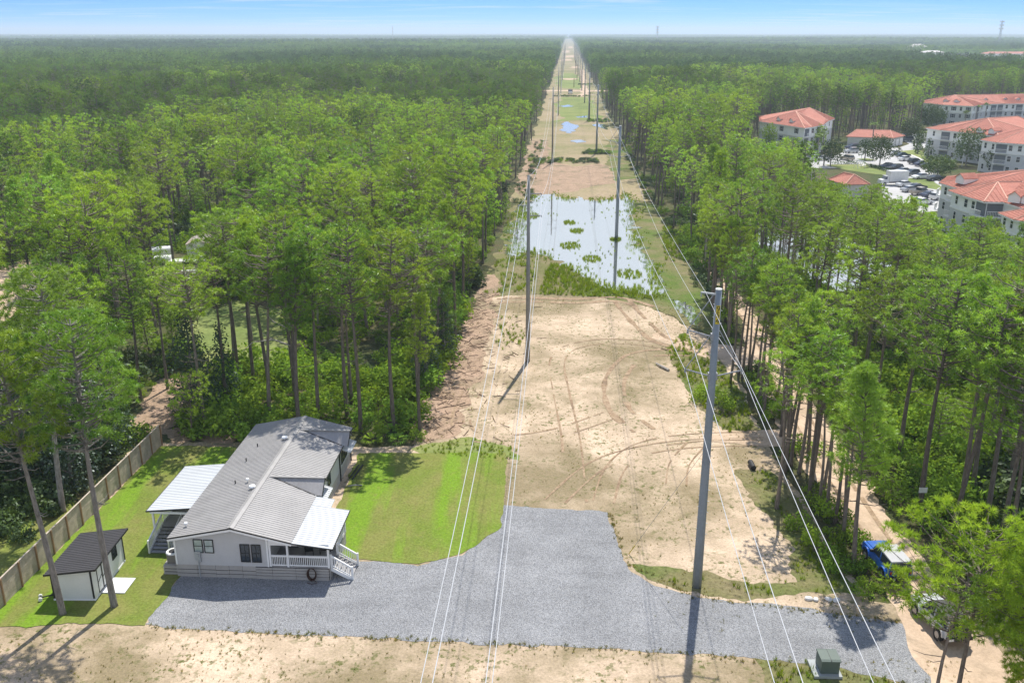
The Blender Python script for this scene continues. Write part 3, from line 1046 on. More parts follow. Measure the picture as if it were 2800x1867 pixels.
win('window', 0.66, 1.05, M['curtain'], (1.38, -0.032, 1.98), 0)
win('window', 0.66, 1.05, M['curtain'], (2.13, -0.032, 1.98), 0)
win('window', 0.68, 1.40, M['glass'], (4.62, -0.032, 1.34), 0, bars=(1, 1))
win('window', 0.68, 1.40, M['glass'], (5.40, -0.032, 1.34), 0, bars=(1, 1))
for y, w, z0, h in ((6.9, 0.6, 1.25, 1.5), (7.7, 0.6, 1.25, 1.5), (10.6, 0.9, 1.55, 1.2), (15.25, 0.62, 1.3, 1.45), (15.95, 0.62, 1.3, 1.45), (16.65, 0.62, 1.3, 1.45)):
    win('window', w, h, M['glass'], (HW + 0.034, y, z0), R(90))
b = MB()
for y in (14.6, 18.55):
    b.box(HW + 0.04, y - 0.05, 0.1, HW + 0.13, y + 0.05, 3.0)
hp(b, 'downpipe', M['black'])
# vents in the roof
vm = MB()
vm.tube([(0, 0, 0), (0, 0, 0.16)], 0.09, 10).tube([(0, 0, 0.14), (0, 0, 0.24), (0, 0, 0.30)], [0.26, 0.22, 0.06], 14)
vbig = vm.mesh('roof_vent', M['white'])
vm = MB()
vm.tube([(0, 0, 0), (0, 0, 0.22)], 0.055, 8).tube([(0, 0, 0.2), (0, 0, 0.3), (0, 0, 0.34)], [0.14, 0.12, 0.03], 10)
vsm = vm.mesh('roof_vent', M['white'])
vblk = MB().tube([(0, 0, 0), (0, 0, 0.26)], 0.05, 8).mesh('vent_pipe', M['black'])
for me_, x, y in ((vbig, 3.85, 5.5), (vbig, 3.75, 14.2), (vsm, 0.55, 1.0), (vsm, 3.05, 6.8), (vblk, 2.05, 6.9), (vblk, 1.55, 10.9), (vblk, 1.6, 13.6)):
    obj(me_.name.split('.')[0], me_, house, (x, y, roof_z(x) + 0.02))

# side porch on the left, under a white metal roof
b = MB()
ribbed(b, -3.65, 2.84, -0.22, 3.16, 3.95, 11.2)
hp(b, 'porch_roof', M['roofwhite'])
b = MB()
b.bar((-3.66, 3.92, 2.80), (-0.3, 3.92, 3.11), 0.05, 0.09)
b.bar((-3.68, 3.9, 2.80), (-3.68, 11.2, 2.80), 0.05, 0.09)
hp(b, 'drip_edge', M['black'])
b = MB()
for i in range(36):
    y = 5.4 + i * 0.16
    b.box(-3.3, y, 0.93, -0.03, y + 0.145, 1.0)
hp(b, 'porch_deck', M['deck'])
b = MB().box(-3.3, 5.5, 0.0, -3.24, 11.1, 0.92).box(-3.24, 11.04, 0.0, -0.05, 11.1, 0.92)
hp(b, 'crawlspace_wall', M['skirt'])
b = MB().box(-3.45, 4.1, 2.62, -3.3, 11.0, 2.78).box(-3.45, 4.0, 2.6, -0.3, 4.095, 2.76)
hp(b, 'porch_beam', M['white'])
for x, y in ((-3.38, 4.3), (-3.38, 7.6), (-3.38, 11.0)):
    o = obj('porch_post', post, house, (x, y, 0.0))
    o.scale = (1, 1, 1.53)
for i in range(8):
    o = obj('stair_tread', MB().box(-3.2, 0, -0.04, -1.75, 0.34, 0.0).mesh('stair_tread', M['deck']) if i == 0 else trd2, house, (0, 2.75 + i * 0.33, 0.13 + i * 0.122))
    trd2 = o.data
b = MB()
for x in (-3.26, -1.74):
    b.add([(x, 2.7, 0), (x, 2.7, 0.16), (x, 5.45, 1.0), (x, 5.45, 0.0), (x + 0.05, 2.7, 0), (x + 0.05, 2.7, 0.16), (x + 0.05, 5.45, 1.0), (x + 0.05, 5.45, 0.0)], [(0, 1, 2, 3), (7, 6, 5, 4), (1, 5, 6, 2), (0, 4, 5, 1)])
hp(b, 'stair_stringer', M['white'])
for x in (-3.24, -1.72):
    obj('newel_post', stp, house, (x, 2.75, 0.05))
    railing((x, 2.8, 0.16), (x, 5.4, 1.0), 16, house)
railing((-3.24, 5.5, 1.0), (-3.24, 11.0, 1.0), 34, house)
railing((-1.7, 5.45, 1.0), (-0.1, 5.45, 1.0), 10, house)

# meter box and its pipe
b = MB().box(1.45, -0.2, 1.5, 1.83, -0.035, 2.12).box(1.55, -0.24, 1.75, 1.74, -0.2, 1.95).box(1.66, -0.17, 1.3, 1.84, -0.035, 1.495)
b.tube([(1.64, -0.12, 0.05), (1.64, -0.12, 1.5)], 0.04, 8)
hp(b, 'meter_box', M['galv'])


def at_house(x, y, z=0):
    c, s_ = math.cos(HA), math.sin(HA)
    return (HX + x * c - y * s_, HY + x * s_ + y * c, z)


# air conditioner on a platform by the left wall
ac = thing('air_conditioner', 'brown outdoor air conditioner with white top beside the left front corner of the house', 'air conditioner', at_house(-0.5, 0.75, 0.75), HA)
b = MB().prism([(-0.36, -0.32), (-0.32, -0.36), (0.32, -0.36), (0.36, -0.32), (0.36, 0.32), (0.32, 0.36), (-0.32, 0.36), (-0.36, 0.32)], 0.0, 0.72)
b.build('casing', M['ac'], ac)
b = MB()
b.tube([(0, 0, 0.725), (0, 0, 0.80)], [0.50, 0.46], 4 * 4)
b.build('top_cover', M['cream'], ac)
MB().tube([(0, 0, 0.802), (0, 0, 0.815)], 0.30, 16).build('fan_grille', M['black'], ac)
pl = thing('equipment_platform', 'low board platform under the air conditioner', 'platform', at_house(-0.55, 0.75), HA)
for z in (0.06, 0.30, 0.54):
    MB().box(-0.5, -0.62, z, 0.48, -0.58, z + 0.17).build('board', M['skirt'], pl)
    MB().box(-0.5, -0.575, z, -0.46, 0.62, z + 0.17).build('board', M['skirt'], pl)
MB().box(-0.5, -0.575, 0.712, 0.48, 0.62, 0.748).build('platform_top', M['skirt'], pl)
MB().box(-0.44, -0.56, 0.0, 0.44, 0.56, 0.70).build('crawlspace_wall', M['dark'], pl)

# hose hung by the porch
hs = MB()
for k in range(4):
    pts = [(0.24 * (1 + 0.12 * k) * math.cos(a), -0.05 * k, 0.42 * (1 + 0.05 * k) * math.sin(a)) for a in np.linspace(0, 2 * math.pi, 19)]
    hs.tube(pts, 0.028, 5, False)
hs.tube([(0.2, -0.2, -0.4), (0.4, -0.28, -0.56), (0.1, -0.4, -0.58), (-0.3, -0.3, -0.57)], 0.025, 5)
o = hs.build('garden_hose', paint('dark_rubber_hose', (0.06, 0.03, 0.02), 0.6))
o.location = at_house(9.55, -0.12, 0.62)
o.rotation_euler = (0, 0, HA)
tag(o, 'coiled dark brown hose hung on the skirting under the front porch', 'hose')

# chairs on the porch
for i, (x, y, a) in enumerate(((8.9, 1.7, 0.3), (10.0, 1.9, -0.2))):
    ch = thing('porch_chair', ('dark armchair on the front porch nearer the house wall', 'dark armchair on the front porch nearer the steps')[i], 'chair', at_house(x, y, 1.031), HA + a, 'armchairs on the front porch')
    MB().box(-0.3, -0.3, 0.36, 0.3, 0.3, 0.44).build('seat', M['black'], ch)
    MB().slab((-0.3, 0.26, 0.45), (0.3, 0.26, 0.45), (0.3, 0.42, 1.05), (-0.3, 0.42, 1.05), 0.05).build('backrest', M['black'], ch)
    for lx in (-0.27, 0.27):
        for ly in (-0.26, 0.26):
            MB().box(lx - 0.025, ly - 0.025, 0, lx + 0.025, ly + 0.025, 0.355).build('leg', M['black'], ch)
        MB().box(lx - 0.04, -0.3, 0.62, lx + 0.04, 0.28, 0.66).build('armrest', M['black'], ch)

# boards left lying along the right wall
o = MB().bar((0, 0, 0), (2.6, 0.15, 0.1), 0.14, 0.05).bar((0.1, 0.3, 0.0), (2.4, 0.45, 0.14), 0.1, 0.05).build('scrap_boards', M['black'])
o.location = at_house(9.0, 15.0, 0.1)
o.rotation_euler = (0, 0, R(75))
tag(o, 'dark scrap boards lying by the right wall of the house', 'boards')
o = MB().tube([(0, 0, 0), (0.6, 0.05, 0.06), (1.2, 0.1, 0.02)], 0.05, 6).build('loose_pipe', M['deck'])
o.location = at_house(8.9, 13.7, 0.12)
tag(o, 'short grey pipe lying across the lawn edge by the house', 'pipe')

# ------------------------------------------------------------------ the shed
M['shedwall'] = paint('off_white_panel', (0.70, 0.71, 0.68), 0.6, var=0.05)
SX, SY = -30.63, 52.46
shed = thing('garden_shed', 'small white shed with black trim and a charcoal single pitch roof', 'shed', (SX, SY, 0), R(-0.5))
SW, SD, ZL, ZR = 2.78, 4.8, 2.15, 2.46
MB().extrude_y([(0, 0.16), (SW, 0.16), (SW, ZR), (0, ZL)], 0, SD).build('wall', M['shedwall'], shed)
MB().box(-0.03, -0.03, 0, SW + 0.03, SD + 0.03, 0.158).build('base', M['white'], shed)
b = MB()
ribbed(b, -0.28, ZL + 0.0, SW + 0.42, ZR + 0.12, -0.28, SD + 0.25, 0.24, 0.05)
b.build('roof', M['charcoal'], shed)
b = MB().bar((-0.28, -0.29, ZL - 0.03), (SW + 0.42, -0.29, ZR + 0.08), 0.04, 0.13).bar((SW + 0.43, -0.3, ZR + 0.08), (SW + 0.43, SD + 0.25, ZR + 0.08), 0.04, 0.13)
b.build('fascia', M['black'], shed)
for x, y, zt in ((0.05, -0.012, ZL), (SW - 0.08, -0.012, ZR), (SW + 0.012, SD - 0.06, ZR)):
    MB().box(x - 0.06, y - 0.014, 0.2, x + 0.06, y + 0.014, zt).build('corner_trim', M['black'], shed)
d = MB()
for y0 in (0.62, 1.36):
    d.box(SW + 0.004, y0, 0.2, SW + 0.03, y0 + 0.06, 2.1).box(SW + 0.004, y0 + 0.66, 0.2, SW + 0.03, y0 + 0.72, 2.1)
    d.box(SW + 0.004, y0 + 0.06, 2.04, SW + 0.03, y0 + 0.66, 2.1).box(SW + 0.004, y0 + 0.06, 0.2, SW + 0.03, y0 + 0.66, 0.26)
    d.bar((SW + 0.017, y0 + 0.07, 1.0), (SW + 0.017, y0 + 0.66, 1.3), 0.026, 0.05)
d.build('door_frame', M['black'], shed)
for y0 in (0.62, 1.36):
    MB().box(SW + 0.002, y0 + 0.062, 0.262, SW + 0.012, y0 + 0.658, 2.038).build('door', M['shedwall'], shed)
win('window', 0.75, 0.85, M['glass'], (SW + 0.004, 3.0, 1.2), R(90), bars=(2, 2), par=shed)
for y in (0.3, 4.6):
    MB().box(SW + 0.005, y, ZR - 0.25, SW + 0.16, y + 0.12, ZR - 0.13).build('wall_lamp', M['white'], shed)
plat = thing('boardwalk_platform', 'white square board platform on the lawn before the shed door', 'platform', (-27.80, 53.25, 0.0), R(-2))
for i in range(11):
    MB().box(0.0, i * 0.163, 0.09, 1.58, i * 0.163 + 0.152, 0.13).build('plank', M['white'], plat)
MB().box(0.02, 0.01, 0.0, 1.56, 1.78, 0.088).build('base', M['white'], plat)
cart = thing('utility_dolly', 'small dark trailer dolly with white wheels lying by the shed', 'dolly', (-31.6, 52.55, 0.06), R(25))
MB().bar((0, 0, 0.12), (1.1, 0.0, 0.15), 0.07).build('handle', M['black'], cart)
for y in (-0.22, 0.22):
    MB().tube([(0, y - 0.05, 0.12), (0, y + 0.05, 0.12)], 0.13, 10).build('wheel', M['cream'], cart)
MB().tube([(0, -0.2, 0.12), (0, 0.2, 0.12)], 0.03, 6).build('axle', M['black'], cart)

# ------------------------------------------------------------------ the fence
M['fence'] = paint('weathered_fence_board', (0.50, 0.42, 0.335), 0.9, var=0.3, scale=1.8)
M['fencepost'] = paint('cedar_post', (0.33, 0.205, 0.115), 0.9, var=0.2, scale=2)
fence = thing('board_fence', 'weathered wooden fence of horizontal boards with brown posts along the left lawn', 'fence', (-33.95, 47.8, 0))
F0, F1 = Vector((-33.95, 47.8)), Vector((-32.35, 76.9))
fd = (F1 - F0).normalized()
fa = math.atan2(fd.y, fd.x)
nb = 14
bl = (F1 - F0).length / nb
slat = MB().box(0.0, -0.012, 0, bl - 0.012, 0.012, 0.132)
slat = slat.mesh('slat', M['fence'])
fpost = MB().box(-0.05, -0.05, 0, 0.05, 0.05, 1.98).mesh('post', M['fencepost'])
fr = random.Random(3)
for i in range(nb + 1):
    q = fd * (bl * i)
    obj('post', fpost, fence, (q.x + 0.075, q.y, 0), fa)
    if i < nb:
        for k in range(14):
            o = obj('slat', slat, fence, (q.x + fr.uniform(-0.004, 0.004), q.y, 0.04 + k * 0.139), fa + fr.uniform(-0.002, 0.002))
            o.rotation_euler = (0, fr.uniform(-0.003, 0.003), o.rotation_euler[2])
        o = MB().box(0.01, -0.05, 2.0, bl - 0.01, 0.07, 2.03).build('cap_board', M['fence'], fence)
        o.location = (q.x + 0.03, q.y, 0)
        o.rotation_euler = (0, 0, fa)

# ------------------------------------------------------------------ power lines
M['steel'] = paint('galvanised_pole', (0.235, 0.265, 0.295), 0.55, metal=0.0, var=0.13, scale=0.6, spec=0.4)
M['conc'] = paint('grey_concrete_pole', (0.27, 0.265, 0.255), 0.8, var=0.15, scale=0.5)
M['woodpole'] = paint('dark_wood_pole', (0.13, 0.105, 0.085), 0.9, var=0.2)
M['wire'] = paint('bare_aluminium_wire', (0.50, 0.51, 0.52), 0.4, var=0.05)
M['insul'] = paint('grey_polymer_insulator', (0.30, 0.31, 0.33), 0.5)
M['plate'] = paint('yellow_number_plate', (0.62, 0.47, 0.03), 0.6)

shaft_me = MB().tube([(0, 0, -0.05), (0, 0, 7), (0, 0, 14), (0, 0, 21.1)], [0.325, 0.285, 0.24, 0.195], 16).mesh('shaft', M['steel'], True)
capm = MB().tube([(0, 0, 21.101), (0, 0, 21.16)], 0.205, 16).mesh('pole_cap', M['cream'])


def arm_mesh(dx, rise):
    m = MB().tube([(0, 0, 0), (dx * 0.5, 0, rise * 0.5), (dx, 0, rise)], [0.055, 0.045, 0.035], 8)
    for k in range(6):
        u = 0.30 + k * 0.11
        m.tube([(dx * u, 0, rise * u), (dx * (u + 0.03), 0, rise * (u + 0.03))], 0.066, 8)
    m.box(-0.09 if dx > 0 else -0.09, -0.16, -0.22, 0.09, 0.16, 0.22)
    return m.mesh('insulator_arm', M['insul'])


def brace_mesh(dx, dz):
    m = MB().tube([(0, 0, dz), (dx, 0, 0)], 0.032, 6)
    m.tube([(dx * 0.98, 0, 0.0), (dx, 0, -0.22)], 0.06, 6)
    return m.mesh('brace_rod', M['insul'])


ARML, ARMR = arm_mesh(-1.55, 0.42), arm_mesh(1.6, 0.42)
BRL, BRR = brace_mesh(-1.52, 2.4), brace_mesh(1.56, 2.6)
TOPARM = MB().bar((0, 0, 0.05), (-0.85, 0, 0.16), 0.13, 0.1).bar((-0.85, 0, 0.2), (-0.85, 0, -0.12), 0.07).mesh('shield_wire_arm', M['galv'])
steps_ = MB()
for k in range(44):
    z = 3 + k * 0.41
    a = (0.6 if k % 2 else 2.6)
    r0 = 0.30 - z * 0.006
    steps_.bar((r0 * math.cos(a), -r0 * math.sin(a), z), ((r0 + 0.17) * math.cos(a), -(r0 + 0.17) * math.sin(a), z), 0.025)
STEPS = steps_.mesh('climbing_bolts', M['galv'])
S_RIGHT = 9.52


def steel_pole(y, label, h=21.1, first=False):
    x = S_RIGHT + K * y
    p = thing('steel_pole', label, 'utility pole', (x, y, 0), R(-3.3), 'steel power poles on the right of the clearing')
    sc = h / 21.1
    obj('shaft', shaft_me, p).scale = (1, 1, sc)
    obj('pole_cap', capm, p).scale = (1, 1, sc)
    for me_, z in ((TOPARM, 20.75), (ARML, 18.05), (ARML, 15.45), (ARMR, 15.45)):
        o = obj(me_.name, me_, p)
        o.location = ((-0.2 if me_ is not ARMR else 0.2), 0, z * sc)
    for me_, z in ((BRL, 18.47), (BRL, 15.87), (BRR, 15.87)):
        o = obj(me_.name, me_, p)
        o.location = ((-0.23 if me_ is not BRR else 0.23), 0, z * sc)
    if y < 200:
        obj('climbing_bolts', STEPS, p)
    return p


names = {54.1: 'nearest tall grey steel power pole, standing on the sand by the gravel drive',
         165.3: 'grey steel power pole standing in the pond on a grass islet',
         291.7: 'grey steel power pole beyond the pond by a band of low brush'}
poles_r = [54.1, 165.3, 291.7, 405, 511.5, 622, 735, 850, 965, 1080, 1200, 1330, 1470]
ordn = ['fourth', 'fifth', 'sixth', 'seventh', 'eighth', 'ninth', 'tenth', 'eleventh', 'twelfth', 'thirteenth']
for i, y in enumerate(poles_r):
    p = steel_pole(y, names.get(y, f'{ordn[max(0, i - 3)]} grey steel pole along the right-hand line, counted from the gravel drive'), (21.1, 20.4, 20.9)[i] if i < 3 else 20)
    if i == 0:
        # number plate, black on yellow, facing the drive
        MB().box(-0.11, -0.235, 18.95, 0.13, -0.205, 20.15).build('number_plate', M['plate'], p)
        for k, ch in enumerate('954'):
            cu = bpy.data.curves.new('pole_number', 'FONT')
            cu.body = ch
            cu.size = 0.5
            cu.align_x = 'CENTER'
            cu.materials.append(M['black'])
            tmp = bpy.data.objects.new('pole_number', cu)
            q = obj('pole_number', bpy.data.meshes.new_from_object(tmp), p)
            bpy.data.objects.remove(tmp)
            q.location = (0.01, -0.239, 19.77 - k * 0.385)
            q.rotation_euler = (R(90), 0, 0)
        m = MB().tube([(0, 0, 10.5), (-4.4, 3.9, 0.0)], 0.012, 5)
        m.build('guy_wire', M['insul'], p)
        MB().tube([(-4.0, 3.55, 0.95), (-4.4, 3.9, 0.0)], 0.03, 6).build('guy_marker', M['plate'], p)

cshaft = MB().tube([(0, 0, -0.05), (0, 0, 10), (0, 0, 21.4)], [0.27, 0.215, 0.15], 12).mesh('shaft', M['conc'], True)
carm = lambda dx: MB().bar((0, 0, 0), (dx, 0, 0.04), 0.09, 0.09).tube([(dx, 0, 0.05), (dx, 0, -0.16)], 0.055, 6).mesh('crossarm', M['insul'])
CL, CR = carm(-1.1), carm(1.4)
S_LEFT = -4.0
poles_l = [99.5, 269.6, 431.2, 594, 757, 920, 1083, 1246, 1409]
lnames = ['slender grey concrete pole on the sand at the left of the clearing', 'slender dark pole beyond the pond beside a line of brush', 'third slender pole of the left-hand line, before the parked truck']
for i, y in enumerate(poles_l):
    p = thing('concrete_pole', lnames[i] if i < 3 else f'{ordn[i - 3]} slender pole of the left-hand power line, far down the corridor', 'utility pole', (S_LEFT + K * y, y, 0), R(-3.3), 'slender poles on the left of the clearing')
    obj('shaft', cshaft, p)
    for me_, z in ((CL, 18.1), (CR, 19.4), (CR, 17.0)):
        obj('crossarm', me_, p).location = (0, 0, z)
    MB().tube([(-0.2, 0, 15.0), (-2.6, 1.0, 9.5), (-4.2, 2.6, 0.0)], 0.012, 4).build('guy_wire', M['insul'], p) if False else None
for i, (x, y, h, lb) in enumerate([(33.2, 402, 12.2, 'short dark wooden pole on the right side of the corridor, nearest of its row'), (47.6, 655, 12.1, 'short dark wooden pole beside the crossing dirt road'), (43.2, 661, 6.2, 'bare stub of a dark pole on the green grass behind the truck'),
                                   (52.0, 760, 12, 'short wooden pole beyond the crossing road by the track'), (58, 870, 12, 'short wooden pole far along the track on the right')]):
    p = thing('wooden_pole', lb, 'utility pole', (x, y, 0), 0, 'short wooden poles far down the corridor')
    MB().tube([(0, 0, -0.05), (0, 0, h)], [0.22, 0.15], 8).build('shaft', M['woodpole'], p)
    if h > 8:
        MB().bar((-0.9, 0, h - 0.5), (0.9, 0, h - 0.5), 0.12).build('crossarm', M['woodpole'], p)


def wire(ys, s, z, sag, rad, label, scl=None):
    pts = []
    rads = []
    for a in range(len(ys) - 1):
        y0, y1 = ys[a], ys[a + 1]
        z0, z1 = z * (scl[a] if scl else 1), z * (scl[a + 1] if scl else 1)
        n = 26 if a < 2 else (14 if a < 5 else 6)
        L_ = y1 - y0
        sg = sag * (L_ / 112.0) ** 2
        for k in range(n):
            u = k / n
            y = y0 + L_ * u
            pts.append((s + K * y, y, z0 + (z1 - z0) * u - 4 * sg * u * (1 - u)))
    pts.append((s + K * ys[-1], ys[-1], z))
    b = MB().tube(pts, rad, 5)
    o = b.build('power_line', M['wire'])
    return tag(o, label, 'wire')


yr = [-57] + poles_r
sc_ = [1] + [h / 21.1 for h in (21.1, 20.4, 20.9)] + [20 / 21.1] * 10
wire(yr, S_RIGHT - 0.78, 20.9, 0.9, 0.014, 'thin topmost shield wire of the right-hand power line', sc_)
wire(yr, S_RIGHT - 1.68, 18.35, 2.45, 0.019, 'upper white wire on the left side of the steel poles', sc_)
wire(yr, S_RIGHT - 1.70, 15.75, 2.5, 0.019, 'lower white wire on the left side of the steel poles', sc_)
wire(yr, S_RIGHT + 1.83, 15.78, 2.5, 0.019, 'white wire on the right side of the steel poles', sc_)
yl = [-70] + poles_l
wire(yl, S_LEFT - 1.08, 17.95, 2.25, 0.018, 'leftmost white wire of the slender pole line, above the lawn')
wire(yl, S_LEFT, 21.3, 2.3, 0.017, 'thin top wire running along the heads of the slender poles')
wire(yl, S_LEFT + 1.5, 19.25, 2.25, 0.018, 'upper of the paired white wires right of the slender poles')
wire(yl, S_LEFT + 1.5, 16.85, 2.2, 0.018, 'lower of the paired white wires right of the slender poles')

# ------------------------------------------------------------------ plants: shapes


def tri_blades(C, D, L_, W, rg, per):
    """needle blades: C (n,3) tuft centres, D (n,3) tuft axes -> triangles"""
    n = len(C)
    a = rg.normal(size=(n, per, 3))
    a /= np.linalg.norm(a, axis=2, keepdims=True)
    d = a * 0.95 + D[:, None, :] * 0.65
    d /= np.linalg.norm(d, axis=2, keepdims=True)
    side = np.cross(d, np.array([0.1, 0.25, 1.0]) + rg.normal(0, 0.55, (n, per, 3)))
    side /= np.linalg.norm(side, axis=2, keepdims=True) + 1e-9
    ln = L_ * rg.uniform(0.7, 1.15, (n, per, 1))
    base = C[:, None, :] + d * ln * 0.08
    tip = C[:, None, :] + d * ln
    tip[:, :, 2] -= 0.10 * ln[:, :, 0]
    v = np.stack([base - side * W * 0.5, base + side * W * 0.5, tip + side * W * 0.25], 2).reshape(-1, 3)
    f = np.arange(len(v)).reshape(-1, 3)
    return v, f


def pine_parts(seed, H, R_, cb, style, npad, tpp, per, bl_, bw, limbs=True, psz=1.0):
    """a tall pine: bare trunk, limbs, needle tufts in rounded pads. returns trunk MB, blade V, F, tone"""
    rg = np.random.default_rng(seed)
    rr = random.Random(seed)
    bend = Vector((rr.uniform(-0.5, 0.5), rr.uniform(-0.5, 0.5), 0))
    r0 = 0.0085 * H + 0.03

    def axis(z):
        u = z / H
        return Vector((bend.x * u * u + 0.12 * math.sin(u * 5 + seed), bend.y * u * u + 0.12 * math.cos(u * 4 + seed), z))
    tb = MB()
    zs = [-0.1, 0.3] + [H * k / 9 for k in range(1, 9)] + [H * 0.97]
    tb.tube([axis(z) for z in zs], [r0 * 1.35] + [r0 * (1.12 - 0.95 * max(z, 0) / H) for z in zs[1:]], 7)
    CH = H * (1 - cb)
    cs, ds, tn = [], [], []
    for i in range(npad):
        u = (i + 0.5) / npad                      # 0 base of crown, 1 top
        an = i * 2.39996 + rr.uniform(-0.5, 0.5)
        if style == 'round':
            prof = math.sqrt(max(0.02, 1 - ((u - 0.42) / 0.62) ** 2))
        elif style == 'flat':
            prof = math.sqrt(max(0.05, 1 - ((u - 0.66) / 0.68) ** 2))
        elif style == 'cone':
            prof = max(0.12, (1.05 - u) ** 0.8 * min(1, 0.45 + u * 2.2))
        else:
            prof = math.sqrt(max(0.05, 1 - ((u - 0.5) / 0.62) ** 2)) * (1.0 + 0.45 * math.cos(an - 1.0))
        rad = R_ * prof * (0.62 + 0.38 * math.sqrt(rr.random())) if i % 5 else R_ * prof * 0.4
        zc = H * cb + CH * (u * 0.97)
        za = zc - rad * rr.uniform(0.22, 0.5) - 0.3
        A = axis(max(min(za, H * 0.95), H * cb * 0.8))
        B = axis(min(zc, H)) + Vector((math.cos(an) * rad, math.sin(an) * rad, 0.0))
        B.z = zc
        if limbs:
            mid = A.lerp(B, 0.55) + Vector((0, 0, -0.12 * rad))
            tb.tube([A, mid, B], [0.06 * r0 / 0.19, 0.032, 0.012], 4, False)
        pr = rr.uniform(0.36, 0.66) * (0.75 + 0.13 * R_) * psz
        n = int(tpp * rr.uniform(0.7, 1.25))
        q = rg.normal(size=(n, 3))
        q /= np.linalg.norm(q, axis=1, keepdims=True)
        q[:, 2] = np.abs(q[:, 2]) * 0.9 - 0.22
        c = np.array(B) + q * pr * rg.uniform(0.5, 1.05, (n, 1)) * np.array([1, 1, 0.62])
        d = q + np.array([math.cos(an) * 0.35, math.sin(an) * 0.35, 0.55])
        d /= np.linalg.norm(d, axis=1, keepdims=True)
        cs.append(c)
        ds.append(d)
        tn.append(np.clip(rr.uniform(0.15, 0.85) + rg.normal(0, 0.18, n), 0, 1))
    # a few dead snags below the crown
    if limbs:
        for k in range(rr.randint(3, 7)):
            z = H * cb * rr.uniform(0.55, 0.98)
            an = rr.uniform(0, 6.28)
            ln = rr.uniform(0.5, 1.9)
            A = axis(z)
            tb.tube([A, A + Vector((math.cos(an) * ln * 0.6, math.sin(an) * ln * 0.6, -0.05)), A + Vector((math.cos(an) * ln, math.sin(an) * ln, 0.18))], [0.04, 0.028, 0.01], 4, False)
    C, D = np.concatenate(cs), np.concatenate(ds)
    T = np.concatenate(tn)
    v, f = tri_blades(C, D, bl_, bw, rg, per)
    return tb, v, f, np.repeat(T, per * 3)


STYLES = ['round', 'flat', 'lop', 'round', 'cone', 'flat', 'lop', 'round', 'round', 'flat']
SDESC = {'round': 'round-crowned', 'flat': 'flat-topped', 'lop': 'lopsided', 'cone': 'pointed narrow'}
PINE = []
for k in range(10):
    st = STYLES[k]
    H = 18.0
    R_ = {'round': 3.3, 'flat': 3.6, 'lop': 3.1, 'cone': 2.3}[st] * (1 + 0.06 * (k % 3 - 1))
    cb = {'round': 0.60, 'flat': 0.66, 'lop': 0.60, 'cone': 0.55}[st] + 0.02 * (k % 2)
    tb, v, f, tn = pine_parts(100 + k, H, R_, cb, st, 74, 6, 18, 0.40, 0.058, psz=0.95)
    PINE.append((tb.mesh('trunk', M['bark'], True), np_mesh('crown', v, f, M['needle'], tn), st))
# thin young pines of the strip by the road
YOUNG = []
for k in range(4):
    tb, v, f, tn = pine_parts(250 + k, 9.0, (1.9, 2.2, 1.6, 2.0)[k], (0.30, 0.38, 0.22, 0.34)[k], ('cone', 'round', 'cone', 'lop')[k], 50, 6, 16, 0.38, 0.055)
    YOUNG.append((tb.mesh('trunk', M['bark'], True), np_mesh('crown', v, f, M['needle'], tn), 'young'))
THIN = []
for k in range(5):
    tb, v, f, tn = pine_parts(200 + k, 13.5, 1.75, 0.66, ('round', 'flat', 'lop', 'cone', 'round')[k], 32, 6, 17, 0.38, 0.055, psz=0.95)
    THIN.append((tb.mesh('trunk', M['bark'], True), np_mesh('crown', v, f, M['needle'], tn), 'thin'))
# fuller trees close to the camera
NEAR = []
for k, (H, R_, cb, st, npd) in enumerate([(20.5, 3.3, 0.60, 'round', 110), (12.4, 3.6, 0.46, 'lop', 96), (15.6, 2.5, 0.46, 'cone', 90), (20.0, 3.0, 0.61, 'round', 100)]):
    tb, v, f, tn = pine_parts(300 + k, H, R_, cb, st, npd, 9, 24, 0.40, 0.042)
    NEAR.append((tb.mesh('trunk', M['bark_grey'] if k in (0, 3) else M['bark'], True), np_mesh('crown', v, f, M['needle_young'] if k == 1 else M['needle'], tn), st))


def merged_tree(name, seed, H, R_, cb, st, npad, tpp, per, bl_, bw, limbs=True, mat='needle'):
    tb, v, f, tn = pine_parts(seed, H, R_, cb, st, npad, tpp, per, bl_, bw, limbs)
    b = tb
    tris = []
    for q in b.f:
        for i in range(1, len(q) - 1):
            tris.append((q[0], q[i], q[i + 1]))
    V = np.concatenate([np.array(b.v, np.float32), v])
    F = np.concatenate([np.array(tris, np.int32), f + len(b.v)])
    me = np_mesh(name, V, F, None, np.concatenate([np.zeros(len(b.v)), tn]))
    me.materials.append(M['bark'])
    me.materials.append(M[mat])
    me.polygons.foreach_set('material_index', np.concatenate([np.zeros(len(tris), np.int32), np.ones(len(f), np.int32)]))
    return me


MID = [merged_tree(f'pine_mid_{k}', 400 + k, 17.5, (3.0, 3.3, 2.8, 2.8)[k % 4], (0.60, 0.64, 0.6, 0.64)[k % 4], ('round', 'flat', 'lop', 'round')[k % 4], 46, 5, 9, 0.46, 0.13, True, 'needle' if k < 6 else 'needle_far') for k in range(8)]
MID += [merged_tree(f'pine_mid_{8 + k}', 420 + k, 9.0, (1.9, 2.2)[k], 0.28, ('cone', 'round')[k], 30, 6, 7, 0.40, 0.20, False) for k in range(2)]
FAR = [merged_tree(f'pine_far_{k}', 500 + k, 17, 3.0, 0.55, ('round', 'flat', 'lop', 'round')[k % 4], 20, 4, 6, 0.95, 0.36, False, 'needle_far' if k % 3 else 'wood_far') for k in range(6)]


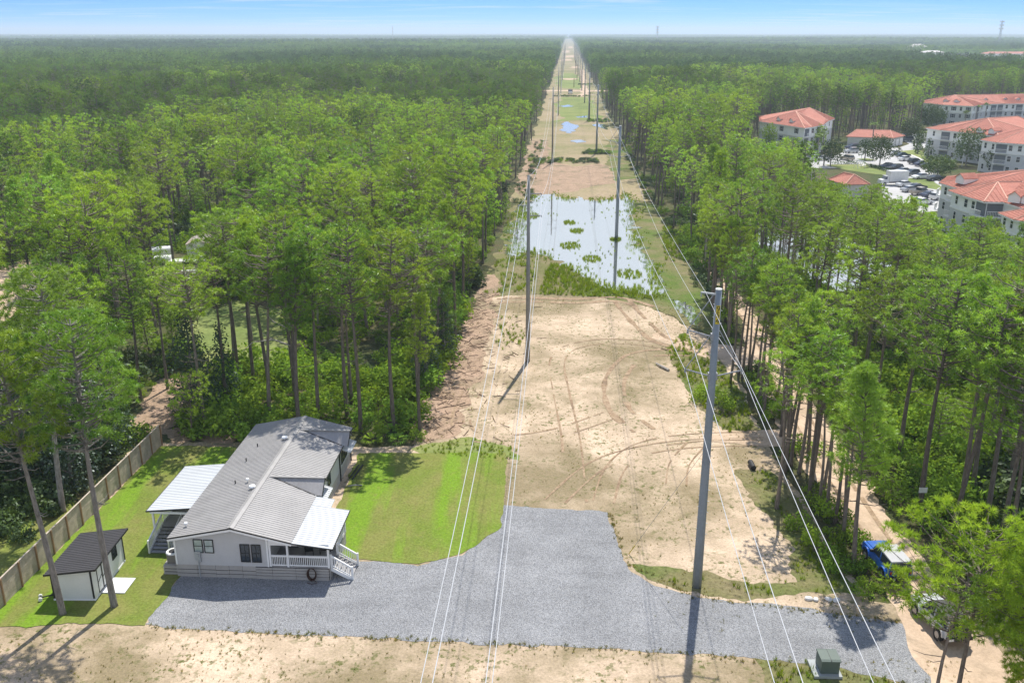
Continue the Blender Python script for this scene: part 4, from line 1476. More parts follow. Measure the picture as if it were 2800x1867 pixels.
def leaf_cloud(seed, clumps, per, size, up=0.35, jitter=0.6):
    """broad leaves as small quads through clumps. clumps rows: x y z radius"""
    rg = np.random.default_rng(seed)
    Vs, Ts = [], []
    for (x, y, z, r) in clumps:
        n = max(4, int(per * r * r))
        q = rg.normal(size=(n, 3))
        q /= np.linalg.norm(q, axis=1, keepdims=True)
        c = np.array([x, y, z]) + q * r * rg.uniform(0.55, 1.0, (n, 1)) * np.array([1, 1, 0.8])
        nn = q + rg.normal(0, jitter, (n, 3)) + np.array([0, 0, up])
        nn /= np.linalg.norm(nn, axis=1, keepdims=True)
        a = np.cross(nn, rg.normal(size=(n, 3)))
        a /= np.linalg.norm(a, axis=1, keepdims=True)
        b = np.cross(nn, a)
        s = size * rg.uniform(0.6, 1.3, (n, 1))
        Vs.append(np.stack([c - a * s, c - b * s * 0.55, c + a * s, c + b * s * 0.55], 1).reshape(-1, 3))
        Ts.append(np.repeat(np.clip(rg.uniform(0.1, 0.9) + rg.normal(0, 0.15, n), 0, 1), 4))
    V = np.concatenate(Vs)
    return V, np.arange(len(V)).reshape(-1, 4), np.concatenate(Ts)


def bush_mesh(name, seed, r, h, per, size, mat):
    rr = random.Random(seed)
    cl = []
    for k in range(7):
        a = rr.uniform(0, 6.28)
        d = r * math.sqrt(rr.random()) * 0.75
        cl.append((d * math.cos(a), d * math.sin(a), h * rr.uniform(0.25, 0.72) * (1 - 0.4 * d / r), rr.uniform(0.35, 0.62) * min(r, h)))
    V, F, T = leaf_cloud(seed, cl, per, size)
    V[:, 2] = np.maximum(V[:, 2], 0.02)
    return np_mesh(name, V, F, mat, T)


BUSH = [bush_mesh(f'bush_{k}', 600 + k, (0.9, 1.2, 1.0, 1.4, 0.8, 1.1)[k], (1.3, 1.6, 2.0, 1.5, 1.0, 2.4)[k], 130, 0.125, M['shrub']) for k in range(6)]
BUSHD = [bush_mesh(f'bush_dark_{k}', 620 + k, 1.2, (1.5, 2.2, 1.8)[k], 110, 0.14, M['oak']) for k in range(3)]
BIGB = [bush_mesh('foliage', 640 + k, (1.5, 1.9, 1.3)[k], (2.0, 2.6, 2.9)[k], 170, 0.12, M['shrub']) for k in range(3)]


def frond_plant(name, seed, n, L_, mat, rise=0.6, width=0.16):
    """fan or feather leaves from one point"""
    rr = random.Random(seed)
    V, F, T = [], [], []
    for k in range(n):
        a = k * 2.39996 + rr.uniform(-0.3, 0.3)
        el = rr.uniform(0.15, 1.0) * rise
        l = L_ * rr.uniform(0.75, 1.1)
        tone = rr.random()
        for j in range(5):
            aa = a + (j - 2) * 0.17
            d = Vector((math.cos(aa) * math.cos(el), math.sin(aa) * math.cos(el), math.sin(el)))
            s = Vector((-math.sin(aa), math.cos(aa), 0)) * width * 0.5 * l
            b0 = Vector((0, 0, 0)) + d * l * 0.35
            m_ = d * l * 0.75
            t_ = d * l + Vector((0, 0, -0.25 * l * rise))
            i = len(V)
            V += [tuple(b0), tuple(m_ - s * 0.5), tuple(t_), tuple(m_ + s * 0.5)]
            F.append((i, i + 1, i + 2, i + 3))
            T += [tone] * 4
    return np_mesh(name, V, F, mat, T)


PALMETTO = [frond_plant(f'palmetto_{k}', 660 + k, 16, 1.1, M['shrub'], 1.0, 0.2) for k in range(2)]


def tuft_mesh(name, seed, n, h, spread, w, mat):
    rg = np.random.default_rng(seed)
    a = rg.uniform(0, 6.28, n)
    r = rg.uniform(0, spread * 0.5, n)
    b = np.stack([r * np.cos(a), r * np.sin(a), np.zeros(n)], 1)
    hh = h * rg.uniform(0.5, 1.1, n)
    tip = b + np.stack([np.cos(a) * spread * rg.uniform(0.2, 1, n), np.sin(a) * spread * rg.uniform(0.2, 1, n), hh], 1)
    sd = np.stack([-np.sin(a), np.cos(a), np.zeros(n)], 1) * w
    V = np.stack([b - sd, b + sd, tip], 1).reshape(-1, 3)
    return np_mesh(name, V, np.arange(3 * n).reshape(-1, 3), mat, np.repeat(rg.uniform(0, 1, n), 3))


TUFT = [tuft_mesh(f'weed_tuft_{k}', 700 + k, (10, 14, 8)[k], (0.22, 0.30, 0.16)[k], 0.22, 0.022, M['weed']) for k in range(3)]
TALLG = [tuft_mesh(f'tall_grass_{k}', 710 + k, 26, (0.7, 0.95, 0.6)[k], 0.42, 0.03, M['grass']) for k in range(3)]

# ------------------------------------------------------------------ plants: where they stand
TH = R(29.6)
GREENS = [[(-46, 122), (-39, 125), (-30, 119), (-26, 108), (-27, 99), (-34, 98), (-42, 108)],
          [(-62, 153), (-46, 157), (-44, 148), (-48, 136), (-60, 136)],
          [(-80, 150), (-74, 140), (-68, 126), (-64, 112), (-71, 112), (-76, 124), (-82, 134)],
          [(-37.5, 97), (-33, 93), (-32.6, 84), (-31, 77), (-37, 78), (-39, 86)]]
APT = [(79, 140), (75, 190), (72, 222), (81, 234), (83, 262), (78, 285), (76.5, 312), (90, 336), (112, 322), (134, 328), (158, 352), (164, 400), (176, 420), (330, 440), (330, 120), (84, 122)]
FARGAP = [(392, 880), (500, 850), (640, 900), (860, 1250), (860, 1400), (640, 1430), (520, 1330), (450, 1120)]
POND2 = [(44, 138), (50, 130), (58, 134), (64, 146), (66, 162), (60, 176), (52, 180), (45, 172), (42, 156)]


def pine_ok(x, y):
    s = S(x, y)
    if y < 76.8:
        if -36.0 < x and s < 20.0:
            return False
        if x <= -36 and y < 60:
            return False
    if -12.3 < s < 19.9 and y >= 76.8:
        return False
    if y < 136 and 22.6 < s < 28.6:
        return False
    if y < 53 and s < 29.5:
        return False
    if y < 42:
        return False
    if 605 < y < 640 and abs(x) < 260:
        return False
    for g in GREENS:
        if inside(x, y, g):
            return False
    if inside(x, y, APT) or inside(x, y, FARGAP):
        return False
    return True


def height_cap(x, y):
    """the low young growth before the car park"""
    q = x / y
    if -0.405 < q < -0.325 and 60 < y < 150:
        return 36 - 34.0 * y / 151
    if y < 55 or x < 0 or q < 0.250 or y > 300:
        return 99
    if q < 0.318:
        return 36 - 31.0 * y / 292 if y > 170 else 99
    if q < 0.335:
        return 36 - 34.5 * y / 252
    if q < 0.41:
        return 36 - 34.0 * y / 222
    if q < 0.455:
        return 36 - 34.5 * y / 206
    return 36 - 31.5 * y / 165


def in_view(x, y, m=0.06):
    return abs(x) < (y * 0.9475 + 11.5) * (0.56 + m) + 4


# hand-placed pines first: base, height, shape, label
placed = []


def pine(x, y, H, src, label, group=None, rot=None, name='pine_tree', lean=(0, 0), base_h=18.0):
    t_ = thing(name, label, 'pine tree', (x, y, 0.0), rnd.uniform(0, 6.28) if rot is None else rot, group)
    s_ = H / base_h
    w_ = s_ ** 0.7 * rnd.uniform(0.95, 1.1)
    t_.scale = (w_, w_, s_)
    t_.rotation_euler[0], t_.rotation_euler[1] = lean
    obj('trunk', src[0], t_)
    obj('crown', src[1], t_)
    placed.append((x, y))
    return t_


pine(-29.47, 50.9, 19.5, NEAR[3], 'tall pine rising from the lawn at the left front corner of the white shed', rot=0.4, lean=(0, R(-1.2)), base_h=20.0)
pine(-26.42, 51.9, 20.3, NEAR[0], 'tall pine rising from the lawn in front of the shed door platform', rot=2.2, lean=(0, R(1.8)), base_h=20.5)
pine(-35.5, 64.5, 20.0, NEAR[3], 'tall pine standing just behind the board fence', rot=3.9, lean=(R(-1), R(-1)), base_h=20.0)
pine(24.6, 41.4, 12.3, NEAR[1], 'bushy bright young pine in the near corner hiding the parked vehicles', rot=1.0, lean=(0, R(4)), base_h=12.4)
pine(22.9, 40.6, 10.0, THIN[0], 'slim pine beside the bushy young pine at the junction', rot=2.0, base_h=13.5)
pine(28.4, 41.5, 11.8, NEAR[1], 'young pine right of the bushy pine at the junction', rot=4.0, lean=(0, R(5)), base_h=12.4)
pine(32.2, 44.5, 13.0, NEAR[2], 'pointed young pine at the edge of the junction', rot=0.5, base_h=15.6)
pine(27.0, 39.2, 7.6, NEAR[1], 'low young pine at the bottom of the sandy junction', rot=5.2, base_h=12.4)
pine(24.3, 56.3, 15.4, NEAR[2], 'pointed full pine standing alone beside the blue vehicle', rot=2.6, lean=(0, R(2.5)), base_h=15.6)
for i, (x, y, H, k, lb) in enumerate([
        (-14.4, 79.2, 20.4, 0, 'tall pine close behind the right rear corner of the house'),
        (-18.9, 82.9, 19.6, 7, 'tall pine behind the middle of the house'),
        (-16.3, 83.7, 19.0, 3, 'pine close behind the tall pine at the house corner'),
        (-22.7, 88.4, 19.8, 2, 'pine with a vine-wrapped foot and bare silver limbs behind the house'),
        (-11.4, 80.7, 19.5, 3, 'pine at the clearing edge nearest the right lawn'),
        (-9.6, 86.0, 18.8, 0, 'pine at the clearing edge behind the litter strip'),
        (-8.6, 78.6, 14.0, 4, 'slim pine at the corner of the right lawn'),
        (-29.9, 93.1, 18.0, 1, 'pine behind the dark magnolia'),
        (-36.7, 91.0, 15.2, 6, 'pine on the litter path left of the dark magnolia'),
        (-38.3, 87.7, 15.6, 2, 'short pine left of the litter path'),
        (-29.1, 86.2, 16.2, 5, 'pine right of the dark magnolia'),
        (-30.4, 101.4, 17.4, 1, 'pine at the near edge of the bright grass clearing'),
        (-53.2, 139.8, 20.5, 5, 'tall flat-topped pine in front of the white cabin'),
        (34.5, 73.7, 18.0, 0, 'pine standing in the right-hand shrubs behind the white board'),
        (32.5, 65.1, 19.5, 3, 'pine carrying the white board beside the dirt road'),
        (35.6, 64.9, 18.5, 7, 'pine right of the one with the white board'),
        (37.2, 63.6, 20.0, 5, 'thick pine standing in the shrubs near the right edge'),
        (40.9, 67.6, 19.0, 1, 'pine near the right edge behind the thick pine'),
        (40.5, 62.9, 20.0, 9, 'thick pine at the right edge')]):
    pine(x, y, H, PINE[k], lb)
# the row of slim pines between clearing and road
strip_pts = [(21.1, 64.8), (23.4, 71.0), (23.9, 71.9), (24.6, 72.6), (24.4, 66.7), (24.7, 65.5), (24.5, 63.6), (24.9, 62.5), (25.2, 61.4), (25.0, 60.4), (23.8, 92.7), (25.3, 95.6), (25.4, 93.9), (26.5, 95.1), (26.2, 90.9), (24.9, 83.0), (25.3, 78.6)]
for i in range(60):
    y = rnd.uniform(58, 122)
    s = rnd.uniform(19.9, 22.4) if y > 72 else rnd.uniform(20.6, 21.9)
    q = P(s, y)
    if all((q[0] - a) ** 2 + (q[1] - b_) ** 2 > 1.3 for a, b_ in strip_pts) and not (97 < y < 105 or 76.5 < y < 80.6):
        strip_pts.append(q)
SGRP = 'slim pines between the sandy clearing and the dirt road'
SIDE = {0: 'round-headed', 1: 'flat-headed', 2: 'one-sided', 3: 'pointed', 4: 'small-headed'}
for i, (x, y) in enumerate(strip_pts):
    k = i % 5
    where = 'opposite the nearest steel pole' if y < 74 else ('between the two sandy turnings' if y < 98 else 'beside the far sandy turning')
    pine(x, y, rnd.uniform(11.5, 15.5) if y > 70 else rnd.uniform(10.5, 14), THIN[k], f'slim {SIDE[k]} pine in the roadside row {where}', SGRP, base_h=13.5, lean=(R(rnd.uniform(-2, 2)), R(rnd.uniform(-2, 2))))

# the pines of the woods, jittered; nearest as things, the rest as one wood
cand = []
for (r0, r1, step) in ((42, 130, 4.9), (130, 330, 5.3), (330, 620, 5.5), (620, 1500, 6.8)):
    y = r0
    while y < r1:
        lim = (y * 0.9475 + 11.5) * 0.64 + 6
        x = -lim
        while x < lim:
            px, py = x + rnd.uniform(-0.48, 0.48) * step, y + rnd.uniform(-0.48, 0.48) * step
            x += step
            if not pine_ok(px, py):
                continue
            if py < 100 and any((px - a) ** 2 + (py - b_) ** 2 < 4.0 for a, b_ in placed):
                continue
            # thin places
            if vnoise(px, py, 17, 3) < 0.22 and py < 700:
                continue
            if px < -34 and py < 86 and rnd.random() < 0.55:
                continue
            if px > 0 and py < 100 and rnd.random() < 0.35:
                continue
            cap = height_cap(px, py)
            H = 17.6 + 2.2 * (vnoise(px, py, 60, 5) - 0.4) * 2 + rnd.uniform(-3.0, 2.2)
            if rnd.random() < 0.24:
                H *= rnd.uniform(0.35, 0.72)
            if cap < H:
                H = cap * rnd.uniform(0.7, 1.0)
                if H < 4 or rnd.random() < 0.30:
                    continue
            cand.append((px, py, H))
        y += step
cand.sort(key=lambda c: math.hypot(c[0], c[1]) + (0 if in_view(c[0], c[1], 0.03) else 400))
NTH = 300 - len(placed)


def zone(x, y):
    s = S(x, y)
    if s < -11:
        if x < -34 and y < 90:
            return 'behind the board fence', 'pines in the wood behind the board fence'
        if s > -19:
            if y < 128:
                return 'at the left clearing edge ' + ('by the near litter strip' if y < 95 else ('level with the slender concrete pole' if y < 108 else 'just before the pond')), 'pines along the left edge of the clearing'
            return ('at the left edge of the sandy clearing' if y < 128 else 'on the left bank of the pond'), 'pines along the left edge of the clearing'
        if y < 100:
            row_ = 'first row' if y < 85.5 else ('second row' if y < 93 else 'deep wood')
            side_ = 'left of the dark magnolia' if x < -31 else ('behind the left half of the house' if x < -22 else 'behind the house and right lawn')
            return f'in the {row_} {side_}', 'pines in the wood behind the house'
        if x < -38:
            return 'in the wood before the cabin', 'pines in the wood around the cabin'
        return 'in the wood between cabin and clearing', 'pines in the wood between cabin and clearing'
    if s < 23:
        return 'on the right bank of the pond', 'pines on the right bank of the pond'
    if y < 88:
        if x > 42:
            return 'deep in the shrubs at the right edge', 'pines in the shrubby wood right of the dirt road'
        if y > 76:
            return 'in the shrubby wood past the nearest steel pole', 'pines in the shrubby wood right of the dirt road'
        return 'in the shrubby wood right of the dirt road', 'pines in the shrubby wood right of the dirt road'
    if x < 42:
        return 'beyond the bend of the dirt road', 'pines beyond the bend of the dirt road'
    return 'in the flooded wood before the apartments', 'pines in the flooded wood'


for (x, y, H) in cand[:NTH]:
    k = rnd.randrange(10)
    w, gname = zone(x, y)
    if H < 11.5:
        pine(x, y, H, YOUNG[k % 4], f'young full {("spired", "bushy", "narrow", "uneven")[k % 4]} pine {w}', gname, base_h=9.0)
        continue
    hd = 'short ' if H < 14.5 else ('tall ' if H > 18.8 else '')
    pine(x, y, H, PINE[k], f'{hd}{SDESC[PINE[k][2]]} pine {w}', gname, lean=(R(rnd.uniform(-2.5, 2.5)), R(rnd.uniform(-2.5, 2.5))))

mid, far = [], []
for (x, y, H) in cand[NTH:]:
    row = (x, y, 0, rnd.uniform(0, 6.28), (H / 17.3) ** 0.7 * rnd.uniform(0.92, 1.15), H / 17.3)
    tl = (rnd.uniform(-0.04, 0.04), rnd.uniform(-0.04, 0.04))
    if y < 560:
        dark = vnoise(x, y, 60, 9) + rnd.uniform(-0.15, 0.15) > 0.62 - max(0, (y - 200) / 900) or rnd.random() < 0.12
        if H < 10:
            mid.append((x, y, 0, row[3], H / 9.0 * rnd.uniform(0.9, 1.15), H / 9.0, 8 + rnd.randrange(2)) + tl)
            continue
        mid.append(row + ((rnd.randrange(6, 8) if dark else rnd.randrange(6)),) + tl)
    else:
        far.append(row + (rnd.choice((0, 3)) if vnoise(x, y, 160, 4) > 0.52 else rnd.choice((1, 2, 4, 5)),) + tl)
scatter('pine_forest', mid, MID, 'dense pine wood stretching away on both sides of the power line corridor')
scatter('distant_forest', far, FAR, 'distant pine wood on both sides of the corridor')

# beyond, whole stands of crowns at a time
rg = np.random.default_rng(5)
STAND = []
for k in range(4):
    C, T = [], []
    for i in range(150):
        x, y = rg.uniform(-50, 50, 2)
        h = 15.5 + rg.normal(0, 1.6) + (2.5 if rg.random() < 0.06 else 0)
        r = rg.uniform(2.6, 4.6)
        n = 12
        q = rg.normal(size=(n, 3))
        q /= np.linalg.norm(q, axis=1, keepdims=True)
        q[:, 2] = np.abs(q[:, 2])
        c = np.array([x, y, h - r]) + q * r * np.array([1, 1, 1.1])
        C.append(c)
        T.append(np.full(n, np.clip(rg.normal(0.5, 0.25), 0, 1)))
    C, T = np.concatenate(C), np.concatenate(T)
    v, f = tri_blades(C, np.tile([[0, 0, 0.5]], (len(C), 1)).astype(float), 2.9, 1.5, rg, 4)
    STAND.append(np_mesh(f'stand_{k}', v, f, M['needle_far'] if k % 2 else M['wood_far'], np.repeat(T, 12)))
pts = []
y = 1450
while y < 13000:
    step = 84 if y < 4500 else 110
    lim = (y * 0.9475 + 11.5) * 0.60 + 60
    x = -lim
    while x < lim:
        px, py = x + rnd.uniform(-20, 20), y + rnd.uniform(-20, 20)
        x += step
        s = S(px, py)
        if -72 < s < 76:
            continue
        if vnoise(px, py, 420, 21) < 0.10 and y > 2500:
            continue
        hz = 0.95 + 0.55 * (vnoise(px, py, 700, 8) - 0.5)
        g_ = step / 84
        pts.append((px, py, 0, rnd.choice((0, 1.5708, 3.1416, 4.7124)), 1.04 * g_, hz, (0, 2)[rnd.randrange(2)] if vnoise(px, py, 520, 41) > 0.5 + rnd.uniform(-0.12, 0.12) else (1, 3)[rnd.randrange(2)], 0, 0))
    y += step
# keep the corridor's edges full
for yy in range(1450, 6000, 60):
    for sd in (-70, 76):
        px, py = P(sd, yy)
        pts.append((px, py, 0, rnd.choice((0, 3.1416)), 1.0, 1.0, rnd.randrange(4), 0, 0))
scatter('horizon_forest', pts, STAND, 'forest canopy fading to blue at the horizon')

# undergrowth below the pines
ug = []
for (r0, r1, step, dens) in ((46, 100, 1.2, 0.95), (100, 190, 1.9, 0.8), (180, 330, 4.2, 0.5)):
    y = r0
    while y < r1:
        lim = (y * 0.9475 + 11.5) * 0.62 + 4
        x = -lim
        while x < lim:
            px, py = x + rnd.uniform(-0.6, 0.6) * step, y + rnd.uniform(-0.6, 0.6) * step
            x += step
            s = S(px, py)
            if rnd.random() > dens * (0.35 + 1.1 * vnoise(px, py, 9, 31)):
                continue
            okk = pine_ok(px, py) and not inside(px, py, POND2)
            if py < 76.8 and s < 19.6 and px > -35.2:
                okk = False
            if okk and px < -34.8 and py < 68:
                okk = py > 60
            if -13.2 < s < 0:
                okk = False
            if s < 22.8 and s > 19 and (97 < py < 104 or 76 < py < 81):
                okk = False
            if okk and py < 82 and -35 < px < -10 and py < 79:
                okk = rnd.random() < 0.3
            if not okk:
                continue
            sc = (rnd.uniform(0.6, 1.25) if rnd.random() < 0.72 else rnd.uniform(1.3, 2.1)) * (1.0 if py < 110 else 1.2)
            if 19 < s < 23:
                sc *= 0.62
            dark = vnoise(px, py, 14, 12) > 0.66 or (px < -36 and py < 84)
            ug.append((px, py, 0, rnd.uniform(0, 6.28), sc, sc * rnd.uniform(0.75, 1.15), (6 + rnd.randrange(3)) if dark else rnd.randrange(6), 0, 0))
        y += step
scatter('undergrowth', ug, BUSH + BUSHD, 'leafy undergrowth of mixed shrubs beneath the pines')

# shrubs that can be told apart
BGRP = 'leafy shrubs beside the dirt road'
shr = [(31.4, 61.5, 1.1, 'bright shrub beside the white board on the road edge'), (30.9, 66.5, 1.2, 'bright shrub on the right edge of the dirt road past the white board'), (31.2, 71.5, 1.3, 'broad bright shrub right of the dirt road'),
       (33.4, 58.0, 1.2, 'dark shrub near the parked blue vehicle on the right'), (23.0, 56.2, 0.85, 'bright low shrub left of the blue vehicle'), (22.2, 58.6, 0.95, 'rounded shrub at the foot of the slim pines'), (22.0, 61.5, 0.9, 'shrub at the foot of the slim pines by the verge'),
       (19.9, 88.0, 0.9, 'shrub on the wet verge left of the dirt road'), (21.0, 84.5, 1.0, 'tall shrub on the wet verge behind the steel pole'), (34.8, 66.0, 1.2, 'bright shrub between two pines right of the road'), (37.5, 70.5, 1.3, 'large shrub in the wood right of the road'),
       (-12.0, 78.4, 0.9, 'bright shrub behind the right rear corner of the house'), (-19.5, 79.4, 1.0, 'bushy shrub behind the house ridge'), (-23.5, 79.8, 0.9, 'olive shrub behind the left rear corner of the house'),
       (-26.0, 82.0, 1.0, 'rounded shrub by the litter path behind the house'), (-9.0, 78.0, 0.7, 'small shrub at the far corner of the right lawn')]
for i, (x, y, sc, lb) in enumerate(shr):
    t_ = thing('shrub', lb, 'shrub', (x, y, 0), rnd.uniform(0, 6.28), BGRP if x > 0 else 'shrubs behind the house')
    t_.scale = (sc, sc, sc)
    obj('foliage', BIGB[i % 3], t_)
    st_ = MB()
    for k in range(5):
        a = k * 1.3
        st_.tube([(0.05 * math.cos(a), 0.05 * math.sin(a), 0), (0.5 * math.cos(a), 0.5 * math.sin(a), 1.0)], [0.03, 0.015], 4)
    if i == 0:
        stem_me = st_.mesh('stems', M['bark'])
    obj('stems', stem_me, t_)
for i, (x, y, lb) in enumerate([(-10.6, 77.6, 'saw palmetto with fan leaves at the wood edge behind the right lawn'), (-12.9, 77.4, 'saw palmetto close behind the house corner'), (-11.5, 79.3, 'saw palmetto under the pines behind the house corner')]):
    t_ = thing('saw_palmetto', lb, 'palmetto', (x, y, 0.1), rnd.uniform(0, 6), 'saw palmettos at the wood edge')
    obj('fronds', PALMETTO[i % 2], t_).scale = (1.2, 1.2, 1.2)


# broadleaf trees
def broadleaf(name, label, cat, x, y, H, R_, cb, seed, mat, leaf, per, conical=False, group=None, n=26, trunk_r=0.16, bark='bark_grey'):
    rr = random.Random(seed)
    t_ = thing(name, label, cat, (x, y, 0), rr.uniform(0, 6.28), group)
    cl, tb = [], MB()
    tb.tube([(0, 0, -0.1), (0.05, 0, H * 0.4), (0, 0.05, H * 0.85)], [trunk_r * 1.3, trunk_r, trunk_r * 0.3], 7)
    for k in range(n):
        u = (k + 0.5) / n
        a = k * 2.39996 + rr.uniform(-0.3, 0.3)
        prof = (1.02 - u) ** 0.8 if conical else math.sqrt(max(0.03, 1 - ((u - 0.45) / 0.62) ** 2))
        d = R_ * prof * rr.uniform(0.35, 0.85)
        z = H * cb + (H * (1 - cb)) * u * 0.95
        r = (0.30 + 0.22 * rr.random()) * R_ * (0.6 + 0.5 * prof)
        cl.append((d * math.cos(a), d * math.sin(a), z, r))
        if k % 3 == 0:
            tb.tube([(0, 0, max(0.3 * H, z - d * 0.7)), (d * 0.8 * math.cos(a), d * 0.8 * math.sin(a), z)], [trunk_r * 0.4, 0.02], 4, False)
    tb.build('trunk', M[bark], t_)
    V, F, T = leaf_cloud(seed, cl, per, leaf)
    V[:, 2] = np.maximum(V[:, 2], 0.1)
    obj('crown', np_mesh('crown', V, F, mat, T), t_)
    return t_


broadleaf('magnolia_tree', 'dark conical magnolia with glossy leaves in the wood left of the house', 'magnolia tree', -31.4, 84.0, 12.0, 2.9, 0.06, 1, M['magnolia'], 0.15, 60, True, n=60)
broadleaf('magnolia_tree', 'smaller dark magnolia leaning on the larger one', 'magnolia tree', -29.2, 86.5, 9.0, 2.2, 0.06, 2, M['magnolia'], 0.15, 60, True, n=40)
for i, (x, y, H, r_, lb) in enumerate([(-37.2, 73.5, 7.5, 4.0, 'dark glossy laurel oak overhanging the far end of the fence'), (-41.5, 70.0, 8.0, 4.2, 'dark glossy laurel oak behind the middle of the fence'), (-46.5, 73.5, 8.0, 4.2, 'dark broad oak deep in the shade left of the fence'), (-39.0, 78.6, 6.5, 3.4, 'dark low oak between the fence and the litter path'), (-47.5, 66.8, 6.5, 3.4, 'dark oak behind the second lawn at the left edge'), (-52.5, 71.0, 7.5, 4.0, 'dark oak at the left edge beyond the fence'), (-36.4, 68.0, 4.4, 2.2, 'low dark oak sapling leaning over the fence')]):
    broadleaf('laurel_oak', lb, 'oak tree', x, y, H, r_, 0.10, 20 + i, M['magnolia'], 0.15, 46, n=34, group='dark broadleaf trees behind the fence')
for i, (x, y, lb) in enumerate([(-7.9, 92.0, 'dark bushy evergreen at the clearing edge among pine trunks'), (-7.0, 103.0, 'dark evergreen at the left edge of the litter strip'), (-6.6, 99.4, 'dark evergreen tucked between pines at the clearing edge'), (52.5, 86.0, 'dark leafy tree among the right-hand pines')]):
    broadleaf('holly_tree', lb, 'holly tree', x - 1.2, y, 7.5 if i < 3 else 11, 2.0 if i < 3 else 3, 0.08, 40 + i, M['magnolia'], 0.13, 70, True, n=36, group='dark evergreens among the pines')
broadleaf('dead_oak', 'pale grey leafless-looking oak at the right of the flooded wood', 'oak tree', 55.0, 97.0, 11, 3.4, 0.3, 50, M['magnolia'], 0.14, 30, n=30)

# fallen silver limb and dead snag pines
sn = thing('dead_pine', 'leaning dead grey pine trunk with bare limbs at the right edge', 'dead tree', (41.6, 60.5, 0), 0.4)
MB().tube([(0, 0, 0), (0.3, 0, 6), (0.2, 0.2, 12)], [0.22, 0.17, 0.08], 7).build('trunk', M['deadwood'], sn)
mb = MB()
for z, a, l in ((8, 2.6, 3.0), (9.5, 0.4, 2.2), (10.6, 3.6, 2.0), (7, 4.6, 1.8), (11.2, 1.6, 1.2)):
    mb.tube([(0.25, 0, z), (0.25 + math.cos(a) * l * 0.6, math.sin(a) * l * 0.6, z + 0.5), (0.25 + math.cos(a) * l, math.sin(a) * l, z + 0.3)], [0.07, 0.04, 0.015], 5)
mb.build('bare_limbs', M['deadwood'], sn)
mb = MB()
mb.tube([(0, 0, 5.8), (-1.6, -0.4, 6.6), (-3.6, -0.8, 6.4), (-4.8, -0.9, 5.4)], [0.1, 0.08, 0.05, 0.02], 5)
mb.tube([(-1.6, -0.4, 6.6), (-2.4, -1.3, 7.6)], [0.05, 0.02], 5)
mb.tube([(0, 0, 7.6), (-1.3, -0.8, 8.6), (-2.2, -0.9, 9.8)], [0.09, 0.06, 0.02], 5)
mb.tube([(0, 0, 8.0), (1.2, -0.6, 9.2)], [0.06, 0.02], 5)
o = mb.build('bare_branch', M['deadwood'])
o.location = (-22.6, 88.2, 0)
tag(o, 'bare silver branches reaching left from the vine-wrapped pine', 'branch')

# weeds on the sand, tall grass by the water, litter
wd = []
for i in range(26000):
    x, y = rnd.uniform(-32, 27), rnd.uniform(41.5, 127)
    s = S(x, y)
    if y < 49:
        if y > 48.4 - (x + 6) * 0.066:
            continue
        pr = 0.28 + 0.5 * (vnoise(x, y, 3.2, 2) > 0.6)
    else:
        if not (-9 + (y - 77) * 0.06 < x < 24.5) or y < 66 and x < 8.2 or y < 76.5 and x < 0.5 or (x > 25.0 and y < 80):
            continue
        pr = 0.06 + 0.55 * max(0, vnoise(x, y, 6.5, 2) - 0.45) * 2 + (0.3 if x > 18 else 0)
    if rnd.random() < pr:
        sc = rnd.uniform(0.25, 0.62)
        wd.append((x, y, 0.02, rnd.uniform(0, 6.28), sc, sc, rnd.randrange(3), 0, 0))
# a ragged fringe along the gravel
for (a, b_) in (((-23.4, 49.5), (11.3, 46.9)), ((11.3, 46.9), (25, 43.6)), ((12.4, 52.8), (25, 50.0)), ((8.2, 57), (12.4, 52.8)), ((7.8, 64.2), (8.2, 57))):
    n = int(math.dist(a, b_) * 7)
    for i in range(n):
        u = rnd.random()
        wd.append((a[0] + (b_[0] - a[0]) * u + rnd.gauss(0, 0.12), a[1] + (b_[1] - a[1]) * u + rnd.gauss(0, 0.16), 0.03, rnd.uniform(0, 6.28), 0.7, 0.6, rnd.randrange(3), 0, 0))
scatter('sand_weeds', wd, TUFT, 'sparse weeds growing on the bare sand')
tg = []


def grow(poly, dens, zz=0.03, smin=0.5, smax=1.1, nz=0.3):
    xs_, ys_ = [q[0] for q in poly], [q[1] for q in poly]
    for i in range(int((max(xs_) - min(xs_)) * (max(ys_) - min(ys_)) * dens)):
        x, y = rnd.uniform(min(xs_), max(xs_)), rnd.uniform(min(ys_), max(ys_))
        if inside(x, y, poly) and vnoise(x, y, 2.8, 77) > nz:
            sc = rnd.uniform(smin, smax)
            tg.append((x, y, zz, rnd.uniform(0, 6.28), sc, sc, rnd.randrange(3), 0, 0))


grow([(4, 129), (5.2, 140), (6.6, 147), (9.6, 143), (11.6, 136), (13, 131), (18, 128.6), (20, 125.6), (12, 126.6), (4, 128)], 3.6, nz=0.18)
grow([(-5, 140), (-2, 152), (2, 155), (4, 146), (3.6, 130), (-4, 128)], 1.0, nz=0.45)
grow([(18.6, 104), (21.6, 109), (24, 101), (24.2, 88), (23.2, 80), (20.6, 79.6), (19.4, 84), (18.2, 93)], 3.2, smin=0.4, smax=0.9)
grow([(19.6, 71), (22.4, 71.6), (23, 62), (23, 53.6), (18, 52.8), (13.5, 53.4), (15.6, 54.6), (19.8, 54.8), (20.4, 60)], 2.6, smin=0.25, smax=0.6)
grow([(8.6, 57.4), (9.8, 55.0), (13.2, 53.3), (14.5, 54.6), (11, 57.2)], 5.0, smin=0.25, smax=0.55)
grow([(15, 46.5), (18.4, 46.2), (21.5, 45.2), (22.5, 43.6), (22, 41), (15.6, 42)], 4, smin=0.25, smax=0.6)
grow([(25.4, 150), (27, 160), (29.5, 178), (31, 178), (31, 158), (28, 146)], 2.4)
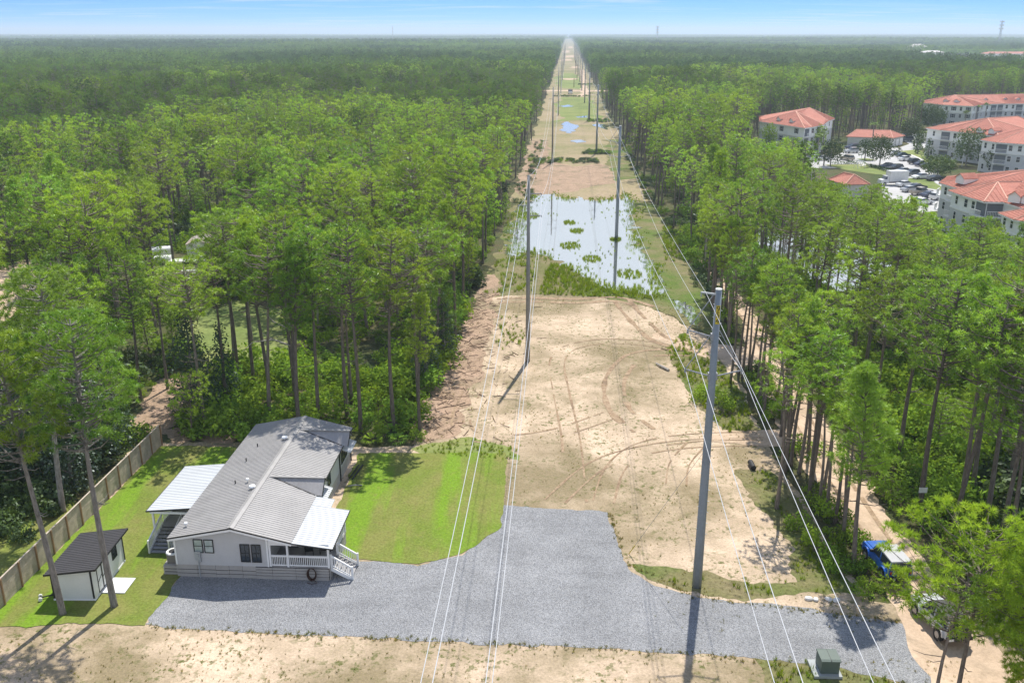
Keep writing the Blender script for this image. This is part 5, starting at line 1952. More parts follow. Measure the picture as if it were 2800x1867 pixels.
grow([(-1.6, 110), (-2.6, 104), (0.6, 103), (1.6, 109), (0.6, 117), (-1.4, 117)], 1.6, smin=0.4, smax=0.8, nz=0.4)
for a in np.linspace(0, 6.28, 50):
    tg.append((19.14 + 1.1 * math.cos(a) * rnd.random(), 165.3 + 0.9 * math.sin(a) * rnd.random(), 0.06, a, 0.7, 0.6, rnd.randrange(3), 0, 0))
for cx_, cy2, r_ in ((3.0, 188.0, 1.8), (12.5, 173, 1.0), (11.4, 181, 0.9), (18.5, 140, 1.4), (13.4, 150, 1.1), (10.4, 160, 1.3)):
    for i in range(int(60 * r_)):
        a = rnd.uniform(0, 6.28)
        d = r_ * math.sqrt(rnd.random())
        tg.append((cx_ + d * 1.4 * math.cos(a), cy2 + d * 2 * math.sin(a), 0.05, a, 0.6, 0.5, rnd.randrange(3), 0, 0))
for i in range(1500):
    k = rnd.randrange(len(POND))
    a_, b_ = POND[k], POND[(k + 1) % len(POND)]
    u = rnd.random()
    x, y = a_[0] + (b_[0] - a_[0]) * u + rnd.gauss(0, 0.9), a_[1] + (b_[1] - a_[1]) * u + rnd.gauss(0, 1.6)
    if vnoise(x, y, 4.0, 15) > 0.35:
        sc = rnd.uniform(0.3, 0.8)
        tg.append((x, y, 0.04, rnd.uniform(0, 6.28), sc, sc, rnd.randrange(3), 0, 0))
for i in range(420):
    x, y = rnd.uniform(-1, 25), rnd.uniform(130, 212)
    if inside(x, y, POND) and vnoise(x, y, 7, 51) > 0.66:
        tg.append((x, y, 0.04, rnd.uniform(0, 6.28), 0.5, 0.4, rnd.randrange(3), 0, 0))
grow([(0.2, 73.6), (0.8, 76.6), (-4, 78.2), (-9, 76.2), (-8, 75.2)], 5.0, smin=0.25, smax=0.5, nz=0.2)
scatter('tall_grass', tg, TALLG, 'tall bright grass at the pond edge and along the verges')
# brush bands across the corridor
bb = []
for (s0, s1, y0, y1, n) in ((5.5, 13.5, 289, 297, 60), (-9.5, 9.5, 268, 277, 80), (-8, 12, 560, 566, 40), (9, 18, 395, 410, 40), (-11, -8, 200, 330, 60), (18.5, 20, 205, 330, 60), (8, 18, 690, 700, 30)):
    for i in range(n):
        y = rnd.uniform(y0, y1)
        q = P(rnd.uniform(s0, s1), y)
        sc = rnd.uniform(0.5, 1.0)
        bb.append((q[0], q[1], 0.05, rnd.uniform(0, 6.28), sc, sc * 0.8, (6 + rnd.randrange(3)) if rnd.random() < 0.6 else rnd.randrange(6), 0, 0))
scatter('brush_bands', bb, BUSH + BUSHD, 'low bands of brush crossing the cleared corridor')
# standing dead pines
for i, (x, y, H, lb) in enumerate([(-24.5, 110.0, 13, 'bare dead pine standing behind the bright grass clearing'), (-15.5, 131, 14, 'bare dead pine left of the pond bank'), (-60, 118, 13, 'bare dead pine in the wood at the left'), (37.0, 118, 13, 'bare dead pine past the bend of the dirt road'), (49, 150, 15, 'bare dead pine in the flooded wood'), (-40, 190, 15, 'bare dead pine far in the left wood'), (31.0, 143, 13, 'bare dead pine on the right bank of the pond')]):
    t_ = thing('dead_pine', lb, 'dead tree', (x, y, 0), i * 1.7, 'standing dead pines in the woods')
    if i == 0:
        dt, dl = MB(), MB()
        dt.tube([(0, 0, 0), (0.1, 0, 5), (0, 0.15, 10), (0.1, 0.2, 14)], [0.17, 0.13, 0.09, 0.03], 6)
        for k in range(16):
            z = 6.5 + k * 0.46
            a = k * 2.4
            l = (2.2 - 0.09 * k) * rnd.uniform(0.6, 1.1)
            dl.tube([(0.05, 0.08, z), (0.05 + math.cos(a) * l * 0.6, math.sin(a) * l * 0.6, z + 0.35), (0.05 + math.cos(a) * l, math.sin(a) * l, z + 0.3)], [0.045, 0.03, 0.01], 4, False)
        dt_me, dl_me = dt.mesh('trunk', M['deadwood'], True), dl.mesh('bare_limbs', M['deadwood'])
    t_.scale = (H / 14, H / 14, H / 14)
    obj('trunk', dt_me, t_)
    obj('bare_limbs', dl_me, t_)
# twigs in the pine litter
tw = MB()
for i in range(420):
    y = rnd.uniform(77, 128)
    x = -8.6 + (y - 77) * 0.062 + abs(rnd.gauss(0, 2.2))
    if rnd.random() < 0.15:
        x += rnd.uniform(0, 8)
    a = rnd.uniform(0, 3.14)
    l = rnd.uniform(0.3, 1.5)
    tw.bar((x, y, 0.06), (x + math.cos(a) * l, y + math.sin(a) * l, 0.07 + rnd.uniform(0, 0.1)), rnd.uniform(0.02, 0.06))
stuff(tw.build('fallen_twigs', M['dry']), 'broken twigs and sticks left along the cleared edge')

# ------------------------------------------------------------------ vehicles
M['tyre'] = paint('tyre_rubber', (0.02, 0.02, 0.02), 0.9)
M['rim'] = paint('wheel_rim', (0.35, 0.35, 0.36), 0.4, metal=0.5)
M['redlamp'] = paint('red_lamp_lens', (0.45, 0.02, 0.02), 0.3)
PAINTS = {}


def car_paint(name, col):
    if name not in PAINTS:
        t_ = NT('car_paint_' + name)
        q = t_.principled(t_.val(col, t_.rng(t_.noise(t_.pos(), 2.0, 3), 0.3, 0.7, 0.92, 1.06)), 0.28, spec=0.6)
        q.inputs['Coat Weight'].default_value = 0.4
        PAINTS[name] = t_.m
    return PAINTS[name]


def tumble(prof, wb, wt, z0, z1):
    """side profile (x,z) swept across, narrowing with height"""
    n = len(prof)
    w = lambda z: wb + (wt - wb) * (z - z0) / (z1 - z0)
    vs = [(x, -w(z), z) for x, z in prof] + [(x, w(z), z) for x, z in prof]
    fs = [(i, (i + 1) % n, n + (i + 1) % n, n + i) for i in range(n)] + [tuple(range(n))[::-1], tuple(range(n, 2 * n))]
    return vs, fs


WHEEL = MB().tube([(0, -0.11, 0), (0, 0.11, 0)], 0.33, 14).mesh('wheel', M['tyre'])
RIM = MB().tube([(0, -0.118, 0), (0, 0.118, 0)], 0.20, 10).mesh('rim', M['rim'])
SH = {
    'sedan': dict(body=[(-2.35, 0.30), (-2.38, 0.72), (-2.2, 0.98), (-1.55, 1.02), (1.0, 0.97), (2.05, 0.80), (2.35, 0.62), (2.36, 0.30)], glass=[(-1.75, 1.0), (-1.05, 1.38), (0.2, 1.42), (1.05, 0.96)], roof=[(-1.05, 1.385), (-0.9, 1.45), (0.1, 1.47), (0.22, 1.42)], w=0.90, wx=1.42),
    'suv': dict(body=[(-2.3, 0.36), (-2.36, 0.85), (-2.3, 1.10), (1.0, 1.08), (2.1, 0.98), (2.35, 0.78), (2.36, 0.36)], glass=[(-2.28, 1.09), (-2.0, 1.62), (0.1, 1.68), (1.0, 1.07)], roof=[(-2.05, 1.62), (-1.9, 1.72), (0.0, 1.74), (0.15, 1.67)], w=0.94, wx=1.42),
    'pickup': dict(body=[(-2.8, 0.42), (-2.85, 1.05), (-0.9, 1.08), (-0.88, 1.06), (1.2, 1.08), (2.5, 1.02), (2.75, 0.8), (2.76, 0.42)], glass=[(-0.95, 1.07), (-0.8, 1.68), (0.45, 1.72), (1.25, 1.07)], roof=[(-0.83, 1.68), (-0.7, 1.77), (0.4, 1.79), (0.5, 1.71)], w=0.97, wx=1.75),
}
SHM = {}
for k_, d_ in SH.items():
    z0, z1 = 0.3, d_['body'][2][1]
    b1 = MB().add(*tumble(d_['body'], d_['w'] * 1.0, d_['w'] * 0.95, z0, z1))
    zt = d_['roof'][2][1]
    b2 = MB().add(*tumble(d_['glass'], d_['w'] * 0.92, d_['w'] * 0.74, z1, zt))
    b3 = MB().add(*tumble(d_['roof'], d_['w'] * 0.92, d_['w'] * 0.735, z1, zt))
    # door pillars
    for x in ((-0.35, 0.0) if k_ != 'pickup' else (0.0, 0.05)):
        pass
    SHM[k_] = (b1, b2, b3)


def car(kind, pname, col, label, x, y, rot, group):
    t_ = thing('parked_car' if kind != 'pickup' else 'pickup_truck', label, 'car' if kind != 'pickup' else 'pickup truck', (x, y, 0.05), rot, group)
    pm = car_paint(pname, col)
    b1, b2, b3 = SHM[kind]
    key = (kind, pname)
    if key not in SHM:
        SHM[key] = (b1.mesh('body', pm), b2.mesh('windows', M['glass']), b3.mesh('roof', pm))
    for me_ in SHM[key]:
        obj(me_.name.split('.')[0], me_, t_)
    d_ = SH[kind]
    for sx in (-1, 1):
        for sy in (-1, 1):
            wh = obj('wheel', WHEEL, t_, (sx * d_['wx'], sy * (d_['w'] - 0.07), 0.33))
            obj('rim', RIM, wh)
    if kind == 'pickup':
        MB().box(-2.7, -0.8, 1.082, -1.05, 0.8, 1.09).build('bed_liner', M['black'], t_)
    return t_


CG = 'cars in the apartment car park'
WHITE, BLACK, NAVY, SILV, GREY, TAN = (0.72, 0.72, 0.71), (0.018, 0.018, 0.02), (0.02, 0.03, 0.075), (0.42, 0.43, 0.44), (0.12, 0.135, 0.15), (0.34, 0.29, 0.23)
for (k_, pn, c_, lb, x, y, a) in [
        ('suv', 'navy', NAVY, 'navy car beside the garage, farther of two by the oak', 111.2, 303.5, 200), ('suv', 'silver', SILV, 'silver blue car beside the garage, nearer of two by the oak', 107.3, 293.0, 195),
        ('suv', 'tan', TAN, 'tan car seen from behind under the left oak', 99.8, 275.5, 110), ('suv', 'grey', GREY, 'grey car parked at the far end of the garage', 138.1, 326.0, 190), ('sedan', 'black', BLACK, 'dark car behind the grey one at the garage end', 143.5, 340.3, 190),
        ('sedan', 'white', WHITE, 'white car farthest up the right-hand row near the round island', 119.6, 288.3, 20), ('sedan', 'teal', (0.03, 0.06, 0.075), 'dark teal car second in the right-hand row', 119.6, 283.2, 20), ('sedan', 'white', WHITE, 'white sedan third in the right-hand row beside the lawn', 117.0, 274.6, 20),
        ('suv', 'black', BLACK, 'black sport utility car beside the white sedan of the right-hand row', 116.9, 267.2, 18), ('sedan', 'navy', NAVY, 'navy sedan between two black cars in the right-hand row', 116.9, 263.0, 18), ('sedan', 'black', BLACK, 'black sedan nearest in the right-hand row', 116.8, 259.0, 18),
        ('sedan', 'navy', NAVY, 'navy sedan beside the hedge under the big oak', 105.5, 259.2, 200), ('suv', 'black', BLACK, 'black car beside the hedge next to the navy sedan', 105.7, 254.4, 200), ('sedan', 'silver', SILV, 'silver car halfway along the hedge', 105.8, 249.4, 200), ('suv', 'grey', GREY, 'slate grey large car at the end of the hedge', 106.0, 244.4, 200),
        ('sedan', 'white', WHITE, 'white sedan at the kerb of the grass strip', 106.4, 239.2, 197), ('sedan', 'black', BLACK, 'black car half hidden by the round shrub', 108.6, 236.0, 197), ('sedan', 'white', WHITE, 'white car just below the box truck', 97.2, 226.4, 20),
        ('sedan', 'silver', SILV, 'silver car left of the pickup in the near row', 95.2, 218.6, 20), ('sedan', 'black', BLACK, 'black sedan behind the pickup in the near row', 98.4, 222.2, 20), ('pickup', 'tan', TAN, 'tan pickup truck in the near row', 96.0, 214.4, 20), ('sedan', 'navy', NAVY, 'dark blue sedan next to the pickup', 96.6, 210.8, 20),
        ('suv', 'white', WHITE, 'white sport utility car in the near row', 97.4, 207.8, 20), ('sedan', 'white', WHITE, 'white sedan nearest the near apartment block', 98.3, 204.6, 20), ('sedan', 'white', WHITE, 'white car behind the dark trees at the lot entrance', 91.0, 201.5, 20),
        ('suv', 'white', WHITE, 'white car before the left apartment block, in full view', 88.6, 275.0, 190), ('sedan', 'silver', SILV, 'silver car left of the white car before the left block', 85.4, 272.6, 195), ('sedan', 'white', WHITE, 'white car behind the palm before the left block', 92.4, 275.4, 190)]:
    car(k_, pn, c_, lb, x, y, R(a), CG)

# box truck
bt = thing('box_truck', 'white box truck parked beside the grass strip before the near row', 'truck', (95.2, 229.0, 0.05), R(186))
MB().box(-3.2, -1.15, 0.9, 1.6, 1.15, 3.5).build('cargo_box', car_paint('white', WHITE), bt)
MB().add(*tumble([(1.62, 0.5), (1.62, 2.3), (2.3, 2.3), (2.75, 1.5), (3.6, 1.35), (3.75, 0.5)], 1.0, 0.9, 0.5, 2.3)).build('cab', car_paint('white', WHITE), bt)
MB().add(*tumble([(2.2, 1.5), (2.05, 2.2), (2.36, 2.22), (2.79, 1.52)], 1.01, 0.92, 1.5, 2.2)).build('windows', M['glass'], bt)
MB().box(-3.2, -0.5, 0.5, 1.6, 0.5, 0.898).build('chassis', M['black'], bt)
for x in (-2.1, 2.7):
    for y in (-0.95, 0.95):
        wh = obj('wheel', WHEEL, bt, (x, y, 0.42))
        wh.scale = (1.25, 1.2, 1.25)
        obj('rim', RIM, wh)
# truck on the corridor
tk = thing('work_truck', 'white and dark flatbed truck parked on the grass before the crossing road', 'truck', (36.1, 585, 0.1), R(-93))
MB().add(*tumble([(0.6, 0.6), (0.6, 2.5), (1.6, 2.5), (2.0, 1.6), (3.2, 1.5), (3.3, 0.6)], 1.25, 1.1, 0.6, 2.5)).build('cab', car_paint('white', WHITE), tk)
MB().box(-3.4, -1.3, 1.0, 0.5, 1.3, 1.25).box(-3.4, -1.3, 1.25, -3.3, 1.3, 2.4).box(0.35, -1.3, 1.25, 0.5, 1.3, 2.9).build('flatbed', paint('brown_flatbed', (0.16, 0.09, 0.06), 0.8), tk)
MB().add(*tumble([(1.3, 1.7), (1.2, 2.35), (1.63, 2.4), (2.04, 1.65)], 1.26, 1.14, 1.6, 2.5)).build('windows', M['glass'], tk)
for x in (-2.4, 2.3):
    for y in (-1.05, 1.05):
        wh = obj('wheel', WHEEL, tk, (x, y, 0.5))
        wh.scale = (1.5, 1.4, 1.5)


# two-door off-roaders at the junction: x runs forward
def offroader(label, x, y, rot, body_col, pname, roof_mat):
    t_ = thing('off_road_vehicle', label, 'off-road vehicle', (x, y, 0.06), rot)
    pm = car_paint(pname, body_col)
    b = MB()
    b.add(*tumble([(-2.0, 0.55), (-2.02, 1.12), (0.75, 1.14), (1.95, 1.10), (2.12, 1.0), (2.12, 0.55)], 0.86, 0.84, 0.5, 1.15))
    b.build('body', pm, t_)
    b = MB().add(*tumble([(0.78, 1.141), (0.8, 1.19), (1.9, 1.15), (2.0, 1.105)], 0.66, 0.62, 1.1, 1.2))
    b.build('hood', pm, t_)
    for sy in (-1, 1):
        for sx in (-1.28, 1.30):
            n = 9
            pr = [(sx + 0.55 * math.cos(math.pi * k / (n - 1)), 0.55 + 0.50 * math.sin(math.pi * k / (n - 1))) for k in range(n)]
            pi_ = [(sx + 0.45 * math.cos(math.pi * k / (n - 1)), 0.55 + 0.42 * math.sin(math.pi * k / (n - 1))) for k in range(n)][::-1]
            m = MB()
            for k in range(n - 1):
                a0, a1 = pr[k], pr[k + 1]
                y0, y1 = sy * 0.80, sy * 0.98
                c0, c1 = pi_[n - 1 - k], pi_[n - 2 - k]
                m.add([(a0[0], y0, a0[1]), (a1[0], y0, a1[1]), (a1[0], y1, a1[1]), (a0[0], y1, a0[1]), (c0[0], y1, c0[1]), (c1[0], y1, c1[1])], [(0, 1, 2, 3), (3, 2, 5, 4)])
            m.build('fender', pm, t_)
            wh = MB().tube([(0, -0.14, 0), (0, 0.14, 0)], 0.41, 18).build('wheel', M['tyre'], t_)
            wh.location = (sx, sy * 0.83, 0.41)
            MB().tube([(0, -0.148, 0), (0, 0.148, 0)], 0.23, 12).build('rim', M['rim'], wh)
    b = MB().add(*tumble([(-1.98, 1.14), (-1.9, 1.72), (0.32, 1.74), (0.74, 1.16)], 0.80, 0.68, 1.14, 1.74))
    b.build('windows', M['glass'], t_)
    b = MB().add(*tumble([(-1.94, 1.722), (-1.92, 1.80), (0.25, 1.83), (0.36, 1.745)], 0.72, 0.70, 1.72, 1.83))
    b.box(-1.86, -0.02, 1.812, 0.2, 0.02, 1.835)
    b.build('hardtop', roof_mat, t_)
    for sy in (-1, 1):
        m = MB()
        for xa, xb in ((-0.55, -0.5), (0.70, 0.36)):
            m.bar((xa, sy * 0.815, 1.15), (xb, sy * 0.705, 1.73), 0.07)
        m.bar((-1.95, sy * 0.81, 1.15), (-1.89, sy * 0.70, 1.73), 0.08)
        m.build('pillar', pm, t_)
        MB().box(0.42, sy * 0.84 - 0.02, 1.16, 0.56, sy * 1.02 + 0.02, 1.34).build('mirror', M['black'], t_)
        MB().box(-2.045, sy * 0.70 - 0.07, 0.86, -2.0, sy * 0.70 + 0.07, 1.08).build('tail_lamp', M['redlamp'], t_)
        MB().tube([(2.12, sy * 0.6, 0.9), (2.15, sy * 0.6, 0.9)], 0.12, 12).build('headlamp', M['cream'], t_)
    MB().box(-2.2, -0.84, 0.5, -2.03, 0.84, 0.70).build('rear_bumper', M['black'], t_)
    MB().box(2.12, -0.86, 0.5, 2.32, 0.86, 0.72).build('front_bumper', M['black'], t_)
    sp = MB().tube([(-2.05, -0.05, 1.08), (-2.28, -0.05, 1.08)], 0.39, 18).build('spare_wheel', M['tyre'], t_)
    MB().tube([(-2.275, -0.05, 1.08), (-2.3, -0.05, 1.08)], 0.20, 12).build('rim', M['rim'], sp)
    MB().box(-2.215, 0.42, 0.52, -2.202, 0.74, 0.68).build('licence_plate', M['cream'], t_)
    return t_


M['greytop'] = paint('light_grey_hardtop', (0.40, 0.40, 0.40), 0.6, var=0.06)
offroader('blue off-road vehicle with pale grey hardtop parked on the dirt road', 26.45, 56.2, R(94), (0.012, 0.10, 0.42), 'blue', M['greytop'])
offroader('silver off-road vehicle behind the bushy young pine at the junction', 27.3, 49.6, R(97), (0.45, 0.46, 0.47), 'silver2', M['black'])

# ------------------------------------------------------------------ small things by the drive
M['tgreen'] = paint('transformer_green', (0.105, 0.135, 0.115), 0.55, var=0.08)
tr_ = thing('pad_transformer', 'grey-green utility transformer box on a concrete pad by the drive', 'transformer', (18.75, 45.4, 0.04), R(-2))
MB().box(-0.95, -0.8, 0, 0.7, 0.75, 0.16).build('pad', paint('pad_concrete', (0.36, 0.38, 0.37), 0.9), tr_)
MB().extrude_x([(-0.55, 0.162), (0.55, 0.162), (0.55, 1.0), (0.42, 1.07), (-0.42, 1.07), (-0.55, 0.95)], -0.52, 0.55).build('cabinet', M['tgreen'], tr_)
MB().box(-0.56, -0.6, 1.0, 0.59, 0.6, 1.035).extrude_x([(-0.6, 1.036), (0.6, 1.036), (0.45, 1.10), (-0.45, 1.10)], -0.56, 0.59).build('lid', M['tgreen'], tr_)
MB().box(0.015, -0.605, 1.04, 0.035, 0.5, 1.108).build('seam', M['black'], tr_)
rk = bpy.data.meshes.new('white_rock')
import bmesh
bm = bmesh.new()
bmesh.ops.create_icosphere(bm, subdivisions=2, radius=0.28)
for v in bm.verts:
    v.co *= 1 + 0.25 * (vnoise(v.co.x * 9, v.co.y * 9, 1.0, 4) - 0.5) + 0.2 * (vnoise(v.co.z * 9, v.co.x * 9, 1.0, 8) - 0.5)
    v.co.z *= 0.55
bm.to_mesh(rk)
bm.free()
rk.materials.append(paint('white_rock', (0.66, 0.64, 0.60), 0.9, var=0.2, scale=4))
for i, (x, y, s_) in enumerate(((19.9, 52.6, 1.0), (20.35, 52.5, 0.8), (21.2, 52.5, 0.9), (21.7, 52.4, 1.0))):
    o = obj('white_rock', rk, None, (x, y, 0.1), i * 1.3)
    o.scale = (s_, s_ * 0.8, s_)
    tag(o, ('white rock at the left end of the small row on the drive edge', 'small white rock second from the left on the drive edge', 'white rock third from the left on the drive edge', 'white rock at the right end of the row on the drive edge')[i], 'rock', 'white rocks on the edge of the drive')
o = MB().tube([(0, -0.6, 0.24), (0, 0.6, 0.26)], 0.24, 14).build('culvert_pipe', M['black'])
o.location = (20.95, 72.2, 0.02)
tag(o, 'short black culvert pipe lying in the grass by the sandy turning', 'pipe')
o = MB().box(-0.33, -0.02, 1.15, 0.33, 0.02, 1.6).build('white_board', M['cream'])
o.location = (32.5, 64.72, 0.4)
o['label'] = 'blank white board nailed to a pine by the dirt road'
o['category'] = 'sign'
sl = thing('concrete_slabs', 'pale slab of old paving lying in the wood at the right edge', 'slab', (39.6, 59.2, 0.1), 0.5)
MB().slab((-1.6, -0.7, 0.6), (1.6, -0.7, 0.5), (1.6, 0.7, 0.8), (-1.6, 0.7, 0.9), 0.12).build('slab', M['lot'], sl)
MB().box(-1.2, -0.5, 0, 1.2, 0.5, 0.36).build('base', M['lot'], sl)
lg = MB().tube([(0, 0, 0.15), (1.3, 0.5, 0.22), (2.4, 0.7, 0.18)], [0.16, 0.13, 0.08], 7).build('fallen_log', M['deadwood'])
lg.location = (17.6, 96.2, 0)
lg.rotation_euler = (0, 0, R(100))
tag(lg, 'pale fallen log on the wet verge behind the nearest steel pole', 'log')

# ------------------------------------------------------------------ cabin in the wood
cb_ = thing('cabin', 'small white cabin with rusty roof and lean-to porch in the left wood', 'cabin', (-54.6, 150.3, 0), R(8))
MB().extrude_y([(0, 0), (3.6, 0), (3.6, 2.4), (1.8, 3.2), (0, 2.4)], 0, 6).build('wall', M['cream'], cb_)
m = MB().slab((-0.3, -0.3, 2.30), (1.8, -0.3, 3.28), (1.8, 6.3, 3.28), (-0.3, 6.3, 2.30), 0.08)
m.slab((1.8, -0.3, 3.28), (3.8, -0.3, 2.38), (3.8, 6.3, 2.38), (1.8, 6.3, 3.28), 0.08)
m.build('roof', ground_mat('rusty_sheet_roof', (0.48, 0.45, 0.43), (0.30, 0.20, 0.15), (0.22, 0.13, 0.09), 0.8, 0.4, fine=3, fine_amt=0.2), cb_)
MB().slab((3.82, -0.3, 2.36), (7.4, -0.3, 2.02), (7.4, 6.3, 2.02), (3.82, 6.3, 2.36), 0.07).build('porch_roof', M['roofwhite'], cb_)
for x, y in ((4.2, 0), (5.6, 0), (7.2, 0), (7.2, 3), (7.2, 6)):
    MB().box(x - 0.07, y - 0.07, 0, x + 0.07, y + 0.07, 1.98).build('porch_post', M['white'], cb_)
MB().box(3.62, 1.6, 0, 7.0, 5.8, 1.95).build('porch_screen', M['dark'], cb_)
MB().box(2.6, -0.04, 0.9, 3.1, -0.005, 1.9).build('window', M['dark'], cb_)
for i, (x, y, a, L_, h, lb) in enumerate(((-60.5, 150.0, 0.4, 3.2, 1.9, 'white camper box left of the cabin'), (-58.6, 146.4, 0.2, 2.6, 1.3, 'white skip of scrap in front of the cabin'))):
    t_ = thing('storage_trailer', lb, 'trailer', (x, y, 0), a)
    MB().extrude_x([(-0.9, 0.3), (0.9, 0.3), (0.9, h - 0.2), (0.7, h), (-0.7, h), (-0.9, h - 0.2)], 0, L_).build('body', M['cream'], t_)
    for wx in (0.8, L_ - 0.8):
        for wy in (-0.8, 0.8):
            obj('wheel', WHEEL, t_, (wx, wy, 0.33))
t_ = thing('flat_trailer', 'long pale flat trailer parked before the cabin', 'trailer', (-56.2, 146.2, 0), 0.05)
MB().box(0, -0.9, 0.55, 6.4, 0.9, 0.72).build('bed', M['cream'], t_)
for wx in (2.6, 3.6):
    for wy in (-0.8, 0.8):
        obj('wheel', WHEEL, t_, (wx, wy, 0.33))
t_ = thing('picnic_table', 'white picnic table on the grass before the cabin', 'table', (-50.8, 139.4, 0), 0.1)
MB().box(-1.2, -0.4, 0.7, 1.2, 0.4, 0.76).build('tabletop', M['cream'], t_)
for y in (-0.75, 0.75):
    MB().box(-1.2, y - 0.13, 0.42, 1.2, y + 0.13, 0.46).build('bench', M['cream'], t_)
for x in (-0.9, 0.9):
    MB().bar((x, -0.8, 0), (x, 0.3, 0.69), 0.08).bar((x, 0.8, 0), (x, -0.3, 0.69), 0.08).bar((x, -0.85, 0.38), (x, 0.85, 0.38), 0.07).build('leg', M['cream'], t_)

# ------------------------------------------------------------------ apartments
t = NT('clay_roof_tile')
p_ = t.pos()
tn_ = t.rng(t.noise(t.mapping(p_, (1, 1, 2)), 2.4, 4, 0.7), 0.3, 0.7)
c_ = t.mix(tn_, (0.36, 0.125, 0.085), (0.50, 0.215, 0.155))
c_ = t.val(c_, t.rng(t.noise(p_, 0.35, 4), 0.3, 0.7, 0.88, 1.1))
t.principled(c_, 0.8, normal=t.bump(t.noise(t.mapping(p_, (1, 1, 3)), 3.0, 3), 0.8, 0.15), spec=0.2)
M['tile'] = t.m
M['tilecap'] = paint('pale_ridge_tile', (0.62, 0.34, 0.24), 0.8)
M['stucco'] = paint('white_stucco', (0.84, 0.85, 0.86), 0.85, var=0.06, scale=0.3)
M['stucco2'] = paint('pale_grey_stucco', (0.56, 0.575, 0.595), 0.85, var=0.06, scale=0.3)
M['shutter'] = paint('navy_shutter', (0.03, 0.05, 0.085), 0.6)
M['cutglass'] = M['glass']

WF = MB().box(-0.5, -0.05, 0, -0.43, 0.03, 1.5).box(0.43, -0.05, 0, 0.5, 0.03, 1.5).box(-0.43, -0.05, 0, 0.43, 0.03, 0.07).box(-0.43, -0.05, 1.43, 0.43, 0.03, 1.5).box(-0.43, -0.04, 0.72, 0.43, 0.02, 0.78).mesh('window', M['white'])
WP = MB().box(-0.43, -0.025, 0.07, 0.43, 0.01, 1.43).mesh('pane', M['glass'])
WS = MB().box(-0.92, -0.06, 0, -0.52, 0.0, 1.5).box(0.52, -0.06, 0, 0.92, 0.0, 1.5).mesh('shutters', M['shutter'])
BALF = MB().box(-1.5, -0.05, -0.2, 1.5, 0.9, 0.0)
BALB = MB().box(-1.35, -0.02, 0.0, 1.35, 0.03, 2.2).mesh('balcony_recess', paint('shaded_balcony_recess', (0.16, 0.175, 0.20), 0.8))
BALR = MB().box(-1.5, -1.0, -0.16, 1.5, 0.0, 0.0)
for k in range(12):
    x = -1.44 + k * 0.262
    BALR.box(x - 0.025, -0.97, 0.0, x + 0.025, -0.93, 0.95)
BALR.box(-1.5, -1.0, 0.95, 1.5, -0.9, 1.03)
BALR = BALR.mesh('balcony', M['white'])


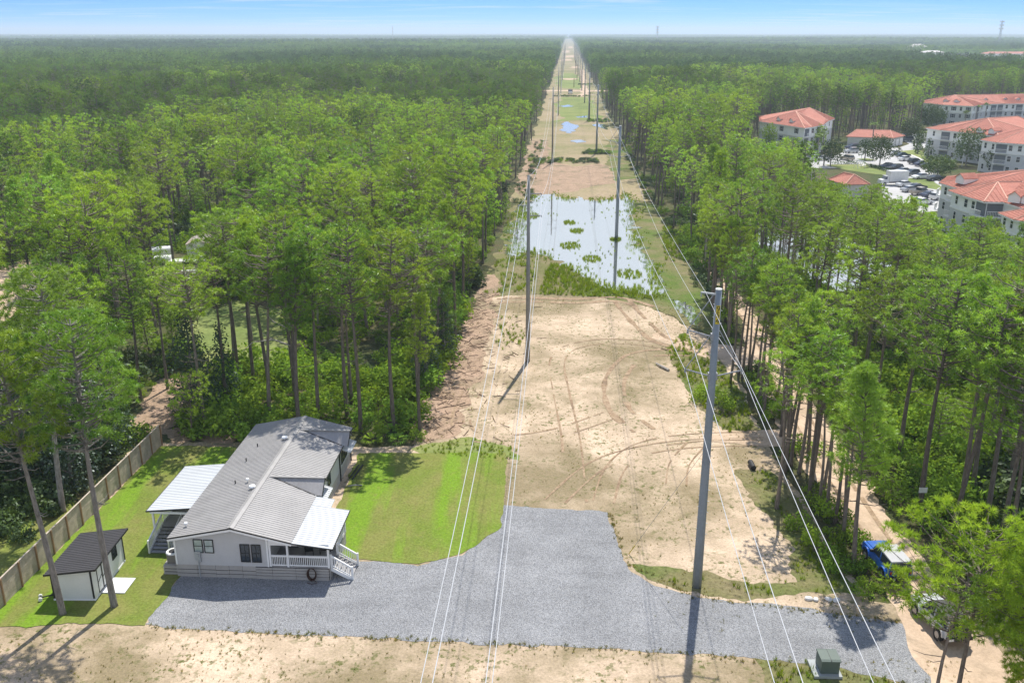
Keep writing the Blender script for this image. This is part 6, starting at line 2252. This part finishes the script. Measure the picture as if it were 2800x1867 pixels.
def block(par, poly, ridge, eave, peak, inset=0.55, edges=None, band=True):
    """walls, tiled hip roof and windows over a plan polygon (anticlockwise eave line)"""
    n = len(poly)
    area = sum(poly[i][0] * poly[(i + 1) % n][1] - poly[(i + 1) % n][0] * poly[i][1] for i in range(n))
    if area < 0:
        poly = poly[::-1]
    cxp = sum(q[0] for q in poly) / n
    cyp = sum(q[1] for q in poly) / n
    wall = []
    for i in range(n):
        a, b, c = (Vector(poly[i - 1]), Vector(poly[i]), Vector(poly[(i + 1) % n]))
        d1, d2 = (b - a).normalized(), (c - b).normalized()
        n1, n2 = Vector((-d1.y, d1.x)), Vector((-d2.y, d2.x))
        m = (n1 + n2)
        m = m.normalized() / max(0.5, m.normalized().dot(n1)) if m.length > 0.05 else n1
        wall.append(tuple(b + m * inset))
    h1 = eave * 0.66
    MB().prism(wall, 0, h1 - 0.12).build('lower_wall', M['stucco2'], par)
    MB().prism(wall, h1 + 0.12, eave - 0.3).build('upper_wall', M['stucco'], par)
    big = [tuple(Vector(q) + (Vector(p0) - Vector(q)) * 0.12) for q, p0 in zip(wall, poly)]
    MB().prism(big, h1 - 0.119, h1 + 0.119).build('wall_band', M['white'], par)
    MB().prism([tuple(Vector(q) + (Vector(w_) - Vector(q)) * 0.06) for q, w_ in zip(poly, wall)], eave - 0.299, eave - 0.02).build('eave_board', M['white'], par)
    rm = MB()
    near = [min(range(len(ridge)), key=lambda k: (ridge[k][0] - q[0]) ** 2 + (ridge[k][1] - q[1]) ** 2) for q in poly]
    V = [(x, y, eave) for x, y in poly] + [(x, y, peak) for x, y in ridge]
    F = []
    for i in range(n):
        j = (i + 1) % n
        if near[i] == near[j]:
            F.append((i, j, n + near[i]))
        else:
            F.append((i, j, n + near[j], n + near[i]))
    rm.add(V, F)
    # rows of barrel tiles down each slope
    for i in range(n):
        j = (i + 1) % n
        A, B = Vector(V[i]), Vector(V[j])
        top0, top1 = Vector(V[n + near[i]]), Vector(V[n + near[j]])
        L_ = (B - A).length
        ed = (B - A).normalized()
        m = int(L_ / 0.75)
        for k in range(m):
            u = (k + 0.5) / m
            p0 = A.lerp(B, u)
            # run straight up the slope until a hip or the ridge
            ua, ub = (top0 - A).dot(ed) / L_, (top1 - A).dot(ed) / L_
            if u < ua:
                f = u / max(ua, 1e-3)
            elif u > ub:
                f = (1 - u) / max(1 - ub, 1e-3)
            else:
                f = 1.0
            f = max(0.0, min(1.0, f))
            tz = top0.lerp(top1, min(1, max(0, (u - ua) / max(ub - ua, 1e-3))))
            tp = Vector((0, 0, 0))
            foot = tz - ed * (tz - p0).dot(ed)
            tp = p0 + (foot - p0) * f
            if (tp - p0).length > 0.5:
                rm.bar(p0 + Vector((0, 0, 0.02)), tp + Vector((0, 0, 0.02)), 0.30, 0.09)
    rm.build('roof', M['tile'], par)
    cp = MB()
    for i in range(n):
        cp.tube([V[i], V[n + near[i]]], 0.17, 5)
    for k in range(len(ridge) - 1):
        cp.tube([V[n + k], V[n + k + 1]], 0.19, 5)
    cp.build('hip_tiles', M['tilecap'], par)
    st = eave / 3.0
    for i in range(n):
        j = (i + 1) % n
        spec = (edges or {}).get(i if area > 0 else (n - 2 - i) % n)
        if not spec:
            continue
        A, B = Vector(wall[i]), Vector(wall[j])
        a = math.atan2(B.y - A.y, B.x - A.x)
        m = len(spec)
        for k, ch in enumerate(spec):
            q = A.lerp(B, (k + 0.5) / m)
            for fl in range(3):
                zz = fl * st + (0.75 if ch != 'b' else 0.14)
                if ch in 'ws':
                    w_ = obj('window', WF, par, (q.x, q.y, zz), a)
                    obj('pane', WP, w_)
                    if ch == 's':
                        obj('shutters', WS, w_)
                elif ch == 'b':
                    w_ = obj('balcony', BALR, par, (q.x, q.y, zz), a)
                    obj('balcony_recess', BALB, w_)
    return wall


def dormer(par, x, y, z, a, w=1.5, h=1.5, dpt=3.2):
    """small gabled roof window; a is the way it faces"""
    o = MB().add([(0.0, -w / 2, 0), (0.0, w / 2, 0), (0.0, w / 2, h * 0.6), (0, 0, h), (0.0, -w / 2, h * 0.6), (-dpt, -w / 2, 0), (-dpt, w / 2, 0), (-dpt, w / 2, h * 0.6), (-dpt, 0, h), (-dpt, -w / 2, h * 0.6)],
                 [(0, 1, 2, 3, 4), (1, 6, 7, 2), (5, 0, 4, 9)]).build('dormer', M['stucco'], par)
    o.location = (x, y, z)
    o.rotation_euler = (0, 0, a)
    e = 0.18
    MB().slab((0.2, -w / 2 - e, h * 0.6 - 0.07), (0.2, 0, h + 0.05), (-dpt, 0, h + 0.05), (-dpt, -w / 2 - e, h * 0.6 - 0.07), 0.08).slab((0.2, 0, h + 0.05), (0.2, w / 2 + e, h * 0.6 - 0.07), (-dpt, w / 2 + e, h * 0.6 - 0.07), (-dpt, 0, h + 0.05), 0.08).build('dormer_roof', M['tile'], o)


def apartment(label):
    return thing('apartment_building', label, 'apartment building', (0, 0, 0), 0, 'white apartment blocks with red tiled roofs')


EV = 8.4
# left block
ap = apartment('leftmost white apartment block with a red hip roof, standing alone above the pines')
block(ap, [(81.3, 308), (89.5, 285.6), (92.6, 288.6), (98.8, 296.5), (104.5, 309.5), (109.5, 318), (100, 332), (86, 327)], [(91.5, 303), (100.5, 318)], EV, 12.0, edges={0: 'wss', 1: 'b', 2: 'sb', 3: 'wb', 4: 'w'})
for u in (0.34, 0.62):
    x, y = 81.3 + 8.2 * u + 2.2, 308 - 22.4 * u + 1.2
    dormer(ap, x - 0.6, y - 0.2, EV + 0.45, R(198), 2.0, 1.7)
# far block on the right
ap = apartment('farthest long white apartment block behind the others, with palms before it')
block(ap, [(171.0, 392), (174.2, 381), (183.2, 373.6), (193.4, 384.6), (202.7, 387.4), (224, 388), (240, 400), (236, 416), (190, 412), (176, 404)], [(183, 391), (228, 401)], EV, 11.6, edges={0: 'ww', 1: 'wsws', 2: 'wbw', 3: 'wbb', 4: 'wwbwsbww'})
for x, y, a in ((176.8, 384.5, 220), (179.8, 381.6, 222), (195.5, 389.5, 280), (204.5, 391.3, 268), (210, 391.5, 268), (221, 391.5, 268)):
    dormer(ap, x, y, EV + 0.6, R(a), 2.0, 1.6)
# middle block of two wings
ap = apartment('middle white apartment block with corner balconies, a broad dark tree before it')
block(ap, [(126.6, 286), (128.2, 279.5), (131.6, 274.6), (137, 262), (152, 262), (164, 284), (150, 296), (134, 294)], [(140, 276), (152, 282)], EV, 12.2, edges={0: 'w', 1: 'bw', 2: 'wwsw'})
block(ap, [(127.6, 253.6), (128.8, 247.2), (134.2, 242.8), (146, 240), (168, 246), (166, 272), (140, 266)], [(141, 254), (156, 258)], EV, 11.8, edges={0: 'ww', 1: 'bww', 2: 'sws'})
dormer(ap, 134.5, 268.8, EV + 0.4, R(205), 1.9, 1.6)
dormer(ap, 136.3, 265.4, EV + 0.4, R(205), 1.9, 1.6)
# near block at the right edge
ap = apartment('nearest white apartment block, its red tiled roof close behind the pines')
block(ap, [(83.0, 178.4), (83.6, 171), (84.6, 156), (85.5, 142), (104, 140), (110, 160), (108, 186), (88, 186)], [(97, 170), (98, 158)], EV, 12.2, edges={0: 'wb', 1: 'wws', 2: 'b', 7: 'wwbw'})
block(ap, [(80.7, 169.2), (80.7, 164.2), (81.6, 157.4), (85.6, 156.8), (92, 160), (91, 170)], [(87.4, 165), (91.8, 165)], EV - 0.02, 10.6, edges={0: 'w', 1: 'wwb', 2: 'b'})
block(ap, [(81.2, 151.6), (80.8, 145.8), (84.0, 141), (95, 140), (96, 150), (86, 153)], [(87.4, 147), (93, 146)], EV - 0.9, 9.6, edges={0: 'ww', 1: 'ws'})
dormer(ap, 84.6, 173.4, EV + 0.6, R(195), 2.2, 1.9)
dormer(ap, 84.8, 154.0, EV + 0.4, R(215), 2.0, 1.9)
dormer(ap, 86.2, 152.4, EV + 0.4, R(215), 2.0, 1.9)


def lowhouse(label, name, poly, ridge, eave, peak, mat, doors=None):
    t_ = thing(name, label, 'garage' if 'garage' in name else 'gatehouse')
    n = len(poly)
    c = Vector((sum(q[0] for q in poly) / n, sum(q[1] for q in poly) / n))
    MB().prism([tuple(Vector(q) + (c - Vector(q)) * 0.06) for q in poly], 0, eave - 0.1).build('wall', mat, t_)
    V = [(x, y, eave) for x, y in poly] + [(x, y, peak) for x, y in ridge]
    near = [min(range(2), key=lambda k: (ridge[k][0] - q[0]) ** 2 + (ridge[k][1] - q[1]) ** 2) for q in poly]
    rm = MB()
    for i in range(n):
        j = (i + 1) % n
        rm.add([V[i], V[j], V[n + near[j]], V[n + near[i]]] if near[i] != near[j] else [V[i], V[j], V[n + near[i]]], [(0, 1, 2, 3)] if near[i] != near[j] else [(0, 1, 2)])
    rm.prism(poly, eave - 0.14, eave - 0.02)
    rm.build('roof', M['tile'], t_)
    cp = MB()
    for i in range(n):
        cp.tube([V[i], V[n + near[i]]], 0.15, 5)
    cp.tube([V[n], V[n + 1]], 0.16, 5)
    cp.build('hip_tiles', M['tilecap'], t_)
    return t_


M['beige'] = paint('beige_stucco', (0.52, 0.53, 0.50), 0.85)
g = lowhouse('long low garage with red tiled roof behind the car park palms', 'garage', [(112.6, 314.0), (126.6, 309.4), (133.6, 316.6), (118, 323)], [(117.5, 318.0), (127.6, 315.0)], 2.9, 4.9, M['beige'])
for k in range(3):
    u = (k + 0.5) / 3
    o = MB().box(-1.2, -0.03, 0, 1.2, 0.03, 2.2).build('garage_door', M['white'], g)
    o.location = (126.5 + 6.4 * u, 309.7 + 6.6 * u, 0.0)
    o.rotation_euler = (0, 0, math.atan2(6.6, 6.4))
lowhouse('small red-roofed gatehouse hidden among pines before the car park', 'gatehouse', [(75.2, 218.6), (76.4, 210.2), (82.6, 211.4), (82.4, 219.6)], [(78.2, 216.6), (79.4, 213.4)], 3.0, 4.9, M['beige'])

sheet('car_park', [(78, 262), (86, 280), (100, 286), (106, 296), (111, 310), (128, 307), (136, 318), (142, 350), (160, 352), (156, 332), (131, 300), (125, 275), (113, 242), (105, 222), (96, 196), (82, 190), (84, 206), (92, 228), (99, 244), (99, 262), (88, 258)], 0.02, M['lot'], 2.0, 0.15, 50)
sheet('car_park', [(60, 192), (84, 206), (82, 190), (62, 182)], 0.024, M['lot'], 2, 0.2, 51)
M['aptlawn'] = M['green']
for k, pts in enumerate([[(102.6, 240.6), (108.6, 238.2), (104.6, 219.6), (98.8, 227), (100.4, 233)], [(90, 265.6), (97, 266.5), (103, 266), (103.4, 244), (97.6, 247), (92, 256)], [(122, 296), (127.2, 299), (133, 303), (128, 284), (125.6, 272), (120, 262), (118.6, 265), (122.8, 277), (124, 288)], [(104, 279), (107.6, 280), (108.4, 275), (104.6, 273.6)], [(112.6, 318), (111.4, 309.8), (108, 311), (106, 320)], [(152, 352), (170, 372), (186, 372), (176, 352)]]):
    sheet('apartment_lawn', pts, 0.05, M['aptlawn'], 1.2, 0.15, 60 + k)
kb = MB()
for pts in ([(103.6, 243.6), (109.2, 238.0), (104.9, 219.0)], [(122, 296), (124, 288), (122.8, 277), (118.6, 265), (114.4, 250)], [(99.2, 263), (103.4, 266.6)]):
    for a, b_ in zip(pts[:-1], pts[1:]):
        kb.bar((a[0], a[1], 0.06), (b_[0], b_[1], 0.06), 0.9, 0.12)
struct(kb.build('kerb', M['kerb']))
# hedges
for i, (a, b_, lb) in enumerate((((92.7, 266.0), (100.0, 267.2), 'low clipped hedge left of the big oak in the car park'), ((101.3, 262.0), (103.2, 243.4), 'long clipped hedge in front of the middle row of cars'))):
    n = int(math.dist(a, b_) / 0.9)
    cl = [(a[0] + (b_[0] - a[0]) * k / n, a[1] + (b_[1] - a[1]) * k / n, 0.55, 0.75) for k in range(n + 1)]
    V, F, T = leaf_cloud(70 + i, cl, 90, 0.16)
    V[:, 2] = np.maximum(V[:, 2], 0.02)
    o = obj('hedge', np_mesh('hedge', V, F, M['hedge'], T))
    tag(o, lb, 'hedge', 'clipped hedges of the car park')
# ornamental trees of the apartments
for i, (x, y, H, r_, lb, cn) in enumerate([(90.6, 262.5, 7.5, 3.6, 'round dark oak left of the play lawn in the car park', False), (105.4, 264.5, 8.2, 4.2, 'big round dark oak in the middle of the car park', False), (105.6, 276.8, 6.0, 2.6, 'pale thin-leaved tree on a planted island behind the big oak', False),
                                       (140.0, 327, 7.6, 4.2, 'round oak at the far end of the garage', False), (132.6, 304, 4.2, 1.9, 'small round tree on the lawn by the drive curve', False), (127.6, 291.5, 3.4, 1.3, 'small slim tree on the round lawn', False),
                                       (125.6, 279.5, 6.2, 2.1, 'dark conical juniper at the corner of the middle block', True), (112.6, 243.5, 5.2, 4.4, 'broad round shrub-like tree at the end of the car rows', False), (129.6, 263.5, 10.5, 4.6, 'broad tall dark tree covering the corner of the middle block', False),
                                       (129.8, 249.5, 6.4, 2.4, 'reddish dark tree beside the near wing of the middle block', False), (163.6, 368, 9, 5.4, 'large round oak before the farthest block', False), (171.0, 377, 7, 4, 'second oak before the farthest block', False),
                                       (96.8, 293.4, 8.6, 2.6, 'yellowish tree at the right corner of the leftmost block', False), (116.0, 252.5, 2.6, 2.2, 'low pinkish shrub before the middle block', False), (122.4, 258.0, 2.6, 2.4, 'low grey-green shrub under the broad dark tree', False), (141.6, 322, 4, 2.6, 'low round tree by the garage corner', False), (80.5, 292, 9, 3, 'yellow-green tree left of the leftmost block', False)]):
    broadleaf('ornamental_tree', lb, 'tree', x, y, H, r_, 0.28 if not cn and H > 5 else 0.06, 80 + i, M['oak'] if i not in (12, 16) else M['shrub'], 0.26, 26, cn, 'ornamental trees around the apartments', n=24, trunk_r=0.15)


def palm(x, y, H, label, seed):
    t_ = thing('palm_tree', label, 'palm tree', (x, y, 0), seed * 1.1, 'palms around the apartments')
    MB().tube([(0, 0, -0.1), (0.1, 0, H * 0.5), (0.05, 0.05, H)], [0.2, 0.17, 0.16], 7).build('trunk', M['bark_grey'], t_)
    f = obj('fronds', PALMC[seed % 2], t_)
    f.location = (0.05, 0.05, H)
    return t_


PALMC = [frond_plant(f'palm_crown_{k}', 690 + k, 24, 1.9, M['palm'], 1.15, 0.22) for k in range(2)]
for i, (x, y, H, lb) in enumerate([(119.4, 308.5, 7.0, 'tall palm in front of the garage roof'), (89.2, 264.0, 4.6, 'short palm before the white car of the left block'), (94.6, 286.6, 5.6, 'palm at the right corner of the leftmost block'), (97.6, 291.5, 6.6, 'second palm right of the leftmost block'),
                                   (187.0, 378.0, 7.4, 'leftmost palm before the farthest block'), (192.4, 381.6, 8.0, 'palm right of the arched entry of the farthest block'), (216.5, 384.6, 8.0, 'palm near the right edge before the farthest block'), (181.0, 374, 5.6, 'short palm at the corner of the farthest block'), (131.0, 256.0, 6.0, 'palm between the wings of the middle block')]):
    palm(x, y, H, lb, i)
for i, (x, y, lb) in enumerate(((128.0, 262.4, 'white lamp post before the middle block'), (127.3, 251.8, 'white lamp post by the near wing of the middle block'), (99.9, 264.4, 'pale lamp post at the hedge end of the car park'))):
    t_ = thing('lamp_post', lb, 'lamp post', (x, y, 0), 0, 'lamp posts of the car park')
    MB().tube([(0, 0, 0), (0, 0, 4.4)], [0.09, 0.06], 6).build('pole', M['white'], t_)
    MB().box(-0.2, -0.2, 4.4, 0.2, 0.2, 4.7).build('lamp_head', M['white'], t_)
pg = thing('play_swing', 'small white playground frame on the lawn by the hedge', 'playground', (97.4, 258.4, 0.05), 0.5)
MB().bar((-1.4, 0, 2.0), (1.4, 0, 2.0), 0.1).bar((-1.4, -0.8, 0), (-1.4, 0, 2), 0.1).bar((-1.4, 0.8, 0), (-1.4, 0, 2), 0.1).bar((1.4, -0.8, 0), (1.4, 0, 2), 0.1).bar((1.4, 0.8, 0), (1.4, 0, 2), 0.1).build('frame', M['white'], pg)
MB().slab((1.5, -0.4, 1.7), (4.0, -0.4, 0.3), (4.0, 0.4, 0.3), (1.5, 0.4, 1.7), 0.1).build('slide', M['white'], pg)

# ------------------------------------------------------------------ far away
M['farwhite'] = paint('far_white_wall', (0.72, 0.70, 0.66), 0.9)
M['farroof'] = paint('far_pale_roof', (0.60, 0.56, 0.52), 0.9)
sheet('distant_yard', [(420, 930), (500, 880), (640, 930), (840, 1250), (840, 1380), (640, 1410), (530, 1320), (460, 1110)], 0.3, M['lot'], 12, 4, 70)
for i, (x, y, w, d_, h, a, lb) in enumerate([(612, 1450, 26, 18, 20, 0.2, 'white hip-roofed house above the distant wood on the right'), (545, 1150, 50, 16, 9, 0.1, 'low pale shed of the distant yard on the right'), (630, 1130, 80, 18, 10, -0.05, 'long pale warehouse in the distant yard'), (690, 1290, 110, 16, 12, 0.02, 'long reddish-roofed warehouse at the back of the distant yard'), (600, 1370, 30, 14, 12, 0.3, 'tall pale building behind the distant yard'),
                                            (-2500, 5000, 90, 30, 22, 0, 'pale building on the far left horizon'), (-2050, 4700, 60, 30, 24, 0.3, 'white building left of centre on the far left horizon'), (-1900, 4800, 50, 30, 22, 0, 'small white building on the far left horizon'), (-1750, 4900, 120, 30, 22, 0.1, 'long pale building on the left horizon'), (-1560, 4900, 60, 30, 23, 0.1, 'pale building at the right end of the horizon houses')]):
    t_ = thing('distant_building', lb, 'building', (x, y, 0), a, 'distant pale buildings')
    MB().box(-w / 2, -d_ / 2, 0, w / 2, d_ / 2, h * 0.8).build('wall', M['farwhite'], t_)
    V = [(-w / 2 - 1, -d_ / 2 - 1, h * 0.8), (w / 2 + 1, -d_ / 2 - 1, h * 0.8), (w / 2 + 1, d_ / 2 + 1, h * 0.8), (-w / 2 - 1, d_ / 2 + 1, h * 0.8), (-w / 2 + d_ * 0.4, 0, h), (w / 2 - d_ * 0.4, 0, h)]
    MB().add(V, [(0, 1, 5, 4), (1, 2, 5), (2, 3, 4, 5), (3, 0, 4)]).build('roof', M['farroof'] if i != 3 else M['tile'], t_)
    if i < 5:
        MB().box(-w * 0.3, -d_ / 2 - 0.2, h * 0.25, -w * 0.1, -d_ / 2 - 0.05, h * 0.6).build('window', M['dark'], t_)
        MB().box(w * 0.1, -d_ / 2 - 0.2, h * 0.25, w * 0.3, -d_ / 2 - 0.05, h * 0.6).build('window', M['dark'], t_)
for i, (x, y, H, wd_, lb) in enumerate([(-371, 3000, 56, 0.9, 'thin communication mast on the horizon left of the corridor'), (452, 3000, 56, 1.2, 'communication tower on the horizon right of the corridor'), (1190, 2350, 64, 1.5, 'tall communication tower with antenna rings at the right horizon')]):
    t_ = thing('communication_tower', lb, 'tower', (x, y, 0))
    m = MB()
    for k in range(3):
        a = k * 2.094
        m.tube([(2.2 * wd_ * math.cos(a), 2.2 * wd_ * math.sin(a), 0), (0.8 * wd_ * math.cos(a), 0.8 * wd_ * math.sin(a), H)], 0.3 * wd_, 5)
    for k in range(16):
        z0, z1 = H * k / 16, H * (k + 1) / 16
        for q in range(3):
            a0, a1 = q * 2.094, (q + 1) * 2.094
            r0, r1 = wd_ * (2.2 - 1.4 * z0 / H), wd_ * (2.2 - 1.4 * z1 / H)
            m.bar((r0 * math.cos(a0), r0 * math.sin(a0), z0), (r1 * math.cos(a1), r1 * math.sin(a1), z1), 0.25 * wd_)
    m.build('lattice', M['galv'], t_)
    if i:
        for z in (H - 2, H - 10, H - 18):
            g = MB()
            for k in range(9):
                a = k * 0.698
                g.box(3.0 * wd_ * math.cos(a) - 0.5, 3.0 * wd_ * math.sin(a) - 0.5, z - 2.2, 3.0 * wd_ * math.cos(a) + 0.5, 3.0 * wd_ * math.sin(a) + 0.5, z + 1.2)
                g.bar((0, 0, z), (3.0 * wd_ * math.cos(a), 3.0 * wd_ * math.sin(a), z), 0.3)
            g.build('antenna_ring', M['cream'], t_)

# ------------------------------------------------------------------ haze
hz = bpy.data.materials.new('air_haze')
hz.use_nodes = True
hn = hz.node_tree.nodes
hn.clear()
ho = hn.new('ShaderNodeOutputMaterial')
hv = hn.new('ShaderNodeVolumePrincipled')
hv.inputs['Color'].default_value = (0.74, 0.88, 1.0, 1)
hv.inputs['Density'].default_value = 0.00021
hv.inputs['Anisotropy'].default_value = 0.25
hz.node_tree.links.new(hv.outputs[0], ho.inputs['Volume'])
hm = MB().box(-8800, -140, -1, 8800, 13900, 96).mesh('haze', hz)
stuff(obj('haze', hm), 'thin blue air over the far forest')
